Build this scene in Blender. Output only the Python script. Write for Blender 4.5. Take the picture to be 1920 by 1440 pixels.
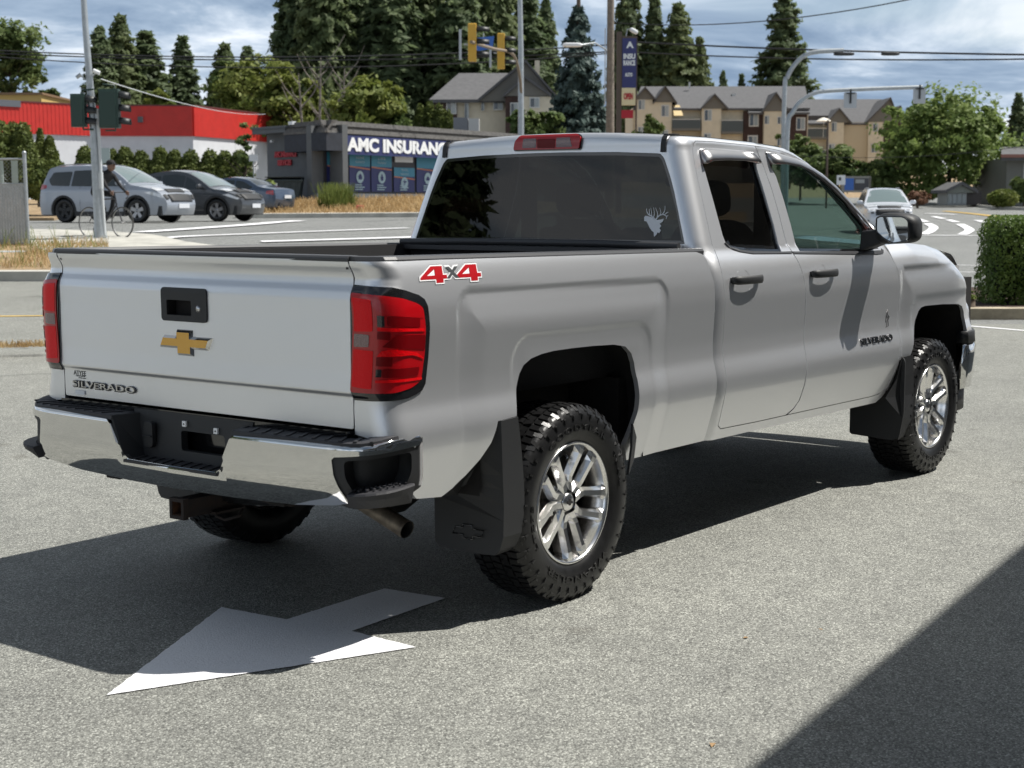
import bpy, bmesh, math, random
import numpy as np
from mathutils import Vector, Matrix, Euler, noise
from mathutils.geometry import delaunay_2d_cdt
for o in list(bpy.data.objects): bpy.data.objects.remove(o)
SC = bpy.context.scene
COL = SC.collection
PI = math.pi
# ------------------------------------------------------------ camera
CAM = Vector((-4.8947, -4.4209, 1.5754)); YAW = math.radians(37.4387); PITCH = math.radians(-6.716); ROLL = math.radians(-0.115); FPX = 2864.63
cF = Vector((math.cos(YAW)*math.cos(PITCH), math.sin(YAW)*math.cos(PITCH), math.sin(PITCH)))
cR = Vector((math.sin(YAW), -math.cos(YAW), 0)); cU = cR.cross(cF)
cR2 = math.cos(ROLL)*cR + math.sin(ROLL)*cU; cU2 = -math.sin(ROLL)*cR + math.cos(ROLL)*cU
cd = bpy.data.cameras.new('camera'); cam = bpy.data.objects.new('camera', cd); COL.objects.link(cam)
M = Matrix((cR2, cU2, -cF)).transposed().to_4x4(); M.translation = CAM; cam.matrix_world = M
cd.sensor_width = 36; cd.lens = FPX/1920*36; cd.clip_start = .05; cd.clip_end = 3000
cd.dof.use_dof = True; cd.dof.focus_distance = 7.2; cd.dof.aperture_fstop = 6.2
SC.camera = cam
SC.render.resolution_x = 1024; SC.render.resolution_y = 768
# ------------------------------------------------------------ world, sun, exposure
SUNV = Vector((0.47, -0.41, 1.0)).normalized(); ELEV = math.asin(SUNV.z); AZ = math.atan2(SUNV.x, SUNV.y)
world = bpy.data.worlds.new('World'); SC.world = world; world.use_nodes = True
wn = world.node_tree; wn.nodes.clear(); wl = wn.links.new
def WN(t, **k):
    n = wn.nodes.new(t)
    for a, b in k.items(): setattr(n, a, b)
    return n
wout = WN('ShaderNodeOutputWorld'); bg = WN('ShaderNodeBackground'); bg.inputs['Strength'].default_value = .10
sky = WN('ShaderNodeTexSky', sky_type='NISHITA', sun_disc=False, sun_elevation=ELEV, sun_rotation=AZ, dust_density=1.5)
tc = WN('ShaderNodeTexCoord'); sep = WN('ShaderNodeSeparateXYZ'); wl(tc.outputs['Generated'], sep.inputs[0])
def wmath(op, a, b):
    n = WN('ShaderNodeMath', operation=op)
    for i, s in enumerate((a, b)):
        if s is None: continue
        if isinstance(s, (int, float)): n.inputs[i].default_value = s
        else: wl(s, n.inputs[i])
    return n.outputs[0]
zz = wmath('ADD', wmath('MAXIMUM', sep.outputs['Z'], 0.0), .16)
comb = WN('ShaderNodeCombineXYZ'); wl(wmath('DIVIDE', sep.outputs['X'], zz), comb.inputs[0]); wl(wmath('DIVIDE', sep.outputs['Y'], zz), comb.inputs[1])
comb.inputs[2].default_value = 3.7
def wnoise(scale, detail, rough, dist=0.0, off=0.0):
    m = WN('ShaderNodeMapping'); m.inputs['Location'].default_value = (off, off*.7, off*.3); wl(comb.outputs[0], m.inputs[0])
    n = WN('ShaderNodeTexNoise'); n.inputs['Scale'].default_value = scale; n.inputs['Detail'].default_value = detail
    n.inputs['Roughness'].default_value = rough; n.inputs['Distortion'].default_value = dist; wl(m.outputs[0], n.inputs['Vector'])
    return n.outputs[0]
def wramp(s, stops):
    r = WN('ShaderNodeValToRGB'); cr = r.color_ramp
    while len(cr.elements) > 1: cr.elements.remove(cr.elements[-1])
    cr.elements[0].position = stops[0][0]; cr.elements[0].color = (*stops[0][1], 1)
    for p, c in stops[1:]:
        e = cr.elements.new(p); e.color = (*c, 1)
    wl(s, r.inputs[0]); return r.outputs[0]
ccol = wramp(wnoise(1.25, 7, .60, .5, 2.3), [(.37, (2.0, 2.8, 4.0)), (.45, (3.1, 4.0, 5.2)), (.52, (5.3, 6.1, 7.1)), (.60, (8.6, 8.9, 9.3))])
cmask = wramp(wnoise(.6, 5, .55, .2, 9.1), [(.30, (.35,)*3), (.45, (1,)*3)])
mx = WN('ShaderNodeMix', data_type='RGBA'); wl(cmask, mx.inputs[0]); wl(sky.outputs[0], mx.inputs[6]); wl(ccol, mx.inputs[7])
dim = WN('ShaderNodeMapRange'); dim.inputs[1].default_value = .12; dim.inputs[2].default_value = .55; dim.inputs[3].default_value = 1.0; dim.inputs[4].default_value = .40; wl(sep.outputs['Z'], dim.inputs[0])
dm = WN('ShaderNodeMix', data_type='RGBA', blend_type='MULTIPLY'); dm.inputs[0].default_value = 1; wl(mx.outputs[2], dm.inputs[6]); wl(dim.outputs[0], dm.inputs[7])
wl(dm.outputs[2], bg.inputs['Color']); wl(bg.outputs[0], wout.inputs[0])
sl = bpy.data.lights.new('sun', 'SUN'); sl.energy = 5.0; sl.angle = math.radians(.53); sl.color = (1, .965, .90)
sun = bpy.data.objects.new('sun', sl); COL.objects.link(sun); sun.rotation_euler = SUNV.to_track_quat('Z', 'Y').to_euler(); sun.location = (0, 0, 60)
SC.view_settings.view_transform = 'Standard'; SC.view_settings.look = 'None'; SC.view_settings.exposure = 0.36; SC.view_settings.gamma = 1
# ------------------------------------------------------------ helpers
def N3(v): return Vector(v)
def ray(u, v): return (cF*FPX + cR2*(u-960) - cU2*(v-720))
def W(u, v, d): return CAM + ray(u, v)*(d/FPX)
FH = Vector((math.cos(YAW), math.sin(YAW), 0)); RH = Vector((math.sin(YAW), -math.cos(YAW), 0))
HL = ([0, 15, 25, 31, 34, 45, 60, 72, 100, 200, 400, 1500], [0, 0, .33, .70, .86, 1.04, 1.03, 1.72, 2.0, 5.0, 9, 9])
HRr = ([0, 22, 40, 57, 90, 120, 200, 400, 1500], [0, 0, .18, .42, .95, 1.5, 4.6, 9, 9])
def hgt(x, y):
    p = Vector((x, y, 0)) - CAM; D = p.dot(FH); L = p.dot(RH)
    if D <= 0: return 0.0
    a = L/D; t = min(1, max(0, (a+.04)/.2)); t = t*t*(3-2*t)
    return float((1-t)*np.interp(D, *HL) + t*np.interp(D, *HRr))
def DL(D, L):
    p = CAM + FH*D + RH*L; return (p.x, p.y)
def UD(u, d):      # ground point seen in pixel column u at distance d
    r = ray(u, 382); k = d/FPX; x, y = CAM.x + r.x*k, CAM.y + r.y*k
    return Vector((x, y, hgt(x, y)))
def tag(o, label=None, cat=None, group=None, kind=None):
    if label: o['label'] = label
    if cat: o['category'] = cat
    if group: o['group'] = group
    if kind: o['kind'] = kind
    return o
def empty(name, loc=(0, 0, 0), rz=0, label=None, cat=None, group=None):
    o = bpy.data.objects.new(name, None); COL.objects.link(o); o.location = loc; o.rotation_euler = (0, 0, rz); o.empty_display_size = .2
    return tag(o, label, cat, group)
def link(name, me, mats, parent=None):
    for m in (mats if isinstance(mats, (list, tuple)) else [mats]): me.materials.append(m)
    o = bpy.data.objects.new(name, me); COL.objects.link(o)
    if parent is not None: o.parent = parent
    return o
class MB:
    def __init__(s): s.v = []; s.f = []; s.m = []; s.sm = []
    def add(s, vs, fs, mi=0, smooth=False):
        b = len(s.v); s.v += [tuple(p) for p in vs]
        for f in fs: s.f.append(tuple(b+i for i in f)); s.m.append(mi); s.sm.append(smooth)
        return s
    def box(s, c, d, rz=0, mi=0, M=None):
        x, y, z = d[0]/2, d[1]/2, d[2]/2
        vs = [Vector(p) for p in ((-x,-y,-z),(x,-y,-z),(x,y,-z),(-x,y,-z),(-x,-y,z),(x,-y,z),(x,y,z),(-x,y,z))]
        R = M if M is not None else Matrix.Rotation(rz, 3, 'Z')
        vs = [R @ p + Vector(c) for p in vs]
        return s.add(vs, [(3,2,1,0),(4,5,6,7),(0,1,5,4),(1,2,6,5),(2,3,7,6),(3,0,4,7)], mi)
    def bx(s, a, b, mi=0):
        return s.box(((a[0]+b[0])/2, (a[1]+b[1])/2, (a[2]+b[2])/2), (abs(b[0]-a[0]), abs(b[1]-a[1]), abs(b[2]-a[2])), 0, mi)
    def tube(s, pts, r, n=8, mi=0, cap=True, smooth=True):
        pts = [Vector(p) for p in pts]; rs = r if isinstance(r, (list, tuple)) else [r]*len(pts); rings = []; up = None
        for i, p in enumerate(pts):
            t = (pts[min(i+1, len(pts)-1)] - pts[max(i-1, 0)]).normalized()
            if up is None: up = Vector((0, 0, 1)) if abs(t.z) < .9 else Vector((1, 0, 0))
            a = t.cross(up).normalized(); b = a.cross(t).normalized(); up = b
            rings.append([p + (a*math.cos(2*PI*k/n) + b*math.sin(2*PI*k/n))*rs[i] for k in range(n)])
        vs = [q for R in rings for q in R]; fs = []
        for i in range(len(pts)-1):
            for k in range(n):
                k2 = (k+1) % n; fs.append((i*n+k, i*n+k2, (i+1)*n+k2, (i+1)*n+k))
        s.add(vs, fs, mi, smooth)
        if cap:
            s.add(rings[0], [tuple(range(n))[::-1]], mi); s.add(rings[-1], [tuple(range(n))], mi)
        return s
    def prism(s, poly, h, T=None, mi=0, cap0=True, cap1=True):   # poly in xy, extruded z 0..h, T maps
        n = len(poly); T = T or Matrix.Identity(4)
        a = [T @ Vector((p[0], p[1], 0)) for p in poly]; b = [T @ Vector((p[0], p[1], h)) for p in poly]
        fs = [(i, (i+1) % n, n+(i+1) % n, n+i) for i in range(n)]
        if cap0: fs.append(tuple(range(n))[::-1])
        if cap1: fs.append(tuple(range(n, 2*n)))
        return s.add(a+b, fs, mi)
    def lathe(s, prof, c, axis='Y', n=48, mi=0, smooth=True, closed=False):   # prof: (r, h)
        vs = []; m = len(prof)
        for k in range(n):
            t = 2*PI*k/n; ca, sa = math.cos(t), math.sin(t)
            for r, h in prof:
                p = {'Y': (r*ca, h, r*sa), 'Z': (r*ca, r*sa, h), 'X': (h, r*ca, r*sa)}[axis]
                vs.append((c[0]+p[0], c[1]+p[1], c[2]+p[2]))
        fs = []
        for k in range(n):
            k2 = (k+1) % n
            for i in range(m-1 + (1 if closed else 0)):
                j = (i+1) % m; fs.append((k*m+i, k*m+j, k2*m+j, k2*m+i))
        return s.add(vs, fs, mi, smooth)
    def sphere(s, c, r, n=12, mi=0, M=None):
        rr = r if isinstance(r, (list, tuple)) else (r, r, r); vs = []; fs = []; h = n//2
        for i in range(h+1):
            for k in range(n):
                a, b = PI*i/h, 2*PI*k/n; p = Vector((rr[0]*math.sin(a)*math.cos(b), rr[1]*math.sin(a)*math.sin(b), rr[2]*math.cos(a)))
                if M is not None: p = M @ p
                vs.append(p + Vector(c))
        for i in range(h):
            for k in range(n): fs.append((i*n+k, (i+1)*n+k, (i+1)*n+(k+1) % n, i*n+(k+1) % n))
        return s.add(vs, fs, mi, True)
    def obj(s, name, mats, parent=None, fix=False, bevel=0):
        me = bpy.data.meshes.new(name); me.from_pydata(s.v, [], s.f); me.update()
        me.polygons.foreach_set('material_index', s.m); me.polygons.foreach_set('use_smooth', s.sm)
        if fix:
            b = bmesh.new(); b.from_mesh(me); bmesh.ops.remove_doubles(b, verts=b.verts, dist=1e-5); bmesh.ops.recalc_face_normals(b, faces=b.faces); b.to_mesh(me); b.free()
        o = link(name, me, mats, parent)
        if bevel:
            md = o.modifiers.new('bevel', 'BEVEL'); md.width = bevel; md.segments = 2; md.limit_method = 'ANGLE'; md.angle_limit = .6
        return o
# -- 2D helpers for panels
def pip(P, poly):
    x, y = P[:, 0], P[:, 1]; ins = np.zeros(len(P), bool); q = np.asarray(poly)
    a = q; b = np.roll(q, -1, 0)
    for (x1, y1), (x2, y2) in zip(a, b):
        c = ((y1 > y) != (y2 > y))
        if abs(y2-y1) > 1e-12: ins ^= c & (x < (x2-x1)*(y-y1)/(y2-y1)+x1)
    return ins
def segdist(P, poly):
    q = np.asarray(poly); d = np.full(len(P), 1e9)
    for a, b in zip(q, np.roll(q, -1, 0)):
        ab = b-a; L = (ab@ab) or 1e-12; t = np.clip(((P-a)@ab)/L, 0, 1); pr = a+t[:, None]*ab
        d = np.minimum(d, np.hypot(*(P-pr).T))
    return d
def resamp(poly, step):
    out = []; n = len(poly)
    for i in range(n):
        a, b = np.array(poly[i], float), np.array(poly[(i+1) % n], float); k = max(1, int(math.ceil(np.hypot(*(b-a))/step)))
        for j in range(k): out.append(tuple(a+(b-a)*j/k))
    return out
def rnd(poly, r, n=5):        # round the corners of a closed polygon; r number or list
    out = []; N = len(poly)
    for i in range(N):
        p0, p1, p2 = (Vector(poly[(i+k-1) % N]).to_2d() for k in range(3)); rr = r[i] if isinstance(r, (list, tuple)) else r
        a = p0-p1; b = p2-p1
        if rr <= 0 or a.length < 1e-6 or b.length < 1e-6: out.append(tuple(p1)); continue
        d = min(rr, a.length*.49, b.length*.49); A = p1+a.normalized()*d; B = p1+b.normalized()*d
        for k in range(n+1):
            t = k/n; out.append(tuple(A*(1-t)**2 + p1*2*t*(1-t) + B*t*t))
    return out
def spl(pts, k=4, closed=False):   # Catmull-Rom through points
    out = []; n = len(pts); P = [Vector(p) for p in pts]
    for i in range(n if closed else n-1):
        if closed: p0, p1, p2, p3 = P[i-1], P[i], P[(i+1) % n], P[(i+2) % n]
        else: p0, p1, p2, p3 = P[max(i-1, 0)], P[i], P[i+1], P[min(i+2, n-1)]
        for j in range(k):
            t = j/k; out.append(tuple(.5*((2*p1)+(p2-p0)*t+(2*p0-5*p1+4*p2-p3)*t*t+(3*p1-p0-3*p2+p3)*t**3)))
    if not closed: out.append(tuple(P[-1]))
    return out
def panel2d(outline, holes=(), step=.03):
    loops = [resamp(outline, step)] + [resamp(h, step) for h in holes]
    pts = []; edges = []
    for lp in loops:
        b = len(pts); pts += lp; edges += [(b+i, b+(i+1) % len(lp)) for i in range(len(lp))]
    q = np.array(loops[0]); x0, y0 = q.min(0); x1, y1 = q.max(0)
    gx = np.arange(x0+step/2, x1, step); gy = np.arange(y0+step/2, y1, step)
    if len(gx) and len(gy):
        G = np.stack(np.meshgrid(gx, gy), -1).reshape(-1, 2); k = pip(G, loops[0]) & (segdist(G, loops[0]) > step*.45); G = G[k]
        for h in loops[1:]:
            k = ~pip(G, h) & (segdist(G, h) > step*.45); G = G[k]
        pts += [tuple(g) for g in G]
    r = delaunay_2d_cdt([Vector(p) for p in pts], edges, [], 0, 1e-7)
    v2 = [tuple(v) for v in r[0]]; F = r[2]; V = np.array(v2)
    Cn = np.array([V[list(f)].mean(0) for f in F]); k = pip(Cn, loops[0])
    for h in loops[1:]: k &= ~pip(Cn, h)
    F = [f for f, kk in zip(F, k) if kk]
    return v2, F
def panel(name, outline, P, mats, parent, holes=(), step=.03, flange=.015, off=0.0, flip=False, mirror=False, smooth=True, extra=None):
    v2, F = panel2d(outline, holes, step)
    verts = [P(a, b, off) for a, b in v2]; faces = [tuple(f) for f in F]
    ec = {}
    for f in faces:
        for i in range(3):
            e = (f[i], f[(i+1) % 3]); ec[frozenset(e)] = ec.get(frozenset(e), 0)+1 if frozenset(e) in ec else 1
    nb = len(verts); sm = [True]*len(faces)
    if flange:
        mp = {}
        for f in list(faces):
            for i in range(3):
                e = (f[i], f[(i+1) % 3])
                if ec[frozenset(e)] == 1:
                    for k in e:
                        if k not in mp: mp[k] = len(verts); verts.append(P(v2[k][0], v2[k][1], off-flange))
                    faces.append((e[1], e[0], mp[e[0]], mp[e[1]])); sm.append(False)
    if flip: faces = [tuple(reversed(f)) for f in faces]
    if mirror: verts = [(x, -y, z) for x, y, z in verts]; faces = [tuple(reversed(f)) for f in faces]
    me = bpy.data.meshes.new(name); me.from_pydata([tuple(v) for v in verts], [], faces); me.update()
    me.polygons.foreach_set('use_smooth', [True]*len(sm) if smooth else [False]*len(sm))
    if smooth:      # exact normals of the analytic surface, flat ones on the turned-in edge
        h = .004; vn = []
        for a, b in v2:
            u = Vector(P(a+h, b, off))-Vector(P(a-h, b, off)); w = Vector(P(a, b+h, off))-Vector(P(a, b-h, off)); n = u.cross(w)
            n = n.normalized() if n.length > 1e-9 else Vector((0, 0, 1))
            if flip: n = -n
            if mirror: n = Vector((n.x, -n.y, n.z))
            vn.append(n)
        ln = []
        for p, s_ in zip(me.polygons, sm):
            for vi in p.vertices: ln.append(tuple(vn[vi]) if s_ else tuple(p.normal))
        me.normals_split_custom_set(ln)
    return link(name, me, mats, parent)
def text_mesh(s, size=1.0, bold=0.0, extrude=0.0, spacing=1.0, xs=1.0):
    c = bpy.data.curves.new('txt', 'FONT'); c.body = s; c.size = size; c.offset = bold; c.extrude = extrude; c.align_x = 'CENTER'; c.align_y = 'CENTER'; c.space_character = spacing
    c.resolution_u = 4
    o = bpy.data.objects.new('txt', c); COL.objects.link(o); bpy.context.view_layer.update()
    dg = bpy.context.evaluated_depsgraph_get(); me = bpy.data.meshes.new_from_object(o.evaluated_get(dg))
    vs = [tuple((v.co.x*xs, v.co.y, v.co.z)) for v in me.vertices]; fs = [tuple(p.vertices) for p in me.polygons]
    bpy.data.objects.remove(o); bpy.data.curves.remove(c); bpy.data.meshes.remove(me)
    x = [v[0] for v in vs]; y = [v[1] for v in vs]; cx, cy = (min(x)+max(x))/2, (min(y)+max(y))/2
    return [(a-cx, b-cy, z) for a, b, z in vs], fs, max(x)-min(x), max(y)-min(y)
def text_fit(mb, s, w, h, T, bold=0.0, extrude=0.0, mi=0, spacing=1.0):   # T: (x,y,z)->world
    vs, fs, tw, th = text_mesh(s, 1.0, bold, 0.0, spacing)
    if extrude:
        n = len(vs); bm = bmesh.new(); bv = [bm.verts.new(v) for v in vs]
        for f in fs:
            try: bm.faces.new([bv[i] for i in f])
            except ValueError: pass
        r = bmesh.ops.extrude_face_region(bm, geom=bm.faces[:]); up = [g for g in r['geom'] if isinstance(g, bmesh.types.BMVert)]
        for g in up: g.co.z += 1
        bm.verts.index_update(); vs = [tuple(v.co) for v in bm.verts]; fs = [tuple(v.index for v in f.verts) for f in bm.faces]; bm.free()
    mb.add([T(x*w/tw, y*h/th, z*extrude) for x, y, z in vs], fs, mi)
# ------------------------------------------------------------ materials
MATS = {}
def mat(name, col, rough=.5, metal=0.0, coat=0.0, crough=.03, spec=.5, noise_amt=0.0, noise_scale=5.0, bump=0.0, bump_scale=50.0, col2=None, detail=4, emit=None, bdist=.01, coords='Object'):
    m = bpy.data.materials.new(name); m.use_nodes = True; nt = m.node_tree; b = nt.nodes['Principled BSDF']
    b.inputs['Base Color'].default_value = (*col, 1); b.inputs['Roughness'].default_value = rough; b.inputs['Metallic'].default_value = metal
    b.inputs['Coat Weight'].default_value = coat; b.inputs['Coat Roughness'].default_value = crough; b.inputs['Specular IOR Level'].default_value = spec
    if emit: b.inputs['Emission Color'].default_value = (*emit[:3], 1); b.inputs['Emission Strength'].default_value = emit[3]
    if noise_amt or bump:
        t = nt.nodes.new('ShaderNodeTexCoord')
    if noise_amt:
        n = nt.nodes.new('ShaderNodeTexNoise'); n.inputs['Scale'].default_value = noise_scale; n.inputs['Detail'].default_value = detail; n.inputs['Roughness'].default_value = .62
        nt.links.new(t.outputs[coords], n.inputs['Vector'])
        r = nt.nodes.new('ShaderNodeValToRGB'); c2 = col2 or tuple(max(0, c*(1-noise_amt)) for c in col); c1 = col if col2 else tuple(min(1, c*(1+noise_amt)) for c in col)
        r.color_ramp.elements[0].position = .32; r.color_ramp.elements[0].color = (*c2, 1); r.color_ramp.elements[1].position = .68; r.color_ramp.elements[1].color = (*c1, 1)
        nt.links.new(n.outputs[0], r.inputs[0]); nt.links.new(r.outputs[0], b.inputs['Base Color'])
    if bump:
        n2 = nt.nodes.new('ShaderNodeTexNoise'); n2.inputs['Scale'].default_value = bump_scale; n2.inputs['Detail'].default_value = 4
        nt.links.new(t.outputs[coords], n2.inputs['Vector']); bp = nt.nodes.new('ShaderNodeBump'); bp.inputs['Strength'].default_value = bump; bp.inputs['Distance'].default_value = bdist
        nt.links.new(n2.outputs[0], bp.inputs['Height']); nt.links.new(bp.outputs[0], b.inputs['Normal'])
    MATS[name] = m; return m
def glass(name, tint, ior=1.5, refl=1.0, rough=0.0):
    m = bpy.data.materials.new(name); m.use_nodes = True; nt = m.node_tree; nt.nodes.clear(); L = nt.links.new
    o = nt.nodes.new('ShaderNodeOutputMaterial'); a = nt.nodes.new('ShaderNodeBsdfTransparent'); a.inputs[0].default_value = (*tint, 1)
    g = nt.nodes.new('ShaderNodeBsdfGlossy'); g.inputs['Roughness'].default_value = rough; g.inputs[0].default_value = (refl, refl, refl, 1)
    f = nt.nodes.new('ShaderNodeLayerWeight'); f.inputs[0].default_value = .5; mx = nt.nodes.new('ShaderNodeMixShader'); F0 = ((ior-1)/(ior+1))**2
    p5 = nt.nodes.new('ShaderNodeMath'); p5.operation = 'POWER'; p5.inputs[1].default_value = 4.5; L(f.outputs['Facing'], p5.inputs[0])
    ma = nt.nodes.new('ShaderNodeMath'); ma.operation = 'MULTIPLY_ADD'; ma.inputs[1].default_value = 1-F0; ma.inputs[2].default_value = F0; L(p5.outputs[0], ma.inputs[0])
    L(ma.outputs[0], mx.inputs[0]); L(a.outputs[0], mx.inputs[1]); L(g.outputs[0], mx.inputs[2]); L(mx.outputs[0], o.inputs[0]); MATS[name] = m; return m
def asphalt(name, c1, c2, spk=.5, scale=1.0):
    m = bpy.data.materials.new(name); m.use_nodes = True; nt = m.node_tree; b = nt.nodes['Principled BSDF']; L = nt.links.new
    t = nt.nodes.new('ShaderNodeTexCoord')
    def nz(s, d=3, r=.6):
        n = nt.nodes.new('ShaderNodeTexNoise'); n.inputs['Scale'].default_value = s; n.inputs['Detail'].default_value = d; n.inputs['Roughness'].default_value = r; L(t.outputs['Object'], n.inputs['Vector']); return n.outputs[0]
    def rp(s, stops):
        r = nt.nodes.new('ShaderNodeValToRGB'); cr = r.color_ramp
        cr.elements[0].position, cr.elements[0].color = stops[0][0], (*stops[0][1], 1); cr.elements[1].position, cr.elements[1].color = stops[-1][0], (*stops[-1][1], 1)
        for p, c in stops[1:-1]: e = cr.elements.new(p); e.color = (*c, 1)
        L(s, r.inputs[0]); return r.outputs[0]
    v = nt.nodes.new('ShaderNodeTexVoronoi'); v.inputs['Scale'].default_value = 185*scale; L(t.outputs['Object'], v.inputs['Vector'])
    sp = nt.nodes.new('ShaderNodeSeparateColor'); L(v.outputs['Color'], sp.inputs[0])
    stone = rp(sp.outputs[0], [(.0, tuple(c*.38 for c in c1)), (.35, tuple(c*.82 for c in c1)), (.8, tuple(c*1.15 for c in c1)), (1.0, tuple(min(1, c*2.1) for c in c1))])
    edge = rp(v.outputs['Distance'], [(.0, (1, 1, 1)), (.55, (.92, .92, .92)), (.9, (.45, .45, .45))])
    big = rp(nz(.38, 7, .68), [(.3, tuple(a/b_ for a, b_ in zip(c2, c1))), (.7, (1.06, 1.06, 1.06))])
    mid = rp(nz(6, 5, .7), [(.3, (.88, .88, .88)), (.7, (1.1, 1.1, 1.09))])
    def mul(a, b_):
        n = nt.nodes.new('ShaderNodeMix'); n.data_type = 'RGBA'; n.blend_type = 'MULTIPLY'; n.inputs[0].default_value = 1; L(a, n.inputs[6]); L(b_, n.inputs[7]); return n.outputs[2]
    oil = rp(nz(1.7, 3, .5), [(.26, (.62, .60, .58)), (.34, (1, 1, 1))])
    L(mul(mul(mul(mul(stone, edge), big), mid), oil), b.inputs['Base Color'])
    b.inputs['Roughness'].default_value = .72; b.inputs['Specular IOR Level'].default_value = .35
    bp = nt.nodes.new('ShaderNodeBump'); bp.inputs['Strength'].default_value = .55; bp.inputs['Distance'].default_value = .004; bp.invert = True; L(v.outputs['Distance'], bp.inputs['Height']); L(bp.outputs[0], b.inputs['Normal'])
    return m
ASPH = asphalt('lot_asphalt', (.285, .288, .262), (.225, .228, .210))
ROADA = asphalt('road_asphalt', (.235, .24, .232), (.20, .205, .20), scale=.6)
CONC = mat('concrete', (.42, .41, .37), rough=.85, noise_amt=.22, noise_scale=1.5, bump=.3, bump_scale=40)
KERBC = mat('kerb_concrete', (.40, .345, .25), rough=.85, noise_amt=.3, noise_scale=3, bump=.5, bump_scale=60)
WPAINT = mat('road_paint_white', (.84, .84, .86), rough=.6, noise_amt=.10, noise_scale=25, bump=.6, bump_scale=60, bdist=.004)
ARROWP = mat('arrow_paint', (.86, .86, .88), rough=.6, bump=.8, bump_scale=150, bdist=.003); nt = ARROWP.node_tree; L_ = nt.links.new; b_ = nt.nodes['Principled BSDF']
tc_ = [n for n in nt.nodes if n.type == 'TEX_COORD'][0]; n1 = nt.nodes.new('ShaderNodeTexNoise'); n1.inputs['Scale'].default_value = 120; n1.inputs['Detail'].default_value = 3; n1.inputs['Roughness'].default_value = .7; n2 = nt.nodes.new('ShaderNodeTexNoise'); n2.inputs['Scale'].default_value = 3.5; n2.inputs['Detail'].default_value = 6
for n_ in (n1, n2): L_(tc_.outputs['Object'], n_.inputs['Vector'])
ad = nt.nodes.new('ShaderNodeMath'); ad.operation = 'MULTIPLY_ADD'; ad.inputs[1].default_value = .35; L_(n2.outputs[0], ad.inputs[0]); L_(n1.outputs[0], ad.inputs[2]); rp_ = nt.nodes.new('ShaderNodeValToRGB'); rp_.color_ramp.elements[0].position = .435; rp_.color_ramp.elements[0].color = (.30, .30, .29, 1); rp_.color_ramp.elements[1].position = .475; rp_.color_ramp.elements[1].color = (.80, .80, .82, 1); e_ = rp_.color_ramp.elements.new(.80); e_.color = (.88, .88, .90, 1)
L_(ad.outputs[0], rp_.inputs[0]); L_(rp_.outputs[0], b_.inputs['Base Color'])
YPAINT = mat('road_paint_yellow', (.55, .36, .07), rough=.6, noise_amt=.2, noise_scale=10)
DIRT = mat('dry_ground', (.30, .215, .125), rough=.95, noise_amt=.35, noise_scale=2.2, bump=.8, bump_scale=20, bdist=.03)
MULCH = mat('bark_mulch', (.055, .032, .022), rough=.95, noise_amt=.6, noise_scale=30, bump=1, bump_scale=60, bdist=.03)
ANGL = YAW-PI/2
def solveD(u, v):
    lo, hi = 3.0, 400.0; best = None
    D = 4.0
    def f(D):
        p = UD(u, D); q = p-CAM; z = q.dot(cF); return 720-FPX*q.dot(cU2)/z
    prev = f(D)
    while D < 300:
        D2 = D*1.02; c = f(D2)
        if prev >= v > c or (prev - v)*(c - v) <= 0:
            a, b = D, D2
            for _ in range(30):
                m_ = (a+b)/2
                if (f(a)-v)*(f(m_)-v) <= 0: b = m_
                else: a = m_
            return (a+b)/2
        D, prev = D2, c
    return D
def GP(u, v): return UD(u, solveD(u, v))      # ground point under a place in the view
# terrain sheet
Ds = sorted(set([-400, -150, -60, -30, -10] + list(np.arange(0, 62, 2.5)) + [15, 25, 31, 34, 45, 60, 72, 22, 40, 57, 90] + list(range(64, 130, 4)) + [135, 150, 175, 200, 240, 300, 400, 600, 1000, 2000]))
Ls = sorted(set([-2000, -900, -400, -200, -120, -80] + list(np.arange(-60, 61, 2.5)) + [80, 120, 200, 400, 900, 2000]))
def terrain():
    m = MB(); nl = len(Ls); vs = []
    for D in Ds:
        for L in Ls:
            x, y = DL(D, L); vs.append((x, y, hgt(x, y)))
    fs = [(i*nl+j, i*nl+j+1, (i+1)*nl+j+1, (i+1)*nl+j) for i in range(len(Ds)-1) for j in range(nl-1)]
    m.add(vs, fs)
    for k in range(len(fs)):
        i = k//(nl-1); j = k % (nl-1); D = Ds[i]; L = Ls[j]
        m.m[k] = 0 if D < (20 if L > -4 else 24) else (1 if D < 130 else 2)
    g = m.obj('ground', [ASPH, ROADA, DIRT]); g['kind'] = 'structure'; g['label'] = 'grey speckled asphalt of the parking lot and the road beyond'
terrain()
def drape(name, poly, mt, off=.012, thick=0.0, step=2.0, kind='structure', label=None, cat=None):
    P = lambda a, b, o: (a, b, hgt(a, b)+off+o)
    o = panel(name, poly, P, mt, None, step=step, flange=thick or 0, smooth=False)
    if kind: o['kind'] = kind
    tag(o, label, cat); return o
def pxpoly(pts): return [tuple(GP(u, v).xy) for u, v in pts]
def sline(name, pts, w, mt, off=.02):
    P = [Vector(GP(u, v).xy) if isinstance(u, (int, float)) else Vector(u) for u, v in pts]; L = []; R = []
    P2 = [Vector(p) for p in spl([tuple(p) for p in P], 4)] if len(P) > 2 else P
    for i, p in enumerate(P2):
        t = (P2[min(i+1, len(P2)-1)]-P2[max(i-1, 0)]).normalized(); n = Vector((-t.y, t.x))*w/2; L.append(tuple(p+n)); R.append(tuple(p-n))
    return drape(name, L+R[::-1], mt, off=off, step=1.2)
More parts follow.
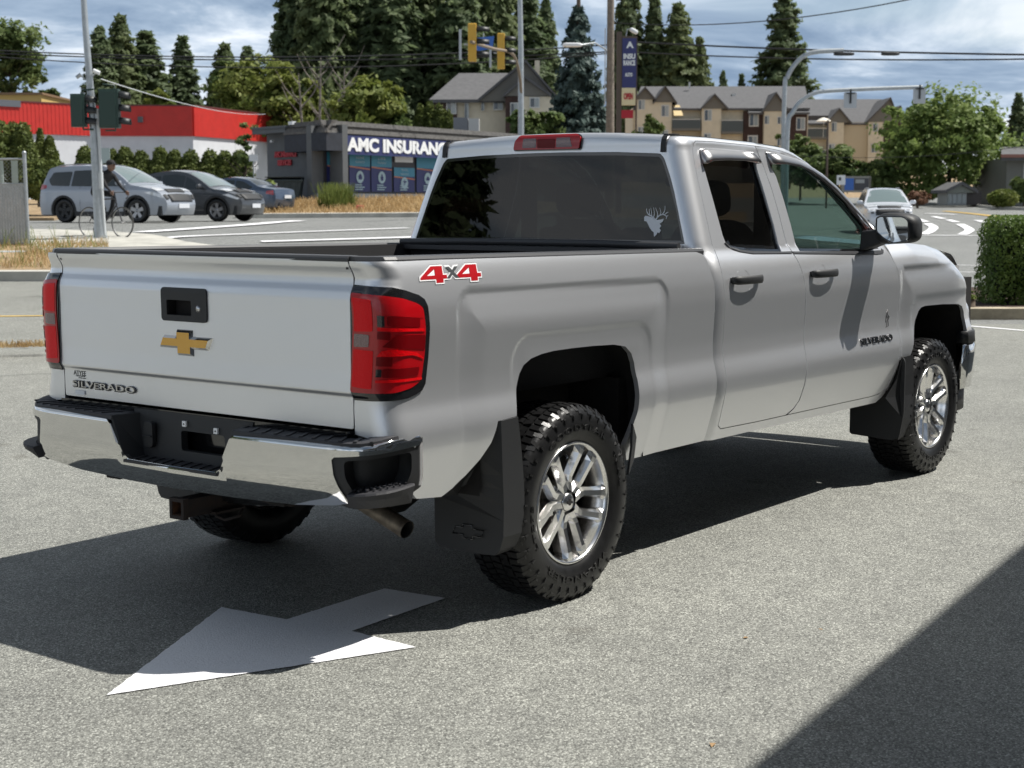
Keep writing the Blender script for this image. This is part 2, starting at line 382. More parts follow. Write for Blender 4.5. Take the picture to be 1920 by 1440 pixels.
# the white arrow the truck stands over
arrow = [(-1.894, -.472), (-.934, .054), (-.905, -.28), (-.331, -.26), (-.297, -.561), (-.872, -.591), (-.885, -.916)]
rj = random.Random(3); ar2 = []
for x, y in resamp(arrow, .02): ar2.append((x+rj.uniform(-1, 1)*.0022, y+rj.uniform(-1, 1)*.0022))
drape('arrow_marking', ar2, ARROWP, off=.004, step=.3)
# road markings, far side
for i, (pts, w) in enumerate((([(264, 437), (500, 420), (560, 415)], .55), ([(309, 448), (500, 439), (763, 429)], .28), ([(488, 455), (760, 447), (900, 444)], .30), ([(20, 404), (110, 405)], .12),
                ([(1690, 442), (1834, 443), (1930, 444)], .32), ([(1740, 420), (1752, 427), (1744, 435.5), (1733, 440)], .38), ([(1801, 421), (1819, 431), (1814, 437), (1806, 441)], .38), ([(1720, 411), (1738, 417)], .35), ([(1751, 406.7), (1770, 411)], .35), ([(1779, 413), (1795, 417.5)], .35), ([(1738, 401), (1795, 403)], .5), ([(1833, 414), (1851, 418)], .4), ([(1700, 407), (1716, 410)], .35),
                ([(1790, 497), (1880, 499)], .10), ([(1790, 510), (1880, 511)], .10), ([(1780, 608), (1960, 623)], .10))):
    sline('lane_marking', pts, w, WPAINT, off=.03 if i < 13 else .006)
sline('lane_marking', [(1771, 396.6), (1820, 401), (1871, 407)], .5, YPAINT, .03)
sline('lane_marking', [(-120, 594), (40, 593), (110, 592)], .10, YPAINT, .006)
# pavement corner, verge with kerb, median
def strip(name, near, far, mt, off, thick, label=None):   # polygons given as (u, D) lists
    P = [tuple(UD(u, D).xy) for u, D in near] + [tuple(UD(u, D).xy) for u, D in far[::-1]]
    return drape(name, P, mt, off=off, thick=thick, step=1.5, label=label)
strip('pavement', [(-400, 31.5), (0, 31.1), (60, 30.3), (110, 28), (440, 28)], [(-400, 38.5), (-100, 38.5), (100, 38), (215, 36.2), (285, 34.2), (345, 32), (440, 30.2)], CONC, .05, .15)
strip('verge_ground', [(-500, 25.2), (0, 25.2), (90, 25.2), (200, 25.4), (420, 26.5)], [(-500, 31), (0, 30.6), (60, 29.8), (110, 27.6), (420, 27.6)], DIRT, .14, .12)
strip('kerb', [(-500, 24.9), (0, 24.9), (90, 24.9), (200, 25.1), (430, 26.2)], [(-500, 25.15), (0, 25.15), (90, 25.15), (200, 25.35), (430, 26.45)], CONC, .16, .16)
strip('median_ground', [(462, 60.2), (800, 60.8), (1150, 64), (1400, 68)], [(462, 69), (640, 71), (900, 76), (1400, 90)], DIRT, .14, .14)
strip('kerb', [(440, 59.8), (800, 60.3), (1150, 63.5), (1420, 67.5)], [(440, 60.15), (800, 60.7), (1150, 63.9), (1420, 67.9)], CONC, .17, .17)
strip('verge_ground', [(-300, 54), (0, 53), (90, 53), (100, 53)], [(-300, 75), (0, 75), (110, 75), (130, 72)], DIRT, .10, .1)
# planted bed with the clipped hedge, right
b0 = [(1770, 20.75), (1800, 20.6), (1900, 20.6), (2300, 20.6)]; b1 = [(1770, 26), (1800, 26), (1900, 26), (2300, 26)]
strip('kerb', [(1770, 20.6), (2400, 20.6)], [(1770, 20.95), (2400, 20.95)], KERBC, .15, .15)
strip('planting_bed', [(1770, 20.96), (2400, 20.96)], [(1770, 25.8), (2400, 25.8)], MULCH, .12, .1)
strip('kerb', [(1790, 118), (1870, 100), (2400, 84)], [(1790, 118.6), (1870, 100.6), (2400, 84.6)], CONC, .2, .2)
# showroom building beside the camera, its roof edge shades the corner of the lot
t = empty('showroom_building', (3, -7, 0), 0, 'grey showroom building whose flat roof shades the right corner of the lot', 'building')
SHW = mat('showroom_wall', (.20, .20, .205), rough=.8, noise_amt=.2, noise_scale=1); SHG = mat('showroom_glass', (.02, .022, .025), rough=.05, coat=1); SHF = mat('showroom_fascia', (.30, .29, .29), rough=.6)
m = MB(); e0 = Vector((4.44, -4.12)); e1 = Vector((1.14, -4.48)); dv = (e0-e1).normalized(); A_ = e1-dv*14; B_ = e1+dv*17
nv = Vector((dv.y, -dv.x))*10
pr = [A_, B_, B_+nv, A_+nv]; m.prism([(p.x-3, p.y+7) for p in pr][::-1], .5, Matrix.Translation((0, 0, 4.5))); m.obj('roof', SHF, t, fix=True)
off_ = Vector((dv.y, -dv.x))*2.2
pr = [A_+off_, B_+off_, B_+off_*4, A_+off_*4]; m = MB(); m.prism([(p.x-3, p.y+7) for p in pr][::-1], 4.49, Matrix.Translation((0, 0, 0.0))); m.obj('wall', SHW, t, fix=True)
for i in range(8):
    p = A_+off_*.985+dv*(1.5+i*3.7); q = p+dv*3.0; m = MB(); m.add([(p.x-3, p.y+7, .4), (q.x-3, q.y+7, .4), (q.x-3, q.y+7, 3.4), (p.x-3, p.y+7, 3.4)], [(0, 1, 2, 3)]); m.obj('window', SHG, t)

LEAFL = mat('dry_leaf', (.30, .19, .09), rough=.8)
for i, (u, v, sz, lab) in enumerate(((1350, 1398, .018, 'tiny dry leaf lying near the bottom edge'), (1556, 1181, .010, 'tiny dark chip on the sunlit asphalt'), (1412, 1197, .014, 'small dark twig piece on the sunlit asphalt'))):
    p = GP(u, v); e = MB(); e.add([(-sz, -sz*.4, .001), (0, -sz*.6, sz*.35), (sz, 0, .002), (0, sz*.6, sz*.3)], [(0, 1, 2), (0, 2, 3)]); o = e.obj('dry_leaf', LEAFL if i == 0 else BLKCH if False else LEAFL, None); o.location = (p.x, p.y, .001); o.rotation_euler = (0, 0, i*1.3); tag(o, lab, 'leaf')

JOINT = mat('joint_sealant', (.12, .12, .115), rough=.9)
sline('asphalt_joint', [(-120, 712), (30, 703), (110, 700)], .018, JOINT, .004)
# ============================================================ BUILDINGS
REDM = mat('red_metal_cladding', (.55, .030, .022), rough=.5, noise_amt=.08, noise_scale=2)
WHW = mat('white_painted_block', (.62, .63, .66), rough=.8, noise_amt=.06, noise_scale=1)
GREYW = mat('grey_stucco', (.125, .135, .145), rough=.85, noise_amt=.08, noise_scale=1.5)
DKF = mat('dark_fascia', (.030, .036, .050), rough=.7, noise_amt=.2, noise_scale=4)
SHING = mat('grey_shingles', (.14, .135, .13), rough=.9, noise_amt=.3, noise_scale=6)
NAVY = mat('navy_sign', (.022, .030, .115), rough=.5)
NAVY2 = mat('navy_poster', (.025, .030, .14), rough=.4)
TEAL = mat('teal_poster', (.045, .24, .36), rough=.4)
ORNG = mat('orange_line', (.55, .2, .10), rough=.5)
SIGNW = mat('sign_white', (.78, .80, .82), rough=.5)
PCIRC = mat('poster_circle', (.42, .55, .60), rough=.5)
REDS = mat('sign_red', (.42, .008, .022), rough=.5)
ROOFG = mat('roof_grey_asphalt', (.105, .105, .11), rough=.9, noise_amt=.15, noise_scale=3)
BEIGE = mat('beige_siding', (.64, .58, .46), rough=.85, noise_amt=.06, noise_scale=2)
TAN = mat('tan_siding', (.50, .43, .31), rough=.85)
BRWN = mat('brown_brick', (.055, .032, .028), rough=.9, noise_amt=.3, noise_scale=5)
GGAB = mat('grey_gable', (.17, .165, .15), rough=.9)
WTRIM = mat('white_trim', (.62, .62, .60), rough=.6)
WGL = mat('window_glass_far', (.045, .055, .06), rough=.12, coat=1)
WGLL = mat('window_curtain', (.30, .33, .33), rough=.4, coat=1)
RAILM = mat('balcony_rail', (.07, .085, .09), rough=.5)
CREAM = mat('cream_canvas', (.72, .56, .30), rough=.8)
WCAN = mat('white_canvas', (.78, .74, .66), rough=.8)
YELW = mat('yellow_wall', (.52, .36, .13), rough=.8)
GALV = mat('galvanised_steel', (.40, .43, .45), rough=.45, metal=.6, noise_amt=.12, noise_scale=8)
class Fr:
    def __init__(s, name, u0, d, label, cat, group=None, zbase=None):
        p = UD(u0, d); s.u0, s.d = u0, d; s.z0 = p.z if zbase is None else zbase
        s.e = empty(name, (p.x, p.y, s.z0), ANGL, label, cat, group)
    def x(s, u, dd=0): return ((u-960)*(s.d+dd)-(s.u0-960)*s.d)/FPX
    def z(s, v, dd=0): return 1.575+(382.6-v)*(s.d+dd)/FPX - s.z0
    def box(s, name, u0, u1, v0, v1, y0, y1, mt, par=None, face=None):     # front face at depth offset y0
        m = MB(); m.bx((s.x(u0, y0), y0, s.z(v1, y0)), (s.x(u1, y0), y1, s.z(v0, y0))); return m.obj(name, mt, par or s.e)
def wall_pt(A, B, u):      # A,B=(u,d) ends of a wall; depth where column u meets it
    L0, D0 = (A[0]-960)*A[1]/FPX, A[1]; L1, D1 = (B[0]-960)*B[1]/FPX, B[1]; k = (u-960)/FPX
    t = (k*D0-L0)/((L1-L0)-k*(D1-D0)); return L0+t*(L1-L0), D0+t*(D1-D0)
def zpx(v, D): return 1.575+(382.6-v)*D/FPX
def w3(L, D, z): x, y = DL(D, L); return (x, y, z)
def wq(m, A, B, u0, u1, z0, z1, off=0.0, mi=0, th=0.0):   # upright quad on wall A-B between columns, heights absolute
    a = wall_pt(A, B, u0); b = wall_pt(A, B, u1); d = Vector((b[0]-a[0], b[1]-a[1])).normalized(); n = Vector((d.y, -d.x))
    if n.y > 0: n = -n
    P = lambda q, o, z: w3(q[0]+n.x*o, q[1]+n.y*o, z)
    vs = [P(a, off, z0[0] if isinstance(z0, tuple) else z0), P(b, off, z0[1] if isinstance(z0, tuple) else z0), P(b, off, z1[1] if isinstance(z1, tuple) else z1), P(a, off, z1[0] if isinstance(z1, tuple) else z1)]
    if th:
        o2 = off-th; vs += [P(a, o2, z0 if not isinstance(z0, tuple) else z0[0]), P(b, o2, z0 if not isinstance(z0, tuple) else z0[1]), P(b, o2, z1 if not isinstance(z1, tuple) else z1[1]), P(a, o2, z1 if not isinstance(z1, tuple) else z1[0])]
        m.add(vs, [(0, 1, 2, 3), (7, 6, 5, 4), (0, 4, 5, 1), (1, 5, 6, 2), (2, 6, 7, 3), (3, 7, 4, 0)], mi)
    else: m.add(vs, [(0, 1, 2, 3)], mi)
def glob(name, label, cat, u, d, group=None):     # thing whose parts are given in world coordinates
    p = UD(u, d); e = empty(name, tuple(p), 0, label, cat, group); return e
def wobj(m, name, mt, par, **k):
    p = par
    while p.parent: p = p.parent
    base = Vector(p.location); m.v = [tuple(Vector(v)-base) for v in m.v]; return m.obj(name, mt, par, **k)
# -- red and white warehouse
e = glob('warehouse', 'long red and white warehouse with ribbed metal cladding behind the cedar hedge', 'building', 250, 95)
pts = [(-260, 84), (185, 95), (370, 95.5), (560, 109)]; m = MB(); m2 = MB(); m3 = MB()
for A, B in zip(pts, pts[1:]):
    wq(m, A, B, A[0], B[0], 1.2, 5.78, 0, th=6.0); wq(m2, A, B, A[0], B[0], 5.78, 7.6, .12, th=.3); wq(m3, A, B, A[0], B[0], 7.6, 7.68, .16, th=.4)
    n = 60 if A[0] != 185 else 8
    if A[0] != 185:
        for i in range(n): 
            u = A[0]+(B[0]-A[0])*(i+.5)/n; wq(m2, A, B, u, u+(B[0]-A[0])/n*.4, 5.79, 7.6, .135, th=.015)
    else:
        for i in range(5): wq(m2, A, B, A[0], B[0], 5.9+i*.35, 5.93+i*.35, .125, th=.01)
wobj(m, 'wall', WHW, e, fix=True); wobj(m2, 'cladding', REDM, e); wobj(m3, 'parapet_flashing', mat('dark_flashing', (.12, .03, .03), rough=.5), e)
m = MB(); wq(m, pts[1], pts[2], 270, 279, 6.6, 6.95, .35, th=.25); wobj(m, 'wall_lamp', mat('lamp_housing', (.10, .10, .11)), e)
m = MB(); wq(m, pts[0], pts[1], 8, 50, 7.3, 7.68, .2, th=2); wobj(m, 'rooftop_unit', mat('roof_unit', (.12, .13, .15)), e)
f = Fr('yellow_building', 20, 120, 'ochre flat roofed building showing over the red cladding at the left edge', 'building'); f.box('wall', -200, 85, 178, 380, 0, 10, YELW); f.box('roof_edge', -202, 87, 174.5, 178.5, -.3, 10.2, mat('brown_edge', (.2, .12, .06)))
# -- insurance office
e = glob('insurance_office', 'single storey grey insurance office with navy sign, shingled mansard edge and poster filled windows', 'building', 617, 72)
C0 = (617, 72); LW = (478, 77.0); RW = (1130, 95); zb = 1.2
top = zpx(230.5, 72); sh0 = zpx(250, 72); fb = zpx(283, 72)
m = MB(); wq(m, LW, C0, 478, 617, zb, top-.10, -.9, th=.3); wq(m, C0, RW, 617, 1130, zb, top-.15, -.9, th=.3); wobj(m, 'wall', GREYW, e)
m = MB(); a = w3(*wall_pt(LW, C0, 478), top-.15); b_ = w3(*wall_pt(LW, C0, 617), top-.15); c_ = w3(*wall_pt(C0, RW, 1129), top-.15); d_ = (a[0]+c_[0]-b_[0], a[1]+c_[1]-b_[1], a[2]); m.add([a, b_, c_, d_], [(0, 1, 2, 3)]); wobj(m, 'roof', ROOFG, e)
m = MB(); wq(m, LW, C0, 478, 539, top-.35, top-.02, -.05, th=1.0); wobj(m, 'parapet', GREYW, e)
m = MB()
for A, B, ua, ub, ext in ((LW, C0, 539, 617, 0), (C0, RW, 617, 1130, 0)):
    wq(m, A, B, ua, ub, fb, sh0, .0, th=.9)
wobj(m, 'fascia', DKF, e, fix=True)
m = MB()
for A, B, ua, ub in ((LW, C0, 539, 617), (C0, RW, 617, 1130)):
    for r in range(5):      # shingle courses step back as they rise
        h = (top-sh0)/5; wq(m, A, B, ua, ub, sh0+h*r, sh0+h*(r+1.15), .06-.085*r, th=.12)
    wq(m, A, B, ua, ub, top-.02, top+.10, -.32, th=.3)
wobj(m, 'mansard_shingles', SHING, e)
m = MB(); wq(m, C0, RW, 645, 1100, zpx(290.5, 74)-.02, zpx(255, 73), .08, th=.08); sg = wobj(m, 'sign', NAVY, e)
def wall_text(txt, A, B, uc, zc, w, h, off, mt, par, name='lettering', bold=.02, ext=.03):
    q = wall_pt(A, B, uc); d = Vector(((B[0]-960)*B[1]/FPX-(A[0]-960)*A[1]/FPX, B[1]-A[1])).normalized(); n = Vector((d.y, -d.x)); n = n if n.y < 0 else -n
    m = MB(); text_fit(m, txt, w, h, lambda x, y, z: w3(q[0]+d.x*x+n.x*(off+z), q[1]+d.y*x+n.y*(off+z), zc+y), bold=bold, extrude=ext); return wobj(m, name, mt, par)
qa, qb = wall_pt(C0, RW, 649), wall_pt(C0, RW, 846); wd = math.hypot(qb[0]-qa[0], qb[1]-qa[1])
uc = 649
for uu in np.linspace(700, 790, 91):
    qm = wall_pt(C0, RW, uu)
    if abs(math.hypot(qm[0]-qa[0], qm[1]-qa[1])-wd/2) < .12: uc = uu
wall_text('AMC INSURANCE', C0, RW, uc, (zpx(258, 73)+zpx(282, 73))/2-.03, wd, .66, .09, SIGNW, sg, bold=.045)
wall_text('SERVICES', C0, RW, 900, (zpx(258, 73)+zpx(282, 73))/2-.03, 4.6, .66, .09, SIGNW, sg, bold=.045)
wz0, wz1 = zpx(358.5, 74), zpx(287, 74)
m = MB(); wq(m, C0, RW, 638, 1120, wz0-.1, wz1+.02, -.82, th=.05); wobj(m, 'window_frame', mat('dark_frame', (.05, .05, .06)), e)
m = MB(); wq(m, C0, RW, 617, 1125, zb, wz0-.1, -.6, th=.3); wobj(m, 'window_sill_wall', GREYW, e)
titles = ['BUSINESS', 'HOME', 'LIFE', 'TRAVEL']
for i, (ua, ub) in enumerate(((641, 679.5), (682, 720), (722.5, 760), (764, 802), (806, 846), (850, 892))):
    nm = 'window'; m = MB(); ztop = wz1 if i < 3 or i > 3 else wz1-.62; zt = ztop-(wz1-wz0)*.34 if i != 3 else ztop-.45
    wq(m, C0, RW, ua, ub, wz0, ztop, -.76, th=.02); wn_ = wobj(m, nm, NAVY2, e)
    m = MB(); wq(m, C0, RW, ua, ub, zt, ztop, -.745, th=.012); wobj(m, 'poster_top', TEAL, wn_)
    m = MB(); wq(m, C0, RW, ua, ub, (zt-.04, zt-.16), (zt+.02, zt-.10), -.74, th=.008); wobj(m, 'poster_stripe', ORNG, wn_)
    um = (ua+ub)/2; q = wall_pt(C0, RW, um); d = Vector(((RW[0]-960)*RW[1]/FPX-(C0[0]-960)*72/FPX, RW[1]-72)).normalized(); n = Vector((d.y, -d.x))
    zc = zt-(zt-wz0)*.42; m = MB(); m.add([w3(q[0]+d.x*.30*math.cos(a)+n.x*-.735, q[1]+d.y*.30*math.cos(a)+n.y*-.735, zc+.30*math.sin(a)) for a in np.linspace(0, 2*PI, 28, endpoint=False)], [tuple(range(28))]); wobj(m, 'poster_circle', PCIRC, wn_)
    T_ = lambda x, y, z, q=q, zc=zc: w3(q[0]+d.x*x+n.x*-.72, q[1]+d.y*x+n.y*-.72, zc+y)
    ic = [[(-.16, -.10), (.16, -.10), (.17, 0), (.10, .02), (.05, .10), (-.06, .10), (-.11, .02), (-.17, 0)], [(-.14, -.12), (.14, -.12), (.14, .02), (.19, .02), (0, .17), (-.19, .02), (-.14, .02)], [(-.08, -.16), (.08, -.16), (.13, .02), (.05, .05), (.05, .16), (-.05, .16), (-.05, .05), (-.13, .02)], [(-.15, .05), (-.02, .03), (-.10, -.13), (-.05, -.13), (.06, .02), (.17, .05), (.17, .10), (.05, .09), (-.02, .17), (-.06, .17), (-.03, .08), (-.15, .09)]][i % 4]
    m = MB(); m.add([T_(x, y, 0) for x, y in ic], [tuple(range(len(ic)))]); wobj(m, 'poster_icon', NAVY2, wn_)
    m = MB()
    if i < 4:
        text_fit(m, titles[i], .62 if i else .72, .12, lambda x, y, z: w3(q[0]+d.x*x+n.x*-.72, q[1]+d.y*x+n.y*-.72, (ztop+zt)/2+.1+y)); text_fit(m, 'INSURANCE', .70, .10, lambda x, y, z: w3(q[0]+d.x*x+n.x*-.72, q[1]+d.y*x+n.y*-.72, (ztop+zt)/2-.1+y))
    for r in range(3): 
        zz_ = wz0+.30-.11*r; w_ = (.55, .75, .62)[r]; m.add([w3(q[0]+d.x*x+n.x*-.72, q[1]+d.y*x+n.y*-.72, z) for x, z in ((-.42, zz_), (-.42+w_, zz_), (-.42+w_, zz_+.05), (-.42, zz_+.05))], [(0, 1, 2, 3)])
    wobj(m, 'poster_text', PCIRC, wn_)
m = MB(); wq(m, C0, RW, 766, 799, wz1-.35, wz1-.05, -.74, th=.02); wobj(m, 'window_notice', SIGNW, e)
for txt, uc_, z_, w_, h_ in (('AMC INSURANCE', 514, zpx(289.5, 76), 2.0, .30), ('SERVICES', 512, zpx(305, 76), 1.25, .28)):
    wall_text(txt, LW, C0, uc_, z_, w_, h_, -.86, REDS, e, 'side_lettering', bold=.06, ext=.06)
m = MB(); wq(m, LW, C0, 493, 496, zpx(267, 76), zpx(263, 76), -.6, th=.1); wobj(m, 'wall_lamp', SIGNW, e)
m = MB(); wq(m, LW, C0, 540, 548, top-.0, top+.16, -.2, th=.2); wobj(m, 'security_camera', SIGNW, e)
# dumpster
f = Fr('dumpster', 530, 71.5, 'dark green steel dumpster with white labels against the side wall of the office', 'dumpster'); DG = mat('dumpster_green', (.035, .048, .050), rough=.6, noise_amt=.2, noise_scale=5)
m = MB(); x0, x1 = f.x(497), f.x(565); m.add([(x0+.15, 0, .12), (x1-.15, 0, .12), (x1, 0, 1.02), (x0, 0, 1.02), (x0+.15, 1.1, .12), (x1-.15, 1.1, .12), (x1, 1.3, 1.15), (x0, 1.3, 1.15)], [(0, 1, 2, 3), (7, 6, 5, 4), (0, 4, 5, 1), (1, 5, 6, 2), (2, 6, 7, 3), (3, 7, 4, 0)])
for i in range(5): m.bx((x0+.2+i*(x1-x0-.4)/4-.03, -.05, .15), (x0+.2+i*(x1-x0-.4)/4+.03, .0, .95))
m.bx((x0-.1, -.06, .92), (x1+.1, 0, 1.0)); m.obj('body', DG, f.e, bevel=.02)
m = MB(); m.box(((x0+x1)/2-.42, .65, 1.13), ((x1-x0)/2-.03, 1.4, .05)); m.box(((x0+x1)/2+.42, .65, 1.13), ((x1-x0)/2-.03, 1.4, .05)); m.obj('lid', mat('dumpster_lid', (.02, .025, .025), rough=.5), f.e, bevel=.02)
m = MB(); m.bx((x0+.42, -.075, .42), (x0+.60, -.065, .85)); m.obj('label_plate', SIGNW, f.e); m = MB(); m.bx((x0+.68, -.075, .45), (x0+.86, -.065, .62)); m.obj('label_plate', SIGNW, f.e)
for sx in (x0+.2, x1-.2):
    m = MB(); m.lathe([(0, -.03), (.07, -.03), (.07, .03), (0, .03)], (sx, .1, .07), 'Y', 10); m.obj('castor', DG, f.e)
# -- houses and apartments
def window(f, u0, u1, v0, v1, y, dark=False, par=None):
    fr = f.box('window', u0, u1, v0, v1, y-.06, y+.1, WTRIM, par); um = (u0+u1)/2; k = (u1-u0)*.10
    f.box('pane', u0+k, um-k*.4, v0+k*1.2, v1-k*1.2, y-.09, y-.07, WGL, fr); f.box('pane', um+k*.4, u1-k, v0+k*1.2, v1-k*1.2, y-.09, y-.07, WGL if dark else WGLL, fr); return fr
def gable(f, u0, u1, vp, ve, y0, y1, up=None, wall=GGAB, ov=3):
    up = up or (u0+u1)/2; X = lambda u: f.x(u, y0); Z = lambda v: f.z(v, y0)
    m = MB(); m.add([(X(u0), y0, Z(ve)), (X(u1), y0, Z(ve)), (X(up), y0, Z(vp))], [(0, 1, 2)]); g = m.obj('gable', wall, f.e)
    m = MB()
    for a, b in ((u0-ov, vp), (u1+ov, vp)):
        ee = ve+(ve-vp)*ov/max(1, abs(up-u0)); t = .22
        P = [(X(up), Z(vp)+.02), (X(a), Z(ee)+.02)]
        vs = [(P[0][0], y0-.4, P[0][1]), (P[1][0], y0-.4, P[1][1]), (P[1][0], y1, P[1][1]), (P[0][0], y1, P[0][1])]; vs += [(x, y, z+t) for x, y, z in vs]
        m.add(vs, [(3, 2, 1, 0), (4, 5, 6, 7), (0, 1, 5, 4), (1, 2, 6, 5), (2, 3, 7, 6), (3, 0, 4, 7)])
    m.obj('roof', ROOFG, f.e, fix=True); return g
def slope(f, u0, u1, vt, vb, yt, yb, name='roof', ut0=None, ut1=None):   # roof slope from eave (vb,yb) up to ridge (vt,yt)
    ut0 = u0 if ut0 is None else ut0; ut1 = u1 if ut1 is None else ut1
    m = MB(); a = [(f.x(u0, yb), yb, f.z(vb, yb)), (f.x(u1, yb), yb, f.z(vb, yb)), (f.x(ut1, yt), yt, f.z(vt, yt)), (f.x(ut0, yt), yt, f.z(vt, yt))]; b = [(x, y, z-.25) for x, y, z in a]
    m.add(a+b, [(0, 1, 2, 3), (7, 6, 5, 4), (0, 4, 5, 1), (1, 5, 6, 2), (2, 6, 7, 3), (3, 7, 4, 0)]); return m.obj(name, ROOFG, f.e)
def balcony(f, u0, u1, vr, vf, y):     # rail top vr, floor vf
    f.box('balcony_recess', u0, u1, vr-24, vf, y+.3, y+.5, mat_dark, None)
    fl = f.box('balcony', u0, u1, vf-1, vf+3, y-1.5, y+.3, GGAB); f.box('railing', u0, u1, vr, vf-1, y-1.5, y-1.42, RAILM, fl); f.box('rail_top', u0, u1, vr-1.2, vr, y-1.52, y-1.4, WTRIM, fl)
    f.box('balcony_door', u0+(u1-u0)*.55, u0+(u1-u0)*.8, vr-17, vf-1, y+.22, y+.28, WGLL, fl)
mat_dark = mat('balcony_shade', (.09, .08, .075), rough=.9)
# house left of the blue spruce
f = Fr('house', 920, 120, 'grey roofed beige two storey house left of the blue spruce', 'house')
f.box('wall', 815, 1035, 188, 345, 0, 8, BEIGE); slope(f, 806, 975, 141, 189, 5, -.8, ut0=862, ut1=985); gable(f, 900, 1046, 122, 192, -1.0, 8, up=985); gable(f, 948, 1030, 152, 183, -2.2, 4, up=985)
f.box('wall', 815, 858, 189, 300, -.3, 0, BRWN); f.box('wall', 948, 975, 184, 300, -2.1, 0, BRWN); f.box('wall', 975, 1040, 184, 300, -2.1, 0, BEIGE)
for a in ((838, 857, 192, 216), (872, 880, 195, 225), (925, 944, 190, 209), (957, 972, 195, 228), (993, 1012, 185, 205), (903, 909, 194, 210)): window(f, *a, -.3 if a[0] < 940 else -2.2)
f.box('chimney', 1003, 1012, 118, 150, 3, 4, BEIGE)
f2 = Fr('rooftop_unit', 880, 95, 'pale grey air handling unit on the office roof', 'roof unit', zbase=zpx(262, 95)); f2.box('body', 851, 878, 222, 262, 0, 1.2, mat('unit_grey', (.22, .23, .25))); f2.box('panel', 879, 899, 224, 262, -.1, 1.2, WTRIM)
# apartments: near block
f = Fr('apartment_building', 1310, 185, 'long beige apartment block with five small gables and a cream awning', 'apartment building')
f.box('wall', 1185, 1512, 205, 380, 0, 12, BEIGE); slope(f, 1186, 1515, 166, 206, 8, -.8, ut0=1200, ut1=1505)
slope(f, 1400, 1515, 186, 214, 4, -1.2, ut0=1405, ut1=1500)
for u0, u1, vp, ve, w0, w1 in ((1190, 1225, 170, 190, 1192, 1222), (1226, 1264, 168, 195, 1222, 1258), (1314, 1360, 183, 207, 1314, 1350), (1428, 1474, 180, 212, 1430, 1470)):
    gable(f, u0, u1, vp, ve, -1.4, 5); f.box('wall', w0, w1, ve, 380, -1.3, 0, BEIGE)
for a in ((1195, 1208, 190, 209), (1238, 1253, 200, 222), (1318, 1333, 208, 230), (1431, 1440, 220, 236), (1455, 1465, 222, 236), (1195, 1206, 240, 255), (1238, 1252, 246, 264), (1318, 1332, 252, 270), (1455, 1465, 262, 276)): window(f, *a, -1.3)
for b in ((1392, 1430), (1476, 1510)): f.box('wall', b[0], b[1], 212, 380, -.5, 0, BRWN)
for a in ((1402, 1420, 214, 240), (1400, 1419, 256, 278), (1490, 1507, 223, 247), (1490, 1505, 266, 286)): window(f, *a, -.5)
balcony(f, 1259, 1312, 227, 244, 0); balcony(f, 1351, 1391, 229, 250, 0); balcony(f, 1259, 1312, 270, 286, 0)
m = MB(); m.add([(f.x(1259), -.1, f.z(201)), (f.x(1272), -.1, f.z(201)), (f.x(1279, -1.4), -1.4, f.z(220, -1.4)), (f.x(1262, -1.4), -1.4, f.z(220, -1.4))], [(0, 1, 2, 3)]); o = m.obj('awning', CREAM, f.e); o.modifiers.new('s', 'SOLIDIFY').thickness = .06
f.box('chimney', 1370, 1377, 179, 195, 4, 5, WTRIM); f.box('roof_vent', 1289, 1292, 158, 170, 6, 6.3, WTRIM)
# apartments: far block
f = Fr('apartment_building', 1600, 205, 'tan apartment block with the tall end gable behind the maple', 'apartment building')
f.box('wall', 1508, 1655, 232, 380, 0, 12, BEIGE); slope(f, 1506, 1660, 190, 234, 8, -.8, ut0=1460, ut1=1648)
gable(f, 1548, 1590, 209, 233, -1.4, 4); f.box('wall', 1551, 1579, 233, 380, -1.3, 0, BEIGE); f.box('wall', 1579, 1625, 232, 380, -.6, 0, TAN)
gable(f, 1622, 1680, 190, 232, -1.2, 6, up=1664); f.box('wall', 1625, 1653, 231, 380, -1.1, 0, BEIGE); f.box('wall', 1653, 1684, 231, 380, -.2, 8, BRWN); gable(f, 1655, 1690, 205, 236, 2, 9, up=1683)
for a in ((1633, 1643, 235, 250), (1631, 1642, 273, 289)): window(f, *a, -1.2)
for a in ((1556, 1566, 232, 250), (1551, 1563, 272, 290)): window(f, *a, -1.4)
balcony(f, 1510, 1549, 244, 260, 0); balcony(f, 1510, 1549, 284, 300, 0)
um = Fr('patio_umbrella', 1541, 202.5, 'white patio umbrella open on the apartment balcony', 'umbrella', zbase=zpx(259.5, 202.5)); m = MB(); m.lathe([(0, .0+2.55), (.5, 2.40), (1.05, 2.05), (1.0, 2.04), (0, 2.4)], (0, 0, 0), 'Z', 8, smooth=False); m.obj('canopy', WCAN, um.e); m = MB(); m.tube([(0, 0, 0), (0, 0, 2.5)], .03, 6); m.obj('pole', WTRIM, um.e)
# house at the right edge
f = Fr('house', 1915, 110, 'low grey house at the right edge behind the round shrub', 'house'); f.box('wall', 1885, 2100, 300, 392, 0, 8, mat('house_grey', (.17, .17, .15))); slope(f, 1874, 2110, 278, 297, 4, -1.5); f.box('fascia', 1874, 2110, 292, 298, -1.62, -1.5, mat('red_brown_fascia', (.28, .12, .09)))
window(f, 1917, 1960, 308, 340, 0)
f = Fr('shelter', 1800, 108, 'small grey gabled shelter with glazed front under the maple', 'shelter'); f.box('wall', 1775, 1812, 362, 386, 0, 2.4, mat('shelter_frame', (.33, .35, .35)))
for i in range(4): f.box('pane', 1777+i*9, 1784+i*9, 365, 383, -.04, -.01, WGLL)
gable(f, 1772, 1828, 349, 363, -.4, 3, wall=mat('shelter_gable', (.20, .22, .20))); f.box('wall', 1812, 1840, 362, 386, 0, 2.4, mat('shelter_dark', (.035, .03, .03)))
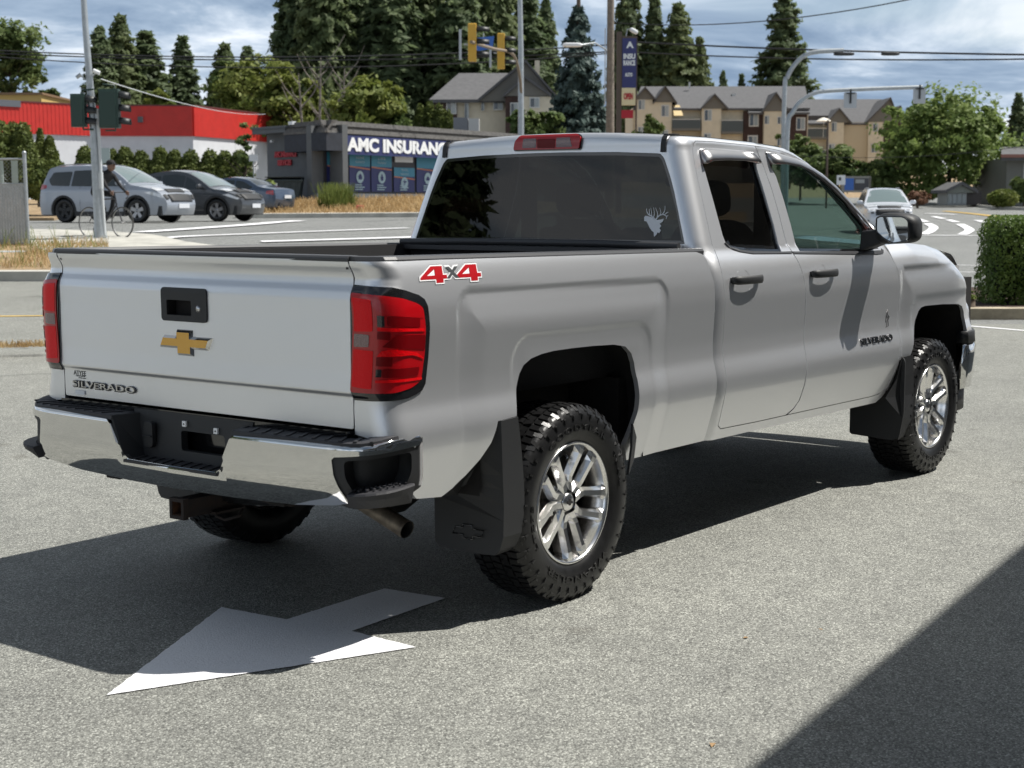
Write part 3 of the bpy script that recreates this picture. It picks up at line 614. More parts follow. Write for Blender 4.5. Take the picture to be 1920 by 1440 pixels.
# ============================================================ VEGETATION
def leafmat(name, c1, c2, scale=1.2, rough=.6, trans=.25):
    m = bpy.data.materials.new(name); m.use_nodes = True; nt = m.node_tree; b = nt.nodes['Principled BSDF']; L = nt.links.new; out = nt.nodes['Material Output']
    t = nt.nodes.new('ShaderNodeTexCoord'); n = nt.nodes.new('ShaderNodeTexNoise'); n.inputs['Scale'].default_value = scale; n.inputs['Detail'].default_value = 5; n.inputs['Roughness'].default_value = .75; L(t.outputs['Object'], n.inputs['Vector'])
    r = nt.nodes.new('ShaderNodeValToRGB'); r.color_ramp.elements[0].position = .35; r.color_ramp.elements[0].color = (*c1, 1); r.color_ramp.elements[1].position = .66; r.color_ramp.elements[1].color = (*c2, 1); L(n.outputs[0], r.inputs[0])
    L(r.outputs[0], b.inputs['Base Color']); b.inputs['Roughness'].default_value = rough; b.inputs['Specular IOR Level'].default_value = .25
    tr = nt.nodes.new('ShaderNodeBsdfTranslucent'); L(r.outputs[0], tr.inputs[0]); mx = nt.nodes.new('ShaderNodeMixShader'); mx.inputs[0].default_value = trans; L(b.outputs[0], mx.inputs[1]); L(tr.outputs[0], mx.inputs[2]); L(mx.outputs[0], out.inputs[0]); return m
L_CON = leafmat('conifer_needles', (.085, .125, .060), (.19, .24, .12), .3, trans=.5)
L_CON2 = leafmat('cedar_needles', (.10, .14, .060), (.22, .26, .12), .3, trans=.5)
L_BLUE = leafmat('blue_spruce_needles', (.045, .075, .062), (.12, .165, .15), .7)
L_MAP = leafmat('maple_leaves', (.11, .17, .04), (.27, .34, .11), .5, trans=.45)
L_DEC = leafmat('broadleaf_leaves', (.07, .115, .032), (.19, .235, .085), .5, trans=.35)
L_YEL = leafmat('yellow_green_leaves', (.10, .14, .025), (.24, .26, .07), .6, trans=.35)
L_HED = leafmat('cedar_hedge_leaves', (.07, .10, .025), (.17, .20, .055), 1.2)
L_BOX = leafmat('boxwood_leaves', (.065, .12, .022), (.20, .28, .07), 3.0, rough=.45, trans=.35)
L_BRN = leafmat('reddish_leaves', (.14, .07, .04), (.30, .17, .11), 2)
L_DRY = leafmat('dry_grass_blades', (.38, .25, .11), (.62, .47, .26), 2, rough=.8)
L_GRS = leafmat('green_grass_blades', (.12, .17, .04), (.26, .30, .09), 2, rough=.8)
BARK = mat('bark', (.11, .085, .065), rough=.95, noise_amt=.4, noise_scale=6)
BARKG = mat('pale_bark', (.24, .21, .18), rough=.95, noise_amt=.4, noise_scale=6)
def quads(cent, nrm, size, rng, asp=1.6):
    n = len(cent); a = rng.normal(size=(n, 3)); a -= (a*nrm).sum(1, keepdims=True)*nrm; a /= np.linalg.norm(a, axis=1, keepdims=True)+1e-9; b = np.cross(nrm, a)
    s = (size*(.6+.8*rng.random(n)))[:, None]; v = np.stack([cent-a*s*asp*.5, cent-b*s*.42+a*s*.05, cent+a*s*asp*.5, cent+b*s*.42+a*s*.05], 1); return v.reshape(-1, 3)
def mesh_quads(name, V, mats_, extra=None):
    me = bpy.data.meshes.new(name); n = len(V)//4
    me.vertices.add(len(V)); me.vertices.foreach_set('co', V.astype(np.float32).ravel()); me.loops.add(4*n); me.loops.foreach_set('vertex_index', np.arange(4*n, dtype=np.int32)); me.polygons.add(n)
    me.polygons.foreach_set('loop_start', np.arange(0, 4*n, 4, dtype=np.int32)); me.polygons.foreach_set('loop_total', np.full(n, 4, np.int32)); me.update(); me.validate(); me.materials.append(mats_); return me
def unit(rng, n):
    a = rng.normal(size=(n, 3)); return a/np.linalg.norm(a, axis=1, keepdims=True)
def crown_mesh(name, mt, lobes, leaf, nl, seed, fill=.45, solid=False):      # lobes: (cx,cy,cz,rx,ry,rz)
    rng = np.random.default_rng(seed); out = []
    tot = sum(l[3]*l[5] for l in lobes)
    for l in lobes:
        c = np.array(l[:3]); r = np.array(l[3:]); 
        if solid:
            n_ = int(nl*l[3]*l[5]/tot); u = unit(rng, n_); rad = .80+.2*rng.random(n_)+.10*np.sin(u[:, 0]*9+seed)*np.sin(u[:, 1]*8+u[:, 2]*11); cc = c+u*rad[:, None]*r; nn = u*.8+unit(rng, n_)*.9; nn /= np.linalg.norm(nn, axis=1, keepdims=True); out.append(quads(cc, nn, np.full(n_, leaf), rng)); continue
        ncl = max(6, int(nl*l[3]*l[5]/tot/55)); u = unit(rng, ncl); rad = fill+(1-fill)*rng.random(ncl)**.6
        rad *= 1+.18*np.sin(u[:, 0]*5+seed)*np.cos(u[:, 1]*4+u[:, 2]*6); cc = c+u*rad[:, None]*r
        for q, uu in zip(cc, u):
            k = 55; cr = .30*min(r)*(.5+.8*rng.random()); d = unit(rng, k)*cr*rng.random((k, 1))**.4*np.array([1.25, 1.25, .8]); nn = unit(rng, k)*.9+uu*.8+np.array([0, 0, .5]); nn /= np.linalg.norm(nn, axis=1, keepdims=True); out.append(quads(q+d, nn, np.full(k, leaf), rng))
    return mesh_quads(name, np.concatenate(out), mt)
def conifer_mesh(name, mt, H, R, leaf, seed, layers=46, bare=.06, droop=.30, power=.85, ragged=.3, dens=1.0):
    rng = np.random.default_rng(seed); out = []
    for i in range(layers):
        t = (i+rng.random()*.8)/layers; z = H*(bare+(1-bare)*t); rr = R*(1-t)**power*(1-ragged*rng.random())+.12
        nb = max(4, int(6+9*(1-t)))
        for b in range(nb):
            a = rng.random()*2*PI; L = rr*(1-ragged*.8*rng.random()); m_ = max(3, int(L/(leaf*.42)*dens)); s = np.linspace(.08, 1, m_); x = s*L
            zz = z-droop*L*s**1.3+.10*L*s**4; c = np.stack([np.cos(a)*x, np.sin(a)*x, zz], 1); k = 4
            c = np.repeat(c, k, 0); w = np.repeat(leaf*(.55+.9*(1-s))*(1.0), k); side = np.array([-math.sin(a), math.cos(a), 0]); c = c+side*(rng.random(len(c))[:, None]-.5)*(w[:, None]*2.2)+rng.normal(size=c.shape)*leaf*.22; c[:, 2] -= rng.random(len(c))*leaf*.7
            nn = np.stack([np.cos(a)*.75+rng.normal(size=len(c))*.45, np.sin(a)*.75+rng.normal(size=len(c))*.45, .55+rng.normal(size=len(c))*.25], 1); nn /= np.linalg.norm(nn, axis=1, keepdims=True); out.append(quads(c, nn, np.full(len(c), leaf), rng, 1.9))
    return mesh_quads(name, np.concatenate(out), mt)
def trunk_mesh(name, mt, H, r0, limbs, seed):
    rd = random.Random(seed); m = MB(); m.tube([(0, 0, -.3), (.05*r0, 0, H*.3), (rd.uniform(-.3, .3)*r0, 0, H*.65), (0, 0, H)], [r0, r0*.8, r0*.5, r0*.12], 8)
    for i in range(limbs):
        a = rd.random()*2*PI; z = H*rd.uniform(.25, .7); L = H*rd.uniform(.22, .4); m.tube([(0, 0, z), (math.cos(a)*L*.5, math.sin(a)*L*.5, z+L*.35), (math.cos(a)*L, math.sin(a)*L, z+L*.8)], [r0*.4, r0*.25, r0*.06], 5)
    me = bpy.data.meshes.new(name); me.from_pydata(m.v, [], m.f); me.update(); me.polygons.foreach_set('use_smooth', [True]*len(m.f)); me.materials.append(mt); return me
CM = [conifer_mesh('conifer_crown', L_CON, 24, 5.2, .44, 11, layers=60, power=.55, ragged=.22), conifer_mesh('conifer_crown', L_CON, 24, 4.4, .42, 12, layers=60, power=.66, ragged=.32), conifer_mesh('conifer_crown', L_CON2, 24, 6.2, .46, 13, layers=58, power=.5, droop=.45)]
CT = [trunk_mesh('conifer_trunk', BARK, 22, .42, 0, 1)]
GC = 'conifers standing behind the buildings'
def tree(name, cm, tm, u, d, vtop, width=None, label='', cat='tree', group=None, H0=24, R0=5.2, vbase=None, rot=None):
    p = UD(u, d); zt = zpx(vtop, d); zb = p.z if vbase is None else zpx(vbase, d); H = zt-zb; s = H/H0; sx = s
    if width: sx = (width*d/FPX/2)/R0
    e = empty(name, (p.x, p.y, zb), (u*1.7) % 6.28 if rot is None else rot, label, cat, group); e.scale = (sx, sx, s)
    for nm, me in (('trunk', tm), ('crown', cm)):
        if me is None: continue
        o = bpy.data.objects.new(nm, me); COL.objects.link(o); o.parent = e
    return e
con = [(196, 150, 55, 62, 0, 'slim dark conifer just right of the signal pole behind the warehouse'), (236, 152, 33, 74, 2, 'tallest dark conifer behind the red warehouse, right of the signal pole'), (282, 155, 62, 92, 1, 'broad dark conifer between the tallest one and the lone pointed one'), (350, 158, 70, 66, 1, 'lone pointed conifer above the dark face of the red warehouse'), (428, 160, 85, 70, 2, 'grey green conifer at the left foot of the big forest stand'), (470, 168, 92, 80, 0, 'low dark conifer behind the yellow green trees'),
       (556, 130, -60, 96, 0, 'huge dark conifer forming the left edge of the forest stand'), (612, 128, -120, 120, 2, 'second huge conifer from the left edge of the forest stand'), (672, 134, -80, 118, 0, 'huge dark conifer behind the bare trunk gap in the stand'), (735, 130, -140, 130, 1, 'huge conifer above the insurance sign'), (800, 134, -90, 122, 2, 'huge conifer left of the yellow traffic signals'), (862, 130, -60, 118, 0, 'huge conifer directly behind the left traffic signal'), (925, 136, -110, 118, 2, 'huge conifer between the two traffic signals'), (985, 140, -40, 112, 1, 'huge conifer at the right end of the forest stand'), (1023, 150, 5, 62, 0, 'thin ragged conifer at the right end of the stand beside the blue spruce'),
       (1176, 222, -55, 72, 0, 'dark conifer directly behind the power pole'), (1224, 222, -8, 66, 1, 'pointed conifer just right of the sign pylon'), (1268, 222, 14, 96, 2, 'broad cedar behind the small gables of the apartments'), (1308, 222, 75, 66, 2, 'cedar sloping down at the right of the broad one'), (1352, 230, 138, 36, 0, 'tiny far conifer over the apartment roof, left one'), (1387, 230, 142, 38, 1, 'tiny far conifer over the apartment roof, right one'), (1903, 150, 178, 58, 1, 'small dark conifer at the far right behind the maple'), (1700, 240, 205, 50, 1, 'dark conifer between the end gable and the maple')]
for u, d, vt, w, k, lab in con:
    wk = 1.75 if vt < 30 else (2.2 if u < 440 else 1.6)
    tree('conifer', CM[k], CT[0], u, d, vt, w*wk, lab, 'conifer', GC, R0=(5.2, 4.4, 6.2)[k])
bigc = conifer_mesh('conifer_crown', L_CON, 22, 6.0, .42, 31, layers=42, power=.70, droop=.12, ragged=.45, dens=1.1); tree('conifer', bigc, CT[0], 1463, 228, -28, 190, 'big open branched fir behind the curved street lamp', 'fir tree', None, H0=22, R0=6.0, vbase=262)
spr = conifer_mesh('spruce_crown', L_BLUE, 14, 4.6, .32, 41, layers=44, power=.62, droop=.22, ragged=.25, bare=.0); tree('spruce', spr, CT[0], 1083, 92, 18, 175, 'blue grey spruce left of the wooden power pole', 'spruce tree', None, H0=14, R0=4.6, vbase=345)
def decid(name, mt, u, d, vt, vb, w, label, seed, leaf=.30, nl=7000, cat='tree', group=None, lobes=None, bark=BARK, solid=False):
    H = (vb-vt)*d/FPX; R = w*d/FPX/2; rd = random.Random(seed)
    lb = lobes or [(0, 0, .55, 1, 1, .42)]+[(rd.uniform(-.5, .5), rd.uniform(-.5, .5), rd.uniform(.35, .78), rd.uniform(.35, .6), rd.uniform(.35, .6), rd.uniform(.18, .30)) for _ in range(9)]
    L = [(a*R, b*R, c*H, x*R, y*R, z*H) for a, b, c, x, y, z in lb]; cm = crown_mesh('crown', mt, L, leaf, nl, seed, solid=solid); tm = trunk_mesh('trunk', bark, H*.7, max(.10, H*.022), 7, seed)
    p = UD(u, d); e = empty(name, (p.x, p.y, zpx(vb, d)), 0, label, cat, group)
    for nm, me in (('trunk', tm), ('crown', cm)): o = bpy.data.objects.new(nm, me); COL.objects.link(o); o.parent = e
    return e
# maple with upright spires
rd = random.Random(77); lb = [(0, 0, .45, .95, .9, .34), (-.1, 0, .66, .55, .55, .24)]
for i in range(16):
    a = -.95+1.9*i/15; hh = (.93-.34*abs(a-.05)**1.5)*rd.uniform(.86, 1.0); lb.append((a*.86, rd.uniform(-.4, .4), hh-.13, .15, .15, .14))
for i in range(14): lb.append((rd.uniform(-.85, .85), rd.uniform(-.6, .6), rd.uniform(.15, .6), .26, .26, .13))
decid('maple_tree', L_MAP, 1778, 118, 138, 392, 290, 'large bright green maple on the far side of the road at the right', 5, leaf=.26, nl=26000, lobes=lb)
for i, (mt, u, d, vt, vb, w, lab, nl) in enumerate((
    (L_DEC, 30, 125, 30, 215, 150, 'pale green broadleaf tree above the ochre building at the left edge', 9000), (L_DEC, 100, 128, 165, 230, 40, 'small broadleaf clump right of the pale tree over the red roof', 1500),
    (L_YEL, 480, 112, 84, 300, 150, 'yellow green tree left of the bare trunks behind the warehouse', 8000), (L_YEL, 545, 105, 128, 300, 130, 'yellow green tree over the left wall of the office', 7000), (L_DEC, 440, 118, 120, 290, 90, 'grey green tree behind the right corner of the warehouse', 4000),
    (L_YEL, 690, 96, 150, 300, 130, 'bright green tree above the office roof', 7000), (L_DEC, 740, 98, 175, 300, 70, 'leaning green bush right of the bright tree over the office roof', 3000), (L_YEL, 310, 104, 172, 260, 60, 'yellow green treetop just over the dark red wall', 2000),
    (L_DEC, 1500, 122, 262, 370, 90, 'green shrub tree in front of the brown brick bay', 4000), (L_DEC, 1570, 118, 275, 375, 110, 'rounded green tree below the tan wall', 4500), (L_DEC, 1640, 116, 300, 385, 90, 'dark green shrub behind the white car', 3500), (L_DEC, 1480, 150, 255, 350, 60, 'small dark tree at the foot of the street lamp', 2000), (L_DEC, 1920, 106, 330, 392, 60, 'dark shrub below the grey house', 1500), (L_DEC, 1010, 90, 205, 290, 110, 'low green garden shrub left of the blue spruce', 4000), (L_DEC, 1215, 150, 215, 330, 60, 'dark leafy tree at the foot of the apartments beside the pylon', 2500))):
    decid('broadleaf_tree', mt, u, d, vt, vb, w, lab, 100+i, nl=nl, leaf=.30 if d < 130 else .4)
for i, (u, w, vt) in enumerate(((790, 22, 198), (808, 24, 193), (826, 26, 198), (842, 20, 210))): decid('cypress', L_HED, u, 97, vt, 300, w, ('first clipped cypress from the left on the office roof line', 'tallest cypress over the office roof line', 'third cypress from the left over the office roof line', 'rightmost low cypress beside the air handling unit')[i], 150+i, nl=1800, leaf=.2, solid=True, cat='cypress', group='cypresses behind the office', lobes=[(0, 0, .5, 1, 1, .5), (0, 0, .3, .9, .9, .3), (0, 0, .7, .7, .7, .28)])
# bare trunks
for i, (u, vt, ln) in enumerate(((600, 112, 6), (572, 140, -8), (622, 150, 22), (640, 132, 10))):
    f = Fr('bare_tree', u, 101, ('tall bare grey snag behind the office roof', 'leftmost bare grey snag', 'bare snag leaning right over the office roof', 'thin bare snag right of the tallest')[i], 'bare tree', 'bare snags behind the office'); m = MB(); H = f.z(vt); rd = random.Random(i)
    m.tube([(0, 0, 0), (ln*.01, 0, H*.5), (ln*.035, 0, H)], [.16, .11, .03], 6)
    for k in range(9):
        z = H*rd.uniform(.45, .95); a = rd.choice((-1, 1)); L = rd.uniform(.5, 1.6); m.tube([(ln*.035*z/H, 0, z), (ln*.035*z/H+a*L*.6, rd.uniform(-.5, .5), z+L*.7), (ln*.035*z/H+a*L, rd.uniform(-.6, .6), z+L*1.5)], [.05, .03, .01], 4)
    m.obj('trunk', BARKG, f.e)
# hedges: separate cedars
hm = {}
def cedar(u, d, vt, vb, w, label, seed, pointed=False, group='clipped cedars of the hedge', mt=None):
    lobes = [(0, 0, .42, 1, 1, .42), (0, 0, .75, .62, .62, .25)] if not pointed else [(0, 0, .30, 1, 1, .30), (0, 0, .55, .72, .72, .28), (0, 0, .80, .36, .36, .20)]
    decid('cedar', mt or L_HED, u, d, vt, vb, w*1.25, label, seed, leaf=.12 if d < 90 else .16, nl=4200, cat='cedar', group=group, lobes=lobes, solid=True)
for i, (u, d, vt, vb, w, pt, lab) in enumerate(((5, 62, 226, 372, 54, False, 'tall cedar column at the left edge behind the mesh fence'), (28, 63, 228, 372, 44, False, 'tall cedar column right of the one at the left edge'), (48, 62, 230, 372, 44, False, 'tall cedar column above the fence post'), (80, 68, 240, 350, 26, True, 'slim pointed cedar left of the pair before the white wall'), (98, 68, 254, 355, 34, True, 'slim pointed cedar right of the pair before the white wall'), (75, 60, 296, 372, 66, False, 'low bushy cedar under the pointed pair'), (105, 60, 300, 372, 50, False, 'low bushy cedar behind the back of the silver car'),
    (162, 84, 272, 372, 40, False, 'cedar clump behind the signal pole, left of it'), (212, 84, 278, 372, 34, False, 'cedar clump just right of the signal pole'), (238, 84, 275, 372, 42, False, 'cedar clump above the windscreen of the silver car'), (268, 84, 282, 372, 38, False, 'lower cedar clump above the bonnet of the silver car'), (303, 84, 275, 372, 38, False, 'cedar clump above the roof of the dark grey car'), (330, 84, 280, 372, 34, False, 'third cedar clump from the gap above the grey car'), (360, 84, 281, 372, 42, False, 'cedar clump right above the bonnet of the grey car'), (396, 84, 280, 372, 40, False, 'cedar clump above the blue car, left'), (424, 84, 282, 372, 38, False, 'cedar clump above the blue car, middle'), (452, 84, 281, 372, 40, False, 'rightmost cedar clump beside the dark office wall'))):
    cedar(u, d, vt, vb, w, lab, 200+i, pt)
decid('thin_tree', L_DRY if False else L_DEC, 462, 80, 225, 372, 50, 'thin brownish young tree between the warehouse and the office', 250, nl=900, leaf=.16, lobes=[(0, 0, .7, .9, .9, .3), (.2, 0, .45, .7, .7, .3)])
# shrubs on the median
decid('shrub', L_GRS, 500, 66, 336, 378, 44, 'pale leafy shrub in front of the dumpster', 260, nl=1500, leaf=.12, cat='shrub')
decid('shrub', L_BRN, 1720, 105, 360, 384, 46, 'reddish brown shrub by the far kerb left of the shelter', 262, nl=2200, leaf=.14, cat='shrub', lobes=[(0, 0, .45, 1, 1, .5)])
decid('shrub', L_YEL, 1880, 100, 356, 388, 56, 'round clipped yellow green shrub at the far kerb', 263, nl=4000, leaf=.12, solid=True, cat='shrub', lobes=[(0, 0, .45, 1, 1, .52)])
def blades(name, mt, polys, n, hmin, hmax, w, label=None, kind='stuff', seed=1, lean=.35, parent=None, clump=0):
    rng = np.random.default_rng(seed); P = np.array(polys); lo, hi = P.min(0), P.max(0); pts = []
    while len(pts) < n:
        c = rng.random((n, 2))*(hi-lo)+lo; k = pip(c, polys); c = c[k]
        if clump: c = c[[noise.noise(Vector((a*.9, b*.9, seed))) > clump-rng.random()*.35 for a, b in c]]
        pts += [tuple(q) for q in c]
    pts = pts[:n]; V = np.zeros((n, 4, 3)); 
    for i, (a, b) in enumerate(pts):
        h = hmin+(hmax-hmin)*rng.random()**2; an = rng.random()*2*PI; dx, dy = math.cos(an), math.sin(an); z = hgt(a, b)+.10 if parent is None else 0; lx, ly = rng.normal()*lean*h, rng.normal()*lean*h
        V[i] = [(a-dx*w/2, b-dy*w/2, z), (a+dx*w/2, b+dy*w/2, z), (a+dx*w*.2+lx, b+dy*w*.2+ly, z+h), (a-dx*w*.2+lx, b-dy*w*.2+ly, z+h)]
    me = mesh_quads(name, V.reshape(-1, 3), mt); o = bpy.data.objects.new(name, me); COL.objects.link(o)
    if parent is None: o['kind'] = kind
    if label: o['label'] = label
    return o
def sp(near, far): return [tuple(UD(u, D).xy) for u, D in near]+[tuple(UD(u, D).xy) for u, D in far[::-1]]
blades('dry_grass', L_DRY, sp([(465, 60.4), (800, 61)], [(465, 68), (640, 70), (800, 72)]), 9000, .08, .32, .035, 'dry yellow grass on the median before the office', seed=3)
blades('dry_grass', L_DRY, sp([(-150, 25.5), (200, 25.6)], [(-150, 30.5), (0, 30.5), (200, 30.9)]), 5200, .04, .20, .013, 'dry grass and weeds on the verge behind the kerb', seed=4, clump=.1)
blades('green_weeds', L_GRS, sp([(-150, 25.5), (200, 25.6)], [(-150, 30.5), (0, 30.5), (200, 30.9)]), 500, .12, .45, .014, 'green weeds scattered among the dry grass of the verge', seed=5, clump=.25)
blades('dry_grass', L_DRY, sp([(-200, 15.3), (90, 15.6)], [(-200, 15.5), (90, 15.8)]), 1500, .02, .07, .010, 'thin line of dry grass growing in the asphalt joint', seed=6)
t = UD(632, 64); e = empty('grass_clump', tuple(t), 0, 'tall green grass clump standing alone on the median', 'grass clump'); o = blades('blades', L_GRS, [(-.75, -.4), (.75, -.4), (.75, .4), (-.75, .4)], 1500, .5, 1.25, .035, parent=e, seed=8, lean=.2); o.parent = e
# box hedge at the right
def box_hedge():
    p0 = UD(1868, 21.7); x1 = 2.6; e = empty('box_hedge', (p0.x, p0.y, p0.z+.1), ANGL, 'dense clipped green hedge block on the bark bed at the right edge', 'hedge'); rng = np.random.default_rng(9); H = 1.30; R = .28; n = 60000
    c = np.stack([rng.random(n)*x1, rng.random(n)*1.05, rng.random(n)*H], 1); core = np.stack([np.clip(c[:, 0], R, x1-R), np.clip(c[:, 1], R, 1.05-R), np.clip(c[:, 2], 0, H-R)], 1); d = c-core; dl = np.linalg.norm(d, axis=1)
    wob = .05*np.sin(c[:, 0]*7+c[:, 2]*4)+.04*np.sin(c[:, 2]*9+c[:, 1]*5); k = (dl > R-.13+wob) & (dl < R+wob*.6+.02); c = c[k]; d = d[k]/(dl[k][:, None]+1e-6); nn = d*1.1+unit(rng, len(c))*.9; nn /= np.linalg.norm(nn, axis=1, keepdims=True)
    me = mesh_quads('foliage', quads(c, nn, np.full(len(c), .034), rng, 1.7), L_BOX); o = bpy.data.objects.new('foliage', me); COL.objects.link(o); o.parent = e
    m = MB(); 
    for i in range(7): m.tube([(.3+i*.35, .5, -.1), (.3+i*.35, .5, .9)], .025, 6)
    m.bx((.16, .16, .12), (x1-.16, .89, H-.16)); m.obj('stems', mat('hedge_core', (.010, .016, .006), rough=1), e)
box_hedge()
decid('small_weed', L_GRS, 1824, 20.98, 549, 572, 22, 'small green weed by the kerb left of the clipped hedge', 270, nl=350, leaf=.035, cat='weed', lobes=[(0, 0, .5, 1, 1, .5)])
# trees behind the camera, mirrored in the truck's rear window
for i, (x, y, s, lab) in enumerate(((-27, 26, .72, 'tall conifer behind the camera'), (-33, 12, .32, 'short conifer behind the camera'))):
    e = empty('conifer', (x, y, 0), i, lab, 'conifer'); e.scale = (s, s, s)
    for nm, me in (('trunk', CT[0]), ('crown', CM[i])): o = bpy.data.objects.new(nm, me); COL.objects.link(o); o.parent = e
# ============================================================ PICKUP TRUCK
def paint_mat(name, col, flake=True, metal=.55, rough=.36):
    m = mat(name, col, rough=rough, metal=metal, coat=1.0, crough=.035); nt = m.node_tree; b = nt.nodes['Principled BSDF']
    t = nt.nodes.new('ShaderNodeTexCoord'); v = nt.nodes.new('ShaderNodeTexVoronoi'); v.inputs['Scale'].default_value = 420
    nt.links.new(t.outputs['Object'], v.inputs['Vector']); bp = nt.nodes.new('ShaderNodeBump'); bp.inputs['Strength'].default_value = .10; bp.inputs['Distance'].default_value = .002
    nt.links.new(v.outputs['Distance'], bp.inputs['Height']); nt.links.new(bp.outputs[0], b.inputs['Normal'])
    n = nt.nodes.new('ShaderNodeTexNoise'); n.inputs['Scale'].default_value = 2.2; n.inputs['Detail'].default_value = 6; n.inputs['Roughness'].default_value = .7; nt.links.new(t.outputs['Object'], n.inputs['Vector'])
    mr = nt.nodes.new('ShaderNodeMapRange'); mr.inputs[1].default_value = .35; mr.inputs[2].default_value = .7; mr.inputs[3].default_value = .02; mr.inputs[4].default_value = .13
    nt.links.new(n.outputs[0], mr.inputs[0]); nt.links.new(mr.outputs[0], b.inputs['Coat Roughness'])
    return m
PAINT = paint_mat('silver_paint', (.81, .82, .845), metal=.80, rough=.37)
CHROME = mat('chrome', (.70, .70, .69), rough=.045, metal=1, bump=.03, bump_scale=9, bdist=.02)
RIMC = mat('wheel_chrome', (.92, .91, .90), rough=.21, metal=1)
TRIM = mat('black_textured_plastic', (.018, .019, .021), rough=.55, bump=.35, bump_scale=600, bdist=.0015)
PAD = mat('step_pad_plastic', (.032, .032, .037), rough=.6, bump=.4, bump_scale=500, bdist=.002)
GLOSSB = mat('gloss_black', (.010, .010, .011), rough=.12, coat=1)
RAILC = mat('rail_cap_plastic', (.045, .046, .050), rough=.42, bump=.2, bump_scale=400, bdist=.001)
LINER = mat('bed_liner', (.022, .022, .024), rough=.75, bump=.6, bump_scale=220, bdist=.004)
RUBBER = mat('tyre_rubber', (.010, .010, .0105), rough=.36, spec=.45, bump=.35, bump_scale=260, bdist=.0015, noise_amt=.35, noise_scale=30)
DARK = mat('dark_underbody', (.010, .009, .009), rough=.85, noise_amt=.5, noise_scale=9)
RUST = mat('rusty_steel', (.030, .019, .015), rough=.85, noise_amt=.6, noise_scale=30, col2=(.015, .013, .013))
RUSTIN = mat('rusty_orange_steel', (.13, .055, .022), rough=.9, noise_amt=.6, noise_scale=40, col2=(.04, .02, .012))
EXH = mat('exhaust_steel', (.30, .25, .19), rough=.5, metal=.7, noise_amt=.5, noise_scale=20, col2=(.12, .10, .08))
RED1 = mat('lamp_red', (.46, .0, .004), rough=.3, coat=.6, crough=.02)
RED2 = mat('lamp_bright_red', (.80, .0, .004), rough=.35, spec=.25, bump=.7, bump_scale=160, bdist=.003)
RED3 = mat('lamp_dark_red', (.17, .0, .002), rough=.3, spec=.3)
LCLR = mat('lamp_clear', (.20, .13, .125), rough=.2, metal=.5, coat=1, bump=.9, bump_scale=140, bdist=.004)
GOLD = mat('emblem_gold', (.80, .42, .04), rough=.35, metal=.25, coat=1)
DECALR = mat('decal_red', (.45, .004, .010), rough=.35, coat=.5)
DECALG = mat('decal_grey', (.07, .075, .08), rough=.35, coat=.5)
WHITE = mat('white_vinyl', (.92, .93, .95), rough=.45)
BADGE = mat('badge_chrome', (.60, .60, .61), rough=.15, metal=1)
BADGEE = mat('badge_edge', (.05, .05, .055), rough=.3)
TINT = glass('tinted_glass', (.032, .034, .033), ior=1.47)
TINT2 = glass('side_tinted_glass', (.075, .06, .06), ior=1.5)
GREENG = glass('green_glass', (.46, .58, .545), ior=1.6)
MIRR = mat('mirror_silver', (.75, .80, .82), rough=.02, metal=1)
SMOKE = glass('smoked_acrylic', (.22, .12, .11), ior=5.5, refl=.85, rough=.3)
SEAT = mat('seat_dark_fabric', (.030, .022, .022), rough=.8)
SEATR = mat('seat_red_trim', (.14, .022, .022), rough=.7)
DASH = mat('dashboard_plastic', (.035, .04, .04), rough=.6)
DISC = mat('brake_disc', (.12, .11, .10), rough=.5, metal=.8)

T = empty('pickup_truck', (0, 0, 0), 0, 'large silver double cab pickup truck with chrome rear bumper, parked over the white arrow', 'pickup truck')
ZB = [.40,.45,.55,.65,.72,.78,.83,.88,.95,1.05,1.15,1.22,1.28,1.33,1.37,1.41]
WBv = [.885,.905,.935,.963,.981,.986,.976,.962,.960,.967,.974,.972,.962,.950,.937,.914]
ZC = [.40,.45,.55,.65,.72,.78,.83,.88,.95,1.05,1.15,1.22,1.28,1.33,1.37]
WC = [.885,.905,.935,.963,.981,.986,.976,.962,.960,.967,.974,.968,.953,.929,.897]
def smooth_tab(zs, ws):
    g = np.arange(.3, 1.5, .004); y = np.interp(g, zs, ws); k = np.exp(-.5*(np.arange(-14, 15)*.004/.018)**2); k /= k.sum()
    y2 = np.convolve(np.pad(y, 14, mode='edge'), k, 'valid'); return g, y2
TB = smooth_tab(ZB, WBv); TC = smooth_tab(ZC, WC)
def sstep(a, b, x): t = min(1, max(0, (x-a)/(b-a))); return t*t*(3-2*t)
def rrect_sd(x, z, x0, x1, z1, r):   # signed distance to a rounded rect open at the bottom (negative inside)
    cx, hx = (x0+x1)/2, (x1-x0)/2; qx = abs(x-cx)-hx+r; qz = z-z1+r
    return math.hypot(max(qx, 0), max(qz, 0)) + min(max(qx, qz), 0) - r
def flare(d, d2, fade, z=1.0):
    # d: outer box, d2: inner arch band, positive inside
    o = 0.0
    k = .15+.85*sstep(1.02, 1.20, z); k2 = .25+.75*sstep(.86, 1.02, z)
    o -= .0075*k*sstep(0, .022, d); o += (.0095+.0075*k)*sstep(.018*k, .17, d)
    o += -.0055*k2*sstep(-.003, .028, d2) + .003*k2*sstep(.05, .12, d2)
    return o*fade
def ybed(x, z):
    w = float(np.interp(z, *TB))
    if z < 1.3:
        d = -rrect_sd(x, z, -.715+.02*(1.2-z), .725, 1.272-.012*x, .10); d2 = -rrect_sd(x, z, -.40, .59, 1.095-.01*x, .12)
        if d > 0 or d2 > -.03: w += flare(max(d, 0), d2, 1, z)
    return w
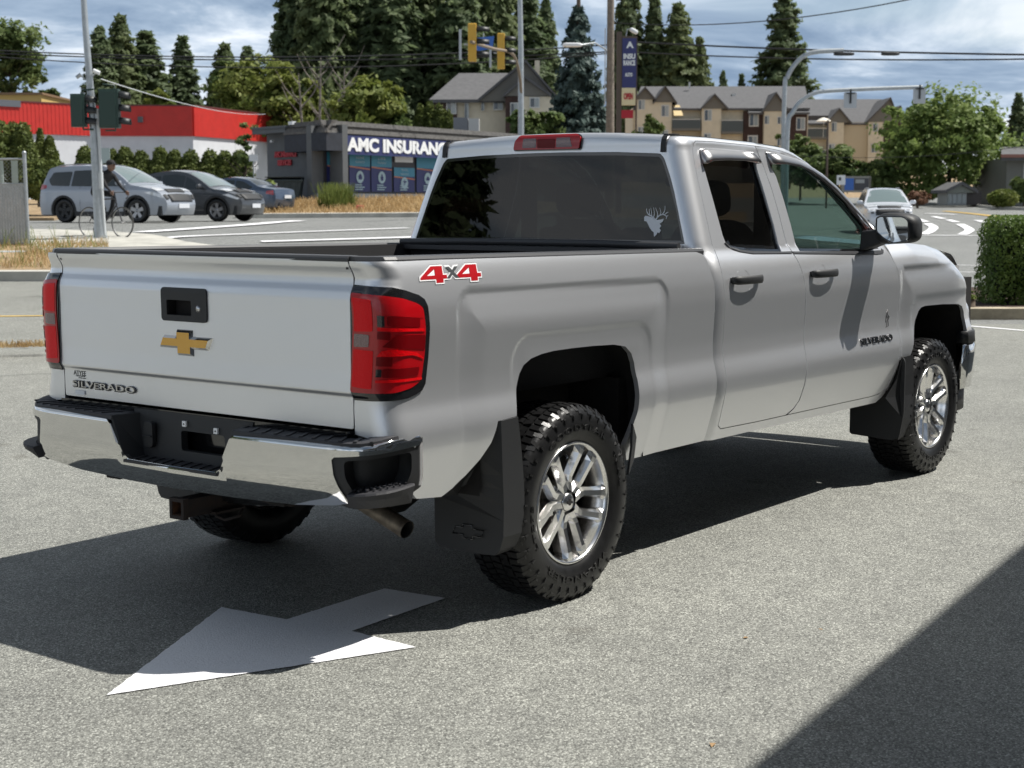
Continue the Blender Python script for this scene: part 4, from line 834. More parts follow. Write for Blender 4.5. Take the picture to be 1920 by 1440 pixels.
def ycab(x, z):
    if z > 1.37: w = .897-.33*(z-1.37)
    else: w = float(np.interp(z, *TC))
    if x > 3.9: w -= (x-3.9)**2*.22
    if x > 3.1 and z < 1.3:
        d = -rrect_sd(x, z, 3.17, 4.6, 1.228, .07); d2 = -rrect_sd(x, z, 3.31, 4.3, 1.06, .12)
        if d > 0 or d2 > -.03: w += flare(max(d, 0), d2, 1, z)
    return w
# tail profile of bed sides and tailgate: x offset against height
TGZ = [.78, .80, .90, .916, .929, 1.0, 1.18, 1.255, 1.275, 1.30, 1.325, 1.345, 1.37, 1.385, 1.42]
TGX = [.009, .009, .008, .007, -.005, -.002, -.001, -.002, .002, .016, .019, .010, -.007, -.009, -.006]
def xtail(z): return -1.083 + float(np.interp(z, TGZ, TGX))
RT = .095
def Pbed(s, z, off=0.0):
    w = ybed(max(s, -1.0), z); xa = xtail(z)+RT; sa = -1.083+RT
    if s >= sa:
        k = (s-sa)
        return (s + (xa-sa)*max(0, 1-k/.3), -(w+off), z)
    q = sa-s; L = RT*PI/2
    if q <= L:
        a = q/RT; return (xa-(RT+off)*math.sin(a), -(w-RT+(RT+off)*math.cos(a)), z)
    return (xa-RT-off, -(w-RT-(q-L)), z)
SA = -1.083+RT
def sback(y, z): return SA-RT*PI/2-(float(np.interp(z, *TB))-RT-y)      # s for a point on the tail face at |y|
def ztb(x): return 1.384-.0105*(x+1.05)
bed_out = [(sback(.812, 1.383), 1.383), (-.9, ztb(-.9)), (0, ztb(0)), (1.0, ztb(1)), (1.045, 1.352), (1.072, 1.325), (1.085, 1.28), (1.105, 1.22), (1.115, 1.1), (1.118, .9), (1.12, .7), (1.12, .50),
           (.46, .500), (.417, .569), (.440, .645), (.456, .714), (.462, .846), (.453, .916), (.432, .958), (.385, .990), (.30, 1.004), (.15, 1.010), (0, 1.012), (-.12, 1.011), (-.20, 1.005), (-.268, .993), (-.312, .972), (-.338, .94), (-.362, .89), (-.388, .788), (-.503, .782), (-.517, .745), (-.535, .705), (-.58, .648), (-.64, .594), (-.70, .554), (-.755, .530), (-.90, .545), (-.945, .58), (-.965, .74), (SA-.02, .772), (SA-RT*PI/2, .775)] + [(sback(.812, z), z) for z in (.785, .80, .9, .92, .935, 1.0, 1.18, 1.255, 1.275, 1.3, 1.325, 1.345, 1.37)]
lampo = [(sback(.814, .906), .906), (-1.04, .908), (-.98, .912), (-.93, .921), (-.893, .932), (-.876, .955), (-.868, 1.05), (-.866, 1.15), (-.872, 1.225), (-.885, 1.25), (-.915, 1.266), (-.98, 1.283), (-1.04, 1.296), (sback(.814, 1.303), 1.303)] + [(sback(.814, z), z) for z in (1.275, 1.255, 1.18, 1.0, .935, .92)]
bed_hole = [(sback(.83, .911), .911), (-1.04, .913), (-.98, .917), (-.93, .926), (-.897, .937), (-.882, .957), (-.874, 1.05), (-.872, 1.15), (-.878, 1.222), (-.89, 1.244), (-.917, 1.26), (-.98, 1.277), (-1.04, 1.29), (sback(.83, 1.297), 1.297)]
for mir in (False, True):
    bs = panel('bed_side', bed_out, Pbed, PAINT, T, holes=[], step=.0135, flange=.022, mirror=mir)
    # tail lamp: black surround, red lens, inner reflectors
    lamp = panel('tail_lamp', lampo, lambda s, z, o: Pbed(s, z, o), GLOSSB, T, step=.022, flange=.03, off=.006, mirror=mir)
    lens_o = rnd([(-1.19, .935), (-1.03, .936), (-.95, .948), (-.905, .968), (-.893, 1.06), (-.892, 1.15), (-.902, 1.222), (-.93, 1.238), (-1.0, 1.258), (-1.06, 1.268), (-1.19, 1.278)], .012, 3)
    ls = panel('lens', lens_o, Pbed, RED1, lamp, step=.022, flange=.004, off=.0095, mirror=mir)
    def lp(name, poly, m, o, r=.006, z0=None):
        panel(name, rnd(poly, r, 3), Pbed, m, ls, step=.02, flange=.0015, off=o, mirror=mir)
    L0, L1 = -1.182, -1.105
    lp('reflector', [(L0, 1.145), (L1, 1.148), (L1, 1.255), (L0, 1.262)], RED2, .0110)
    lp('reflector', [(L0, .955), (L1+.004, .950), (L1+.004, 1.082), (L0, 1.085)], RED2, .0110)
    lp('reverse_lamp', [(L0, 1.092), (L1-.012, 1.094), (L1-.012, 1.136), (L0, 1.138)], LCLR, .0112)
    lp('reflector', [(-1.09, 1.205), (-.905, 1.186), (-.91, 1.222), (-1.09, 1.245)], RED1, .0112)
    lp('reflector', [(-1.06, 1.168), (-.925, 1.155), (-.925, 1.188), (-1.06, 1.200)], RED3, .0120)
    lp('reflector', [(-1.09, 1.150), (-.90, 1.140), (-.905, 1.150), (-1.09, 1.162)], RED2, .0125, .003)
    lp('reflector', [(-1.09, 1.165), (-1.068, 1.163), (-1.068, 1.2), (-1.09, 1.202)], GLOSSB, .0122, .002)
    lp('reflector', [(-1.09, 1.122), (-1.05, 1.118), (-1.05, 1.143), (-1.09, 1.147)], RED3, .0122, .002)
    lp('reflector', [(-1.075, 1.095), (-.895, 1.075), (-.895, 1.128), (-1.03, 1.135)], RED3, .0112)
    lp('reflector', [(-1.09, 1.062), (-.96, 1.062), (-.898, 1.045), (-.935, 1.068), (-1.03, 1.086), (-1.075, 1.082)], RED2, .0130, .004)
    lp('reflector', [(-1.09, 1.030), (-1.04, 1.028), (-1.04, 1.058), (-1.09, 1.060)], RED3, .0122, .002)
    lp('reflector', [(-1.07, .990), (-.925, .988), (-.92, 1.018), (-1.07, 1.020)], RED3, .0120)
    lp('reflector', [(-1.09, .992), (-1.072, .992), (-1.072, 1.018), (-1.09, 1.018)], GLOSSB, .0122, .002)
    lp('reflector', [(-1.09, .972), (-.905, .972), (-.905, .981), (-1.09, .982)], RED2, .0125, .003)
# ---- tailgate
def Ptg(y, z, off=0.0): return (xtail(z)-off - .006*(1-(y/.8)**2), y, z)
tg_out = rnd([(-.806, .803), (.806, .803), (.806, 1.386), (-.806, 1.386)], .01, 3)
def Ptg2(y, z, off=0.0): return Ptg(-y, z, off)
tg = panel('tailgate', [(-a, b) for a, b in tg_out], Ptg2, PAINT, T, holes=[rnd([(-.155, 1.152), (.075, 1.152), (.075, 1.255), (-.155, 1.255)], .02)], step=.0125, flange=.03)
# handle bezel
hb = [(-.168, 1.139), (.088, 1.139), (.088, 1.266), (-.168, 1.266)]
hz = panel('handle_bezel', rnd(hb, .018), Ptg2, TRIM, tg, holes=[rnd([(-.136, 1.162), (.003, 1.162), (.003, 1.219), (-.136, 1.219)], .006)], step=.03, flange=.02, off=.006)
m = MB(); m.bx((-1.085+.035, -.0, 1.155), (-1.085+.05, .14, 1.225)); m.bx((-1.088, .0, 1.158), (-1.04, .005, 1.222)); m.bx((-1.088, .135, 1.158), (-1.04, .14, 1.222)); m.obj('handle_recess', DARK, hz)
m = MB(); m.bx((-1.096, -.085, 1.221), (-1.092, .165, 1.2245)); m.obj('handle_seam', GLOSSB, hz)
m = MB(); m.lathe([(0, -1.0965), (.0135, -1.0965), (.015, -1.094)], (0, -.043, 1.19), 'X', 20); m.obj('key_lock', GLOSSB, hz)
m = MB(); m.lathe([(0, -1.098), (.009, -1.098), (.0095, -1.096)], (0, -.043, 1.19), 'X', 20); m.obj('key_cylinder', BADGE, hz)
# bowtie emblem
bt = [(.087, 1.110), (-.006, 1.110), (-.006, 1.086), (-.118, 1.086), (-.092, 1.034), (-.011, 1.034), (-.011, 1.008), (.083, 1.008), (.083, 1.034), (.188, 1.034), (.161, 1.086), (.087, 1.086)]
cx = .014; cz = 1.0598
m = MB(); base = [(-1.086, y+.0, z) for y, z in bt]; top = [(-1.102, cx+(y-cx)*.86, cz+(z-cz)*.70) for y, z in bt]; n = len(bt)
# inset properly: shrink arms by a constant border
def inset(poly, d):
    out = []; N = len(poly)
    for i in range(N):
        a, b, c = (Vector(poly[(i+k-1) % N]) for k in range(3)); e1 = (b-a).normalized(); e2 = (c-b).normalized()
        n1 = Vector((-e1.y, e1.x)); n2 = Vector((-e2.y, e2.x)); k = (n1+n2); k = k/max(.3, (1+n1.dot(n2))); out.append(tuple(b+k*d))
    return out
def area(p): return sum(a[0]*b[1]-b[0]*a[1] for a, b in zip(p, p[1:]+p[:1]))/2
sg = 1 if area(bt) > 0 else -1
ins = inset(bt, .0115*sg)
b3 = [(-1.088, y, z) for y, z in bt]; t3 = [(-1.103, y, z) for y, z in ins]
m.add(b3+t3, [(i, (i+1) % n, n+(i+1) % n, n+i) for i in range(n)])
em = m.obj('emblem', CHROME, tg)
m = MB(); g3 = [(-1.1035, y, z) for y, z in inset(bt, .0115*sg)]; m.add(g3, [tuple(range(n))])
m.obj('emblem_face', GOLD, em)
# lettering on the tailgate
def Ttg(y0, z0, rise=0.0): return lambda x, y, z: (xtail(z0+y)-.0005-z-.006*(1-((y0-x)/.8)**2), y0-x, z0+y)
m = MB(); text_fit(m, 'SILVERADO', .40, .030, Ttg(.548, .855), bold=.012, extrude=.006); m.obj('name_badge', BADGEE, tg)
m = MB(); text_fit(m, 'SILVERADO', .395, .023, lambda x, y, z: (lambda p: (p[0]-.0068, p[1]+.002, p[2]+.001))(Ttg(.548, .855)(x, y, z)), bold=.0, extrude=.001); m.obj('name_badge_face', BADGE, tg)
m = MB(); text_fit(m, 'ATYEE', .082, .019, Ttg(.705, .9), bold=.01, extrude=.0006); text_fit(m, 'CHEVROLET BUICK GMC', .062, .005, Ttg(.70, .8875), extrude=.0006); text_fit(m, 'CAMPBELL RIVER BC', .05, .004, Ttg(.69, .880), extrude=.0006)
m.obj('dealer_sticker', BADGEE, tg)
m = MB(); m.bx((-1.0805, .675, .813), (-1.079, .735, .829)); m.obj('small_sticker', WHITE, tg)
# tailgate top cap and rail caps
m = MB()
def capbar(m, P0, P1, prof, n=14):
    P0, P1 = Vector(P0), Vector(P1); d = (P1-P0).normalized(); up = Vector((0, 0, 1)); s = d.cross(up).normalized(); k = len(prof)
    vs = []
    for i in range(n+1):
        p = P0.lerp(P1, i/n)
        for a, b in prof: vs.append(p+s*a+up*b)
    fs = [(i*k+j, i*k+(j+1) % k, (i+1)*k+(j+1) % k, (i+1)*k+j) for i in range(n) for j in range(k)]
    fs += [tuple(range(k))[::-1], tuple(range(n*k, n*k+k))]
    m.add(vs, fs, 0, False)
prof = [(.0, -.004), (.0, .008), (.008, .016), (.055, .017), (.060, .010), (.060, -.004)]
capbar(m, (-1.095, .808, 1.385), (-1.095, -.808, 1.385), [(-a, b) for a, b in prof][::-1]); m.obj('tailgate_cap', RAILC, T, fix=True, bevel=.002)
for sy in (-1, 1):
    m = MB(); vs = []; k = 8; N = 40
    for i in range(N+1):
        x = -1.085 + 2.165*i/N; z = ztb(x); yo = ybed(x, 1.38)-.002
        # taper round the tail corner
        if x < -.99: yo -= RT-math.sqrt(max(0, RT**2-(-.99-x)**2))
        if x < -1.0: pass
        for a, b in ((0, -.014), (.002, .004), (-.006, .014), (-.03, .017), (-.075, .016), (-.082, .008), (-.082, -.03), (-.03, -.02)):
            yy = max(.80, yo+a) if a > -.05 else max(.79, yo+a); vs.append((x, sy*yy, z+b))
    fs = [(i*k+j, i*k+(j+1) % k, (i+1)*k+(j+1) % k, (i+1)*k+j) for i in range(N) for j in range(k)] + [tuple(range(k)), tuple(range(N*k, N*k+k))]
    m.add(vs, fs, 0, False); m.obj('rail_cap', RAILC, T, fix=True)
    m = MB(); m.bx((-1.06, sy*.79, .86), (1.08, sy*.805, 1.375)); m.bx((-1.06, sy*.80, 1.30), (1.08, sy*.86, 1.36)); m.obj('bed_wall', LINER, T)
m = MB(); m.bx((-1.06, -.79, .84), (1.08, .79, .86)); m.bx((1.06, -.85, .86), (1.09, .85, 1.352)); m.bx((-1.045, -.80, .86), (-1.03, .80, 1.37))
for i in range(9): m.bx((-1.03, -.72+i*.18-.03, .86), (1.05, -.72+i*.18+.03, .872))
m.obj('bed_floor', LINER, T)
m = MB(); m.tube([(1.03, -.83, 1.385), (1.035, -.4, 1.392), (1.035, .4, 1.392), (1.03, .83, 1.385)], .017, 8); m.bx((1.0, -.84, 1.35), (1.095, .84, 1.372)); m.obj('bed_header_seal', RAILC, T)
# 4x4 decal
def Ps(x0, z0, sl=0.0, off=.0012, fn=ybed): return lambda x, y, z: (x0+x+y*sl, -(fn(x0+x+y*sl, z0+y)+off+z), z0+y)
def digit4(ox, s=1):   # outline of an italic four
    return [(ox+a*1.40, b*1.12) for a, b in ((.0, -.010), (.045, .024), (.088, .024), (.088, -.004), (.103, -.004), (.103, -.016), (.088, -.016), (.088, -.028), (.060, -.028), (.060, -.016), (.0, -.016))]
def decal(name, poly, m, off, parent, hole=None, x0=-.72, z0=1.333, sl=.15, fn=ybed):
    f = lambda a, b, o: Ps(x0, z0, sl, off+o, fn)(a, b, 0)
    return panel(name, poly, f, m, parent, holes=[hole] if hole else [], step=.05, flange=.0006, smooth=False)
dk = None
for ox in (-.165, .028):
    big = inset(digit4(ox), -.006 if area(digit4(ox)) > 0 else .006)
    o1 = decal('decal', big, DECALG, .0012, bs if False else T)
    o2 = decal('decal_fill', inset(digit4(ox), -.0045 if area(digit4(ox)) > 0 else .0045), WHITE, .0018, o1)
    tri = [(ox+.036, -.005), (ox+.080, .017), (ox+.080, -.005)]
    decal('decal_fill', digit4(ox), DECALR, .0024, o1, hole=tri)
m = MB(); text_fit(m, 'x', .080, .050, Ps(-.708, 1.336, .15, .0015), bold=.05); m.obj('decal_fill', WHITE, T); m = MB(); text_fit(m, 'x', .070, .040, Ps(-.708, 1.336, .15, .003), bold=.02); m.obj('decal', DECALG, T)

# ---- cab sides, doors
TOPX = [(.9, 1.885), (1.3, 1.888), (1.48, 1.888), (1.91, 1.878), (2.14, 1.866), (2.217, 1.860), (2.30, 1.842), (2.379, 1.815), (2.497, 1.769), (2.61, 1.708), (2.718, 1.638), (2.826, 1.56), (2.897, 1.505), (2.99, 1.425), (3.12, 1.305), (3.3, 1.14)]
RV = .045; RH_ = .08
def ztop(x): return float(np.interp(x, [a for a, b in TOPX], [b for a, b in TOPX]))
def zcor(x, y=None):
    z = ztop(x)-RV
    if y is not None:
        yb_ = ycab(x, z)-.02; z += .030*max(0, 1-(y/yb_)**2)
    return z
def xcabb(z): return 1.115 if z < 1.39 else 1.115+.14*(z-1.39)
SC0 = 1.115+RH_
def Pcab(s, t, off=0.0):
    # s = x on the side; wraps round the rear corner below SC0 ; t = z, wraps onto the roof above zcor
    x_est = max(s, 1.12); zc = zcor(x_est)
    z = min(t, zc); be = max(0.0, (t-zc)/RV); be = min(be, PI/2)
    w = ycab(s if s > SC0 else SC0, z); xb = xcabb(z); sh = xb-1.115
    rh = RH_-RV+RV*math.cos(be); dz = (RV+off)*math.sin(be) if be > 0 else 0.0; oo = off*math.cos(be)
    if s >= SC0:
        fade = max(0, 1-(s-SC0)/.15)
        return (s+sh*fade, -(w-RH_+rh+oo), z+dz)
    q = SC0-s; L = RH_*PI/2; a = min(q/RH_, PI/2); rest = max(0, q-L)
    zc2 = dz
    return (xb+RH_-(rh+oo)*math.sin(a), -(w-RH_+(rh+oo)*math.cos(a)-rest), z+zc2)
def t_of(x, z):      # traced height to parameter t
    zc = zcor(x)
    if z <= zc: return z
    return zc+RV*math.asin(min(1, (z-zc)/RV))
def TT(pts): return [(x, t_of(x, z)) for x, z in pts]
rear_door = [(1.222, 1.364), (1.224, 1.46), (1.222, 1.574), (1.220, 1.661), (1.220, 1.745), (1.232, 1.811), (1.262, 1.848), (1.31, 1.863), (1.467, 1.865), (1.886, 1.857), (1.892, 1.852), (1.922, 1.762), (1.942, 1.644), (1.945, 1.53), (1.940, 1.40), (1.946, 1.34), (1.968, 1.271), (1.991, 1.196), (2.008, 1.091), (2.016, .985), (2.010, .859), (2.006, .762), (2.014, .668), (2.005, .597), (1.963, .558), (1.899, .533), (1.60, .535), (1.25, .542), (1.219, .56), (1.212, .647), (1.206, .766), (1.209, .881), (1.212, 1.003), (1.207, 1.132), (1.196, 1.216), (1.203, 1.30)]
front_door = [(1.902, 1.852), (1.932, 1.762), (1.952, 1.644), (1.955, 1.53), (1.950, 1.40), (1.956, 1.34), (1.978, 1.271), (2.001, 1.196), (2.018, 1.091), (2.026, .985), (2.020, .859), (2.016, .762), (2.024, .668), (2.015, .597), (1.975, .553), (1.925, .533), (2.4, .529), (2.90, .524), (3.03, .530), (3.095, .562), (3.130, .62), (3.14, .70), (3.148, .80), (3.155, .90), (3.157, .992), (3.145, 1.10), (3.13, 1.165), (3.105, 1.228), (3.055, 1.322), (2.985, 1.427), (2.897, 1.493), (2.753, 1.600), (2.641, 1.667), (2.528, 1.728), (2.412, 1.781), (2.288, 1.815), (2.16, 1.838), (1.98, 1.853)]
rear_door = TT(rear_door); front_door = TT(front_door)[::-1]
rwin = TT([(1.848, 1.825), (1.42, 1.832), (1.36, 1.826), (1.338, 1.80), (1.332, 1.76), (1.336, 1.711), (1.340, 1.587), (1.340, 1.43), (1.348, 1.398), (1.38, 1.378), (1.446, 1.362), (1.552, 1.350), (1.845, 1.342), (1.858, 1.38), (1.866, 1.47), (1.862, 1.625), (1.850, 1.77)])
fwin = TT([(1.985, 1.830), (2.0, 1.764), (2.03, 1.71), (2.042, 1.597), (2.044, 1.468), (2.035, 1.340), (2.75, 1.320), (2.96, 1.330), (2.955, 1.38), (2.862, 1.49), (2.753, 1.585), (2.643, 1.655), (2.528, 1.712), (2.406, 1.76), (2.279, 1.796), (2.104, 1.822)])
side_out = TT([(1.12, .50), (3.06, .48)]) + [(3.30, .55), (3.30, .70)]
# cab side shell = everything round the two doors
zr = [ (SC0-RH_*PI/2+.0, z) for z in (.50,)]
top_t = zcor(1.2)+RV*PI/2
cab_out = [(SC0-RH_*PI/2, .50), (1.2, .492), (2.0, .487), (3.0, .478), (3.06, .50), (3.10, .53), (3.15, .56), (3.165, .64), (3.165, .9), (3.168, 1.0), (3.155, 1.1), (3.14, 1.17), (3.115, 1.23), (3.07, 1.32)]
cab_top = [(x, zcor(x)+RV*PI/2) for x in (3.02, 2.95, 2.897, 2.826, 2.718, 2.61, 2.497, 2.379, 2.30, 2.217, 2.14, 2.0, 1.91, 1.7, 1.48, 1.3, SC0, SC0-RH_*PI/4, SC0-RH_*PI/2)]
def uni(a, b): return a
door_hole = rear_door[0:1]
# union outline of both doors grown by the gap
dh = [p for p in rear_door[:10]] + [p for p in front_door[::-1]][-1:]   # up the rear edge and along the top
top_f = front_door[0:11]      # (1.98..)->(3.055)
hole = rear_door[:10] + front_door[:len(front_door)-15] + rear_door[25:]
hc = [1.0]
def grow(poly, d):
    s_ = 1 if area(poly) > 0 else -1; return inset(poly, -d*s_)
hole = grow(hole, .004)
DSEAM = DARK
for mir in (False, True):
    cs = panel('cab_side', cab_out+cab_top, Pcab, PAINT, T, holes=[hole], step=.025, flange=.03, mirror=mir)
    rd = panel('rear_door', rear_door, Pcab, PAINT, T, holes=[rwin], step=.017, flange=.02, mirror=mir)
    fd = panel('front_door', front_door, Pcab, PAINT, T, holes=[fwin], step=.017, flange=.02, mirror=mir)
    panel('window_glass', grow(rwin, .01), Pcab, TINT2 , rd, step=.06, flange=0, off=-.016, mirror=mir)
    panel('window_glass', grow(fwin, .01), Pcab, GREENG, fd, step=.06, flange=0, off=-.016, mirror=mir)
    # black window frames (reveals) and belt mouldings
    def ring(name, poly, d, par, off): panel(name, poly, Pcab, GLOSSB, par, holes=[inset(poly, d*(1 if area(poly) > 0 else -1))], step=.03, flange=.008, off=off, mirror=mir)
    ring('window_seal', rwin, .012, rd, -.006); ring('window_seal', fwin, .013, fd, -.006)
    panel('belt_moulding', [(1.345, 1.398), (1.38, 1.378), (1.446, 1.362), (1.552, 1.352), (1.85, 1.343), (1.94, 1.342), (1.94, 1.332), (1.552, 1.341), (1.44, 1.353), (1.37, 1.37), (1.335, 1.395)][::-1], Pcab, RAILC, rd, step=.02, flange=.012, off=.005, mirror=mir)
    panel('belt_moulding', [(1.953, 1.341), (2.75, 1.322), (2.98, 1.322), (2.99, 1.330), (3.005, 1.322), (2.985, 1.305), (2.91, 1.302), (2.667, 1.309), (1.953, 1.331)][::-1], Pcab, RAILC, fd, step=.02, flange=.012, off=.005, mirror=mir)
    panel('mirror_sail', [(2.88, 1.325), (2.985, 1.325), (2.95, 1.40), (2.87, 1.468)], Pcab, TRIM, fd, step=.03, flange=.01, off=-.002, mirror=mir)
    # smoked rain visors above the windows
    def visor(name, top, low, par):
        n = len(top); vs = []
        for k in range(6):
            f = k/5; bul = .028*math.sin(f*PI*.62)
            for (a, b), (c, d) in zip(top, low):
                p = Pcab(a+(c-a)*f, t_of(a+(c-a)*f, b+(d-b)*f), .003+bul); vs.append((p[0], -p[1] if mir else p[1], p[2]))
        fs = [(k*n+i, k*n+i+1, (k+1)*n+i+1, (k+1)*n+i) for k in range(5) for i in range(n-1)]
        e0 = len(vs)
        for i in (0, n-1):     # closed ends
            ids = [k*n+i for k in range(6)]; p = Pcab(low[i][0], t_of(*low[i]), .0); vs.append((p[0], -p[1] if mir else p[1], p[2])); fs.append(tuple(ids)+(len(vs)-1,))
        o = MB().add(vs, fs, 0, True).obj(name, SMOKE, par); o.modifiers.new('solid', 'SOLIDIFY').thickness = .002
        return o
    visor('rain_visor', [(1.335, 1.828), (1.40, 1.834), (1.55, 1.834), (1.70, 1.831), (1.845, 1.826)], [(1.325, 1.76), (1.40, 1.774), (1.55, 1.780), (1.70, 1.780), (1.862, 1.770)], rd)
    visor('rain_visor', [(1.985, 1.830), (2.10, 1.827), (2.279, 1.806), (2.406, 1.775), (2.528, 1.731), (2.643, 1.674), (2.753, 1.604), (2.87, 1.513), (2.945, 1.45)], [(2.0, 1.769), (2.117, 1.772), (2.27, 1.762), (2.39, 1.735), (2.50, 1.697), (2.61, 1.642), (2.70, 1.580), (2.82, 1.50), (2.925, 1.43)], fd)
    # handles
    for hx, par in ((1.262, rd), (2.062, fd)):
        sg = 1 if mir else -1; zc_ = 1.226; yb0 = ycab(hx+.12, zc_)
        sec = lambda t: (hx+.265*t, yb0+.012+.030*math.sin(PI*min(1, max(0, (t-.0)/1.0)))**.35)
        m = MB(); vs = []; n = 14; k = 8
        for i in range(n+1):
            t = i/n; x, yo = sec(t); h = .021*(1 if .05 < t < .95 else .8)
            for j in range(k):
                a = 2*PI*j/k+PI/8; vs.append((x, sg*(yo+.009*math.cos(a)), zc_+h*math.sin(a)*1.0))
        fs = [(i*k+j, i*k+(j+1) % k, (i+1)*k+(j+1) % k, (i+1)*k+j) for i in range(n) for j in range(k)]+[tuple(range(k)), tuple(range(n*k, n*k+k))]
        m.add(vs, fs, 0, True)
        for xx in (hx+.006, hx+.235): m.box((xx+.012, sg*(yb0+.008), zc_), (.034, .03, .024))
        hd = m.obj('door_handle', TRIM, par, fix=True)
        cup = [(hx+.085, 1.165), (hx+.165, 1.165), (hx+.182, 1.2), (hx+.182, 1.25), (hx+.165, 1.268), (hx+.085, 1.268), (hx+.068, 1.25), (hx+.068, 1.2)]
        v2, F = panel2d(rnd(cup, .03), (), .010); cxx, czz = hx+.125, 1.216; vs = []
        for a, b in v2:
            r = math.hypot((a-cxx)/.06, (b-czz)/.055); dp = -.032*max(0, 1-r*r)**.8+.0007; p = Pcab(a, b, dp); vs.append((p[0], -p[1] if mir else p[1], p[2]))
        MB().add(vs, [tuple(reversed(f)) if mir else f for f in F], 0, True).obj('handle_cup', PAINT, par)
    # name badge on the front door
    if not mir:
        f = Ps(2.858, .843, .1, .001, ycab)
        m = MB(); text_fit(m, 'SILVERADO', .405, .036, f, bold=.014, extrude=.005); m.obj('name_badge', BADGEE, fd)
        f2 = Ps(2.858, .843, .1, .0065, ycab); m = MB(); text_fit(m, 'SILVERADO', .40, .028, f2, bold=.0, extrude=.001); m.obj('name_badge_face', CHROME, fd)
        m = MB(); pts = [(3.0, .925), (3.005, .97), (3.015, 1.0), (3.02, .97), (3.045, .955), (3.03, .935), (3.035, .905), (3.0, .90)]
        m.tube([(x, -ycab(x, z)-.001, z) for x, z in pts], .0016, 4); m.tube([(x, -ycab(x, z)-.001, z) for x, z in ((3.01, .96), (3.03, .95), (3.015, .93), (3.01, .90))], .0014, 4); m.obj('small_sticker', BADGEE, fd)
# ---- cab back wall
def Pbk(y, z, off=0.0):
    # z above core wraps onto the roof
    zc = zcor(1.2, y); be = min(max(0.0, (z-zc)/RV), PI/2); zz_ = min(z, zc)
    return (xcabb(min(zz_, zcor(1.2)))+RV-(RV+off)*math.cos(be) - .0 + .018*(y/.8)**2*0, -y, zz_+(RV+off)*math.sin(be))
def ybk(z): return ycab(SC0, min(z, zcor(1.2)))-RH_
tb_ = lambda y: zcor(1.2, y)+RV*PI/2
yk = [ybk(z) for z in (1.2, 1.3, 1.37, 1.5, 1.65, 1.8, 1.843)]
bk_half = [(ybk(z), z) for z in (1.2, 1.3, 1.37, 1.5, 1.65, 1.8, 1.843)] + [(ybk(1.843), tb_(ybk(1.843)))]
tops = [(y, tb_(y)) for y in np.linspace(ybk(1.843), -ybk(1.843), 15)][1:-1]
gl = [(.812, 1.392), (.765, 1.545), (.703, 1.70), (.663, 1.783), (.640, 1.806), (.40, 1.818), (.1, 1.823)]
glass_o = rnd(gl+[(-a, b) for a, b in gl[::-1]], .012)
bw = panel('cab_back', bk_half+tops+[(-a, b) for a, b in bk_half[::-1]], Pbk, PAINT, T, holes=[glass_o], step=.035, flange=.012)
panel('back_window', grow(glass_o, .004), Pbk, TINT, bw, step=.05, flange=0, off=-.004)
panel('window_surround', glass_o, Pbk, GLOSSB, bw, holes=[inset(glass_o, -.016 if area(glass_o) < 0 else .016)], step=.05, flange=0, off=-.003)
m = MB(); m.bx((1.085, -.80, 1.375), (1.112, .80, 1.389)); m.obj('window_ledge', PAINT, bw)
# elk head decal on the glass, simple silhouette
elk = [(1540, 620), (1546, 610), (1562, 611), (1590, 620), (1604, 626), (1622, 634), (1642, 632), (1664, 626), (1657, 645), (1640, 656), (1651, 670), (1641, 684), (1651, 696), (1642, 713), (1631, 709), (1626, 722), (1612, 736), (1607, 708), (1595, 700), (1580, 682), (1566, 657), (1556, 643), (1542, 640)]
def elkp(px, py): zz_ = 1.556-(py-563)*.000764; return (xcabb(zz_)+.0008, -.579-(px-1540)*.000873, zz_)
m = MB(); v2, F = panel2d(elk, (), 40); m.add([elkp(a, b) for a, b in v2], F)
def horn(pts, w0, w1):
    pts = spl(pts, 4); L = []; R_ = []; n = len(pts)
    for i, p in enumerate(pts):
        t = (Vector(pts[min(i+1, n-1)])-Vector(pts[max(i-1, 0)])).normalized(); q = Vector((-t.y, t.x))*(w0+(w1-w0)*i/(n-1))/2; L.append(elkp(*(Vector(p)+q))); R_.append(elkp(*(Vector(p)-q)))
    m.add(L+R_, [(i, i+1, n+i+1, n+i) for i in range(n-1)])
for pts, w0, w1 in (([(1606, 628), (1585, 612), (1562, 598), (1552, 575), (1553, 566)], 9, 3), ([(1575, 606), (1570, 585), (1568, 566)], 6, 2), ([(1588, 614), (1584, 590), (1577, 562)], 6, 2), ([(1598, 620), (1602, 595), (1594, 560)], 6, 2),
                    ([(1614, 630), (1634, 608), (1660, 602), (1680, 612), (1688, 604)], 9, 3), ([(1620, 622), (1622, 595), (1607, 562)], 6, 2), ([(1634, 610), (1642, 590), (1632, 562)], 6, 2), ([(1650, 604), (1664, 580), (1664, 550)], 7, 2), ([(1665, 603), (1680, 590), (1688, 588)], 6, 2), ([(1672, 606), (1680, 620), (1676, 628)], 6, 2)): horn(pts, w0, w1)
m.obj('window_decal', WHITE, bw)
# third brake lamp
ch = rnd([(.188, 1.838), (-.206, 1.840), (-.198, 1.878), (-.172, 1.903), (.17, 1.903), (.196, 1.89)], .01)
cl = panel('brake_lamp', ch, Pbk, RED1, T, step=.02, flange=.03, off=.016)
panel('lamp_base', grow(ch, .006), Pbk, GLOSSB, cl, step=.03, flange=.02, off=.008)
for poly, mm in (([(.15, 1.848), (.055, 1.848), (.055, 1.888), (.135, 1.888)], LCLR), ([(-.065, 1.848), (-.15, 1.848), (-.145, 1.888), (-.065, 1.888)], LCLR), ([(.048, 1.845), (-.058, 1.845), (-.058, 1.885), (.048, 1.885)], RED3)):
    panel('lamp_cell', rnd(poly, .006), Pbk, mm, cl, step=.02, flange=.002, off=.0175)
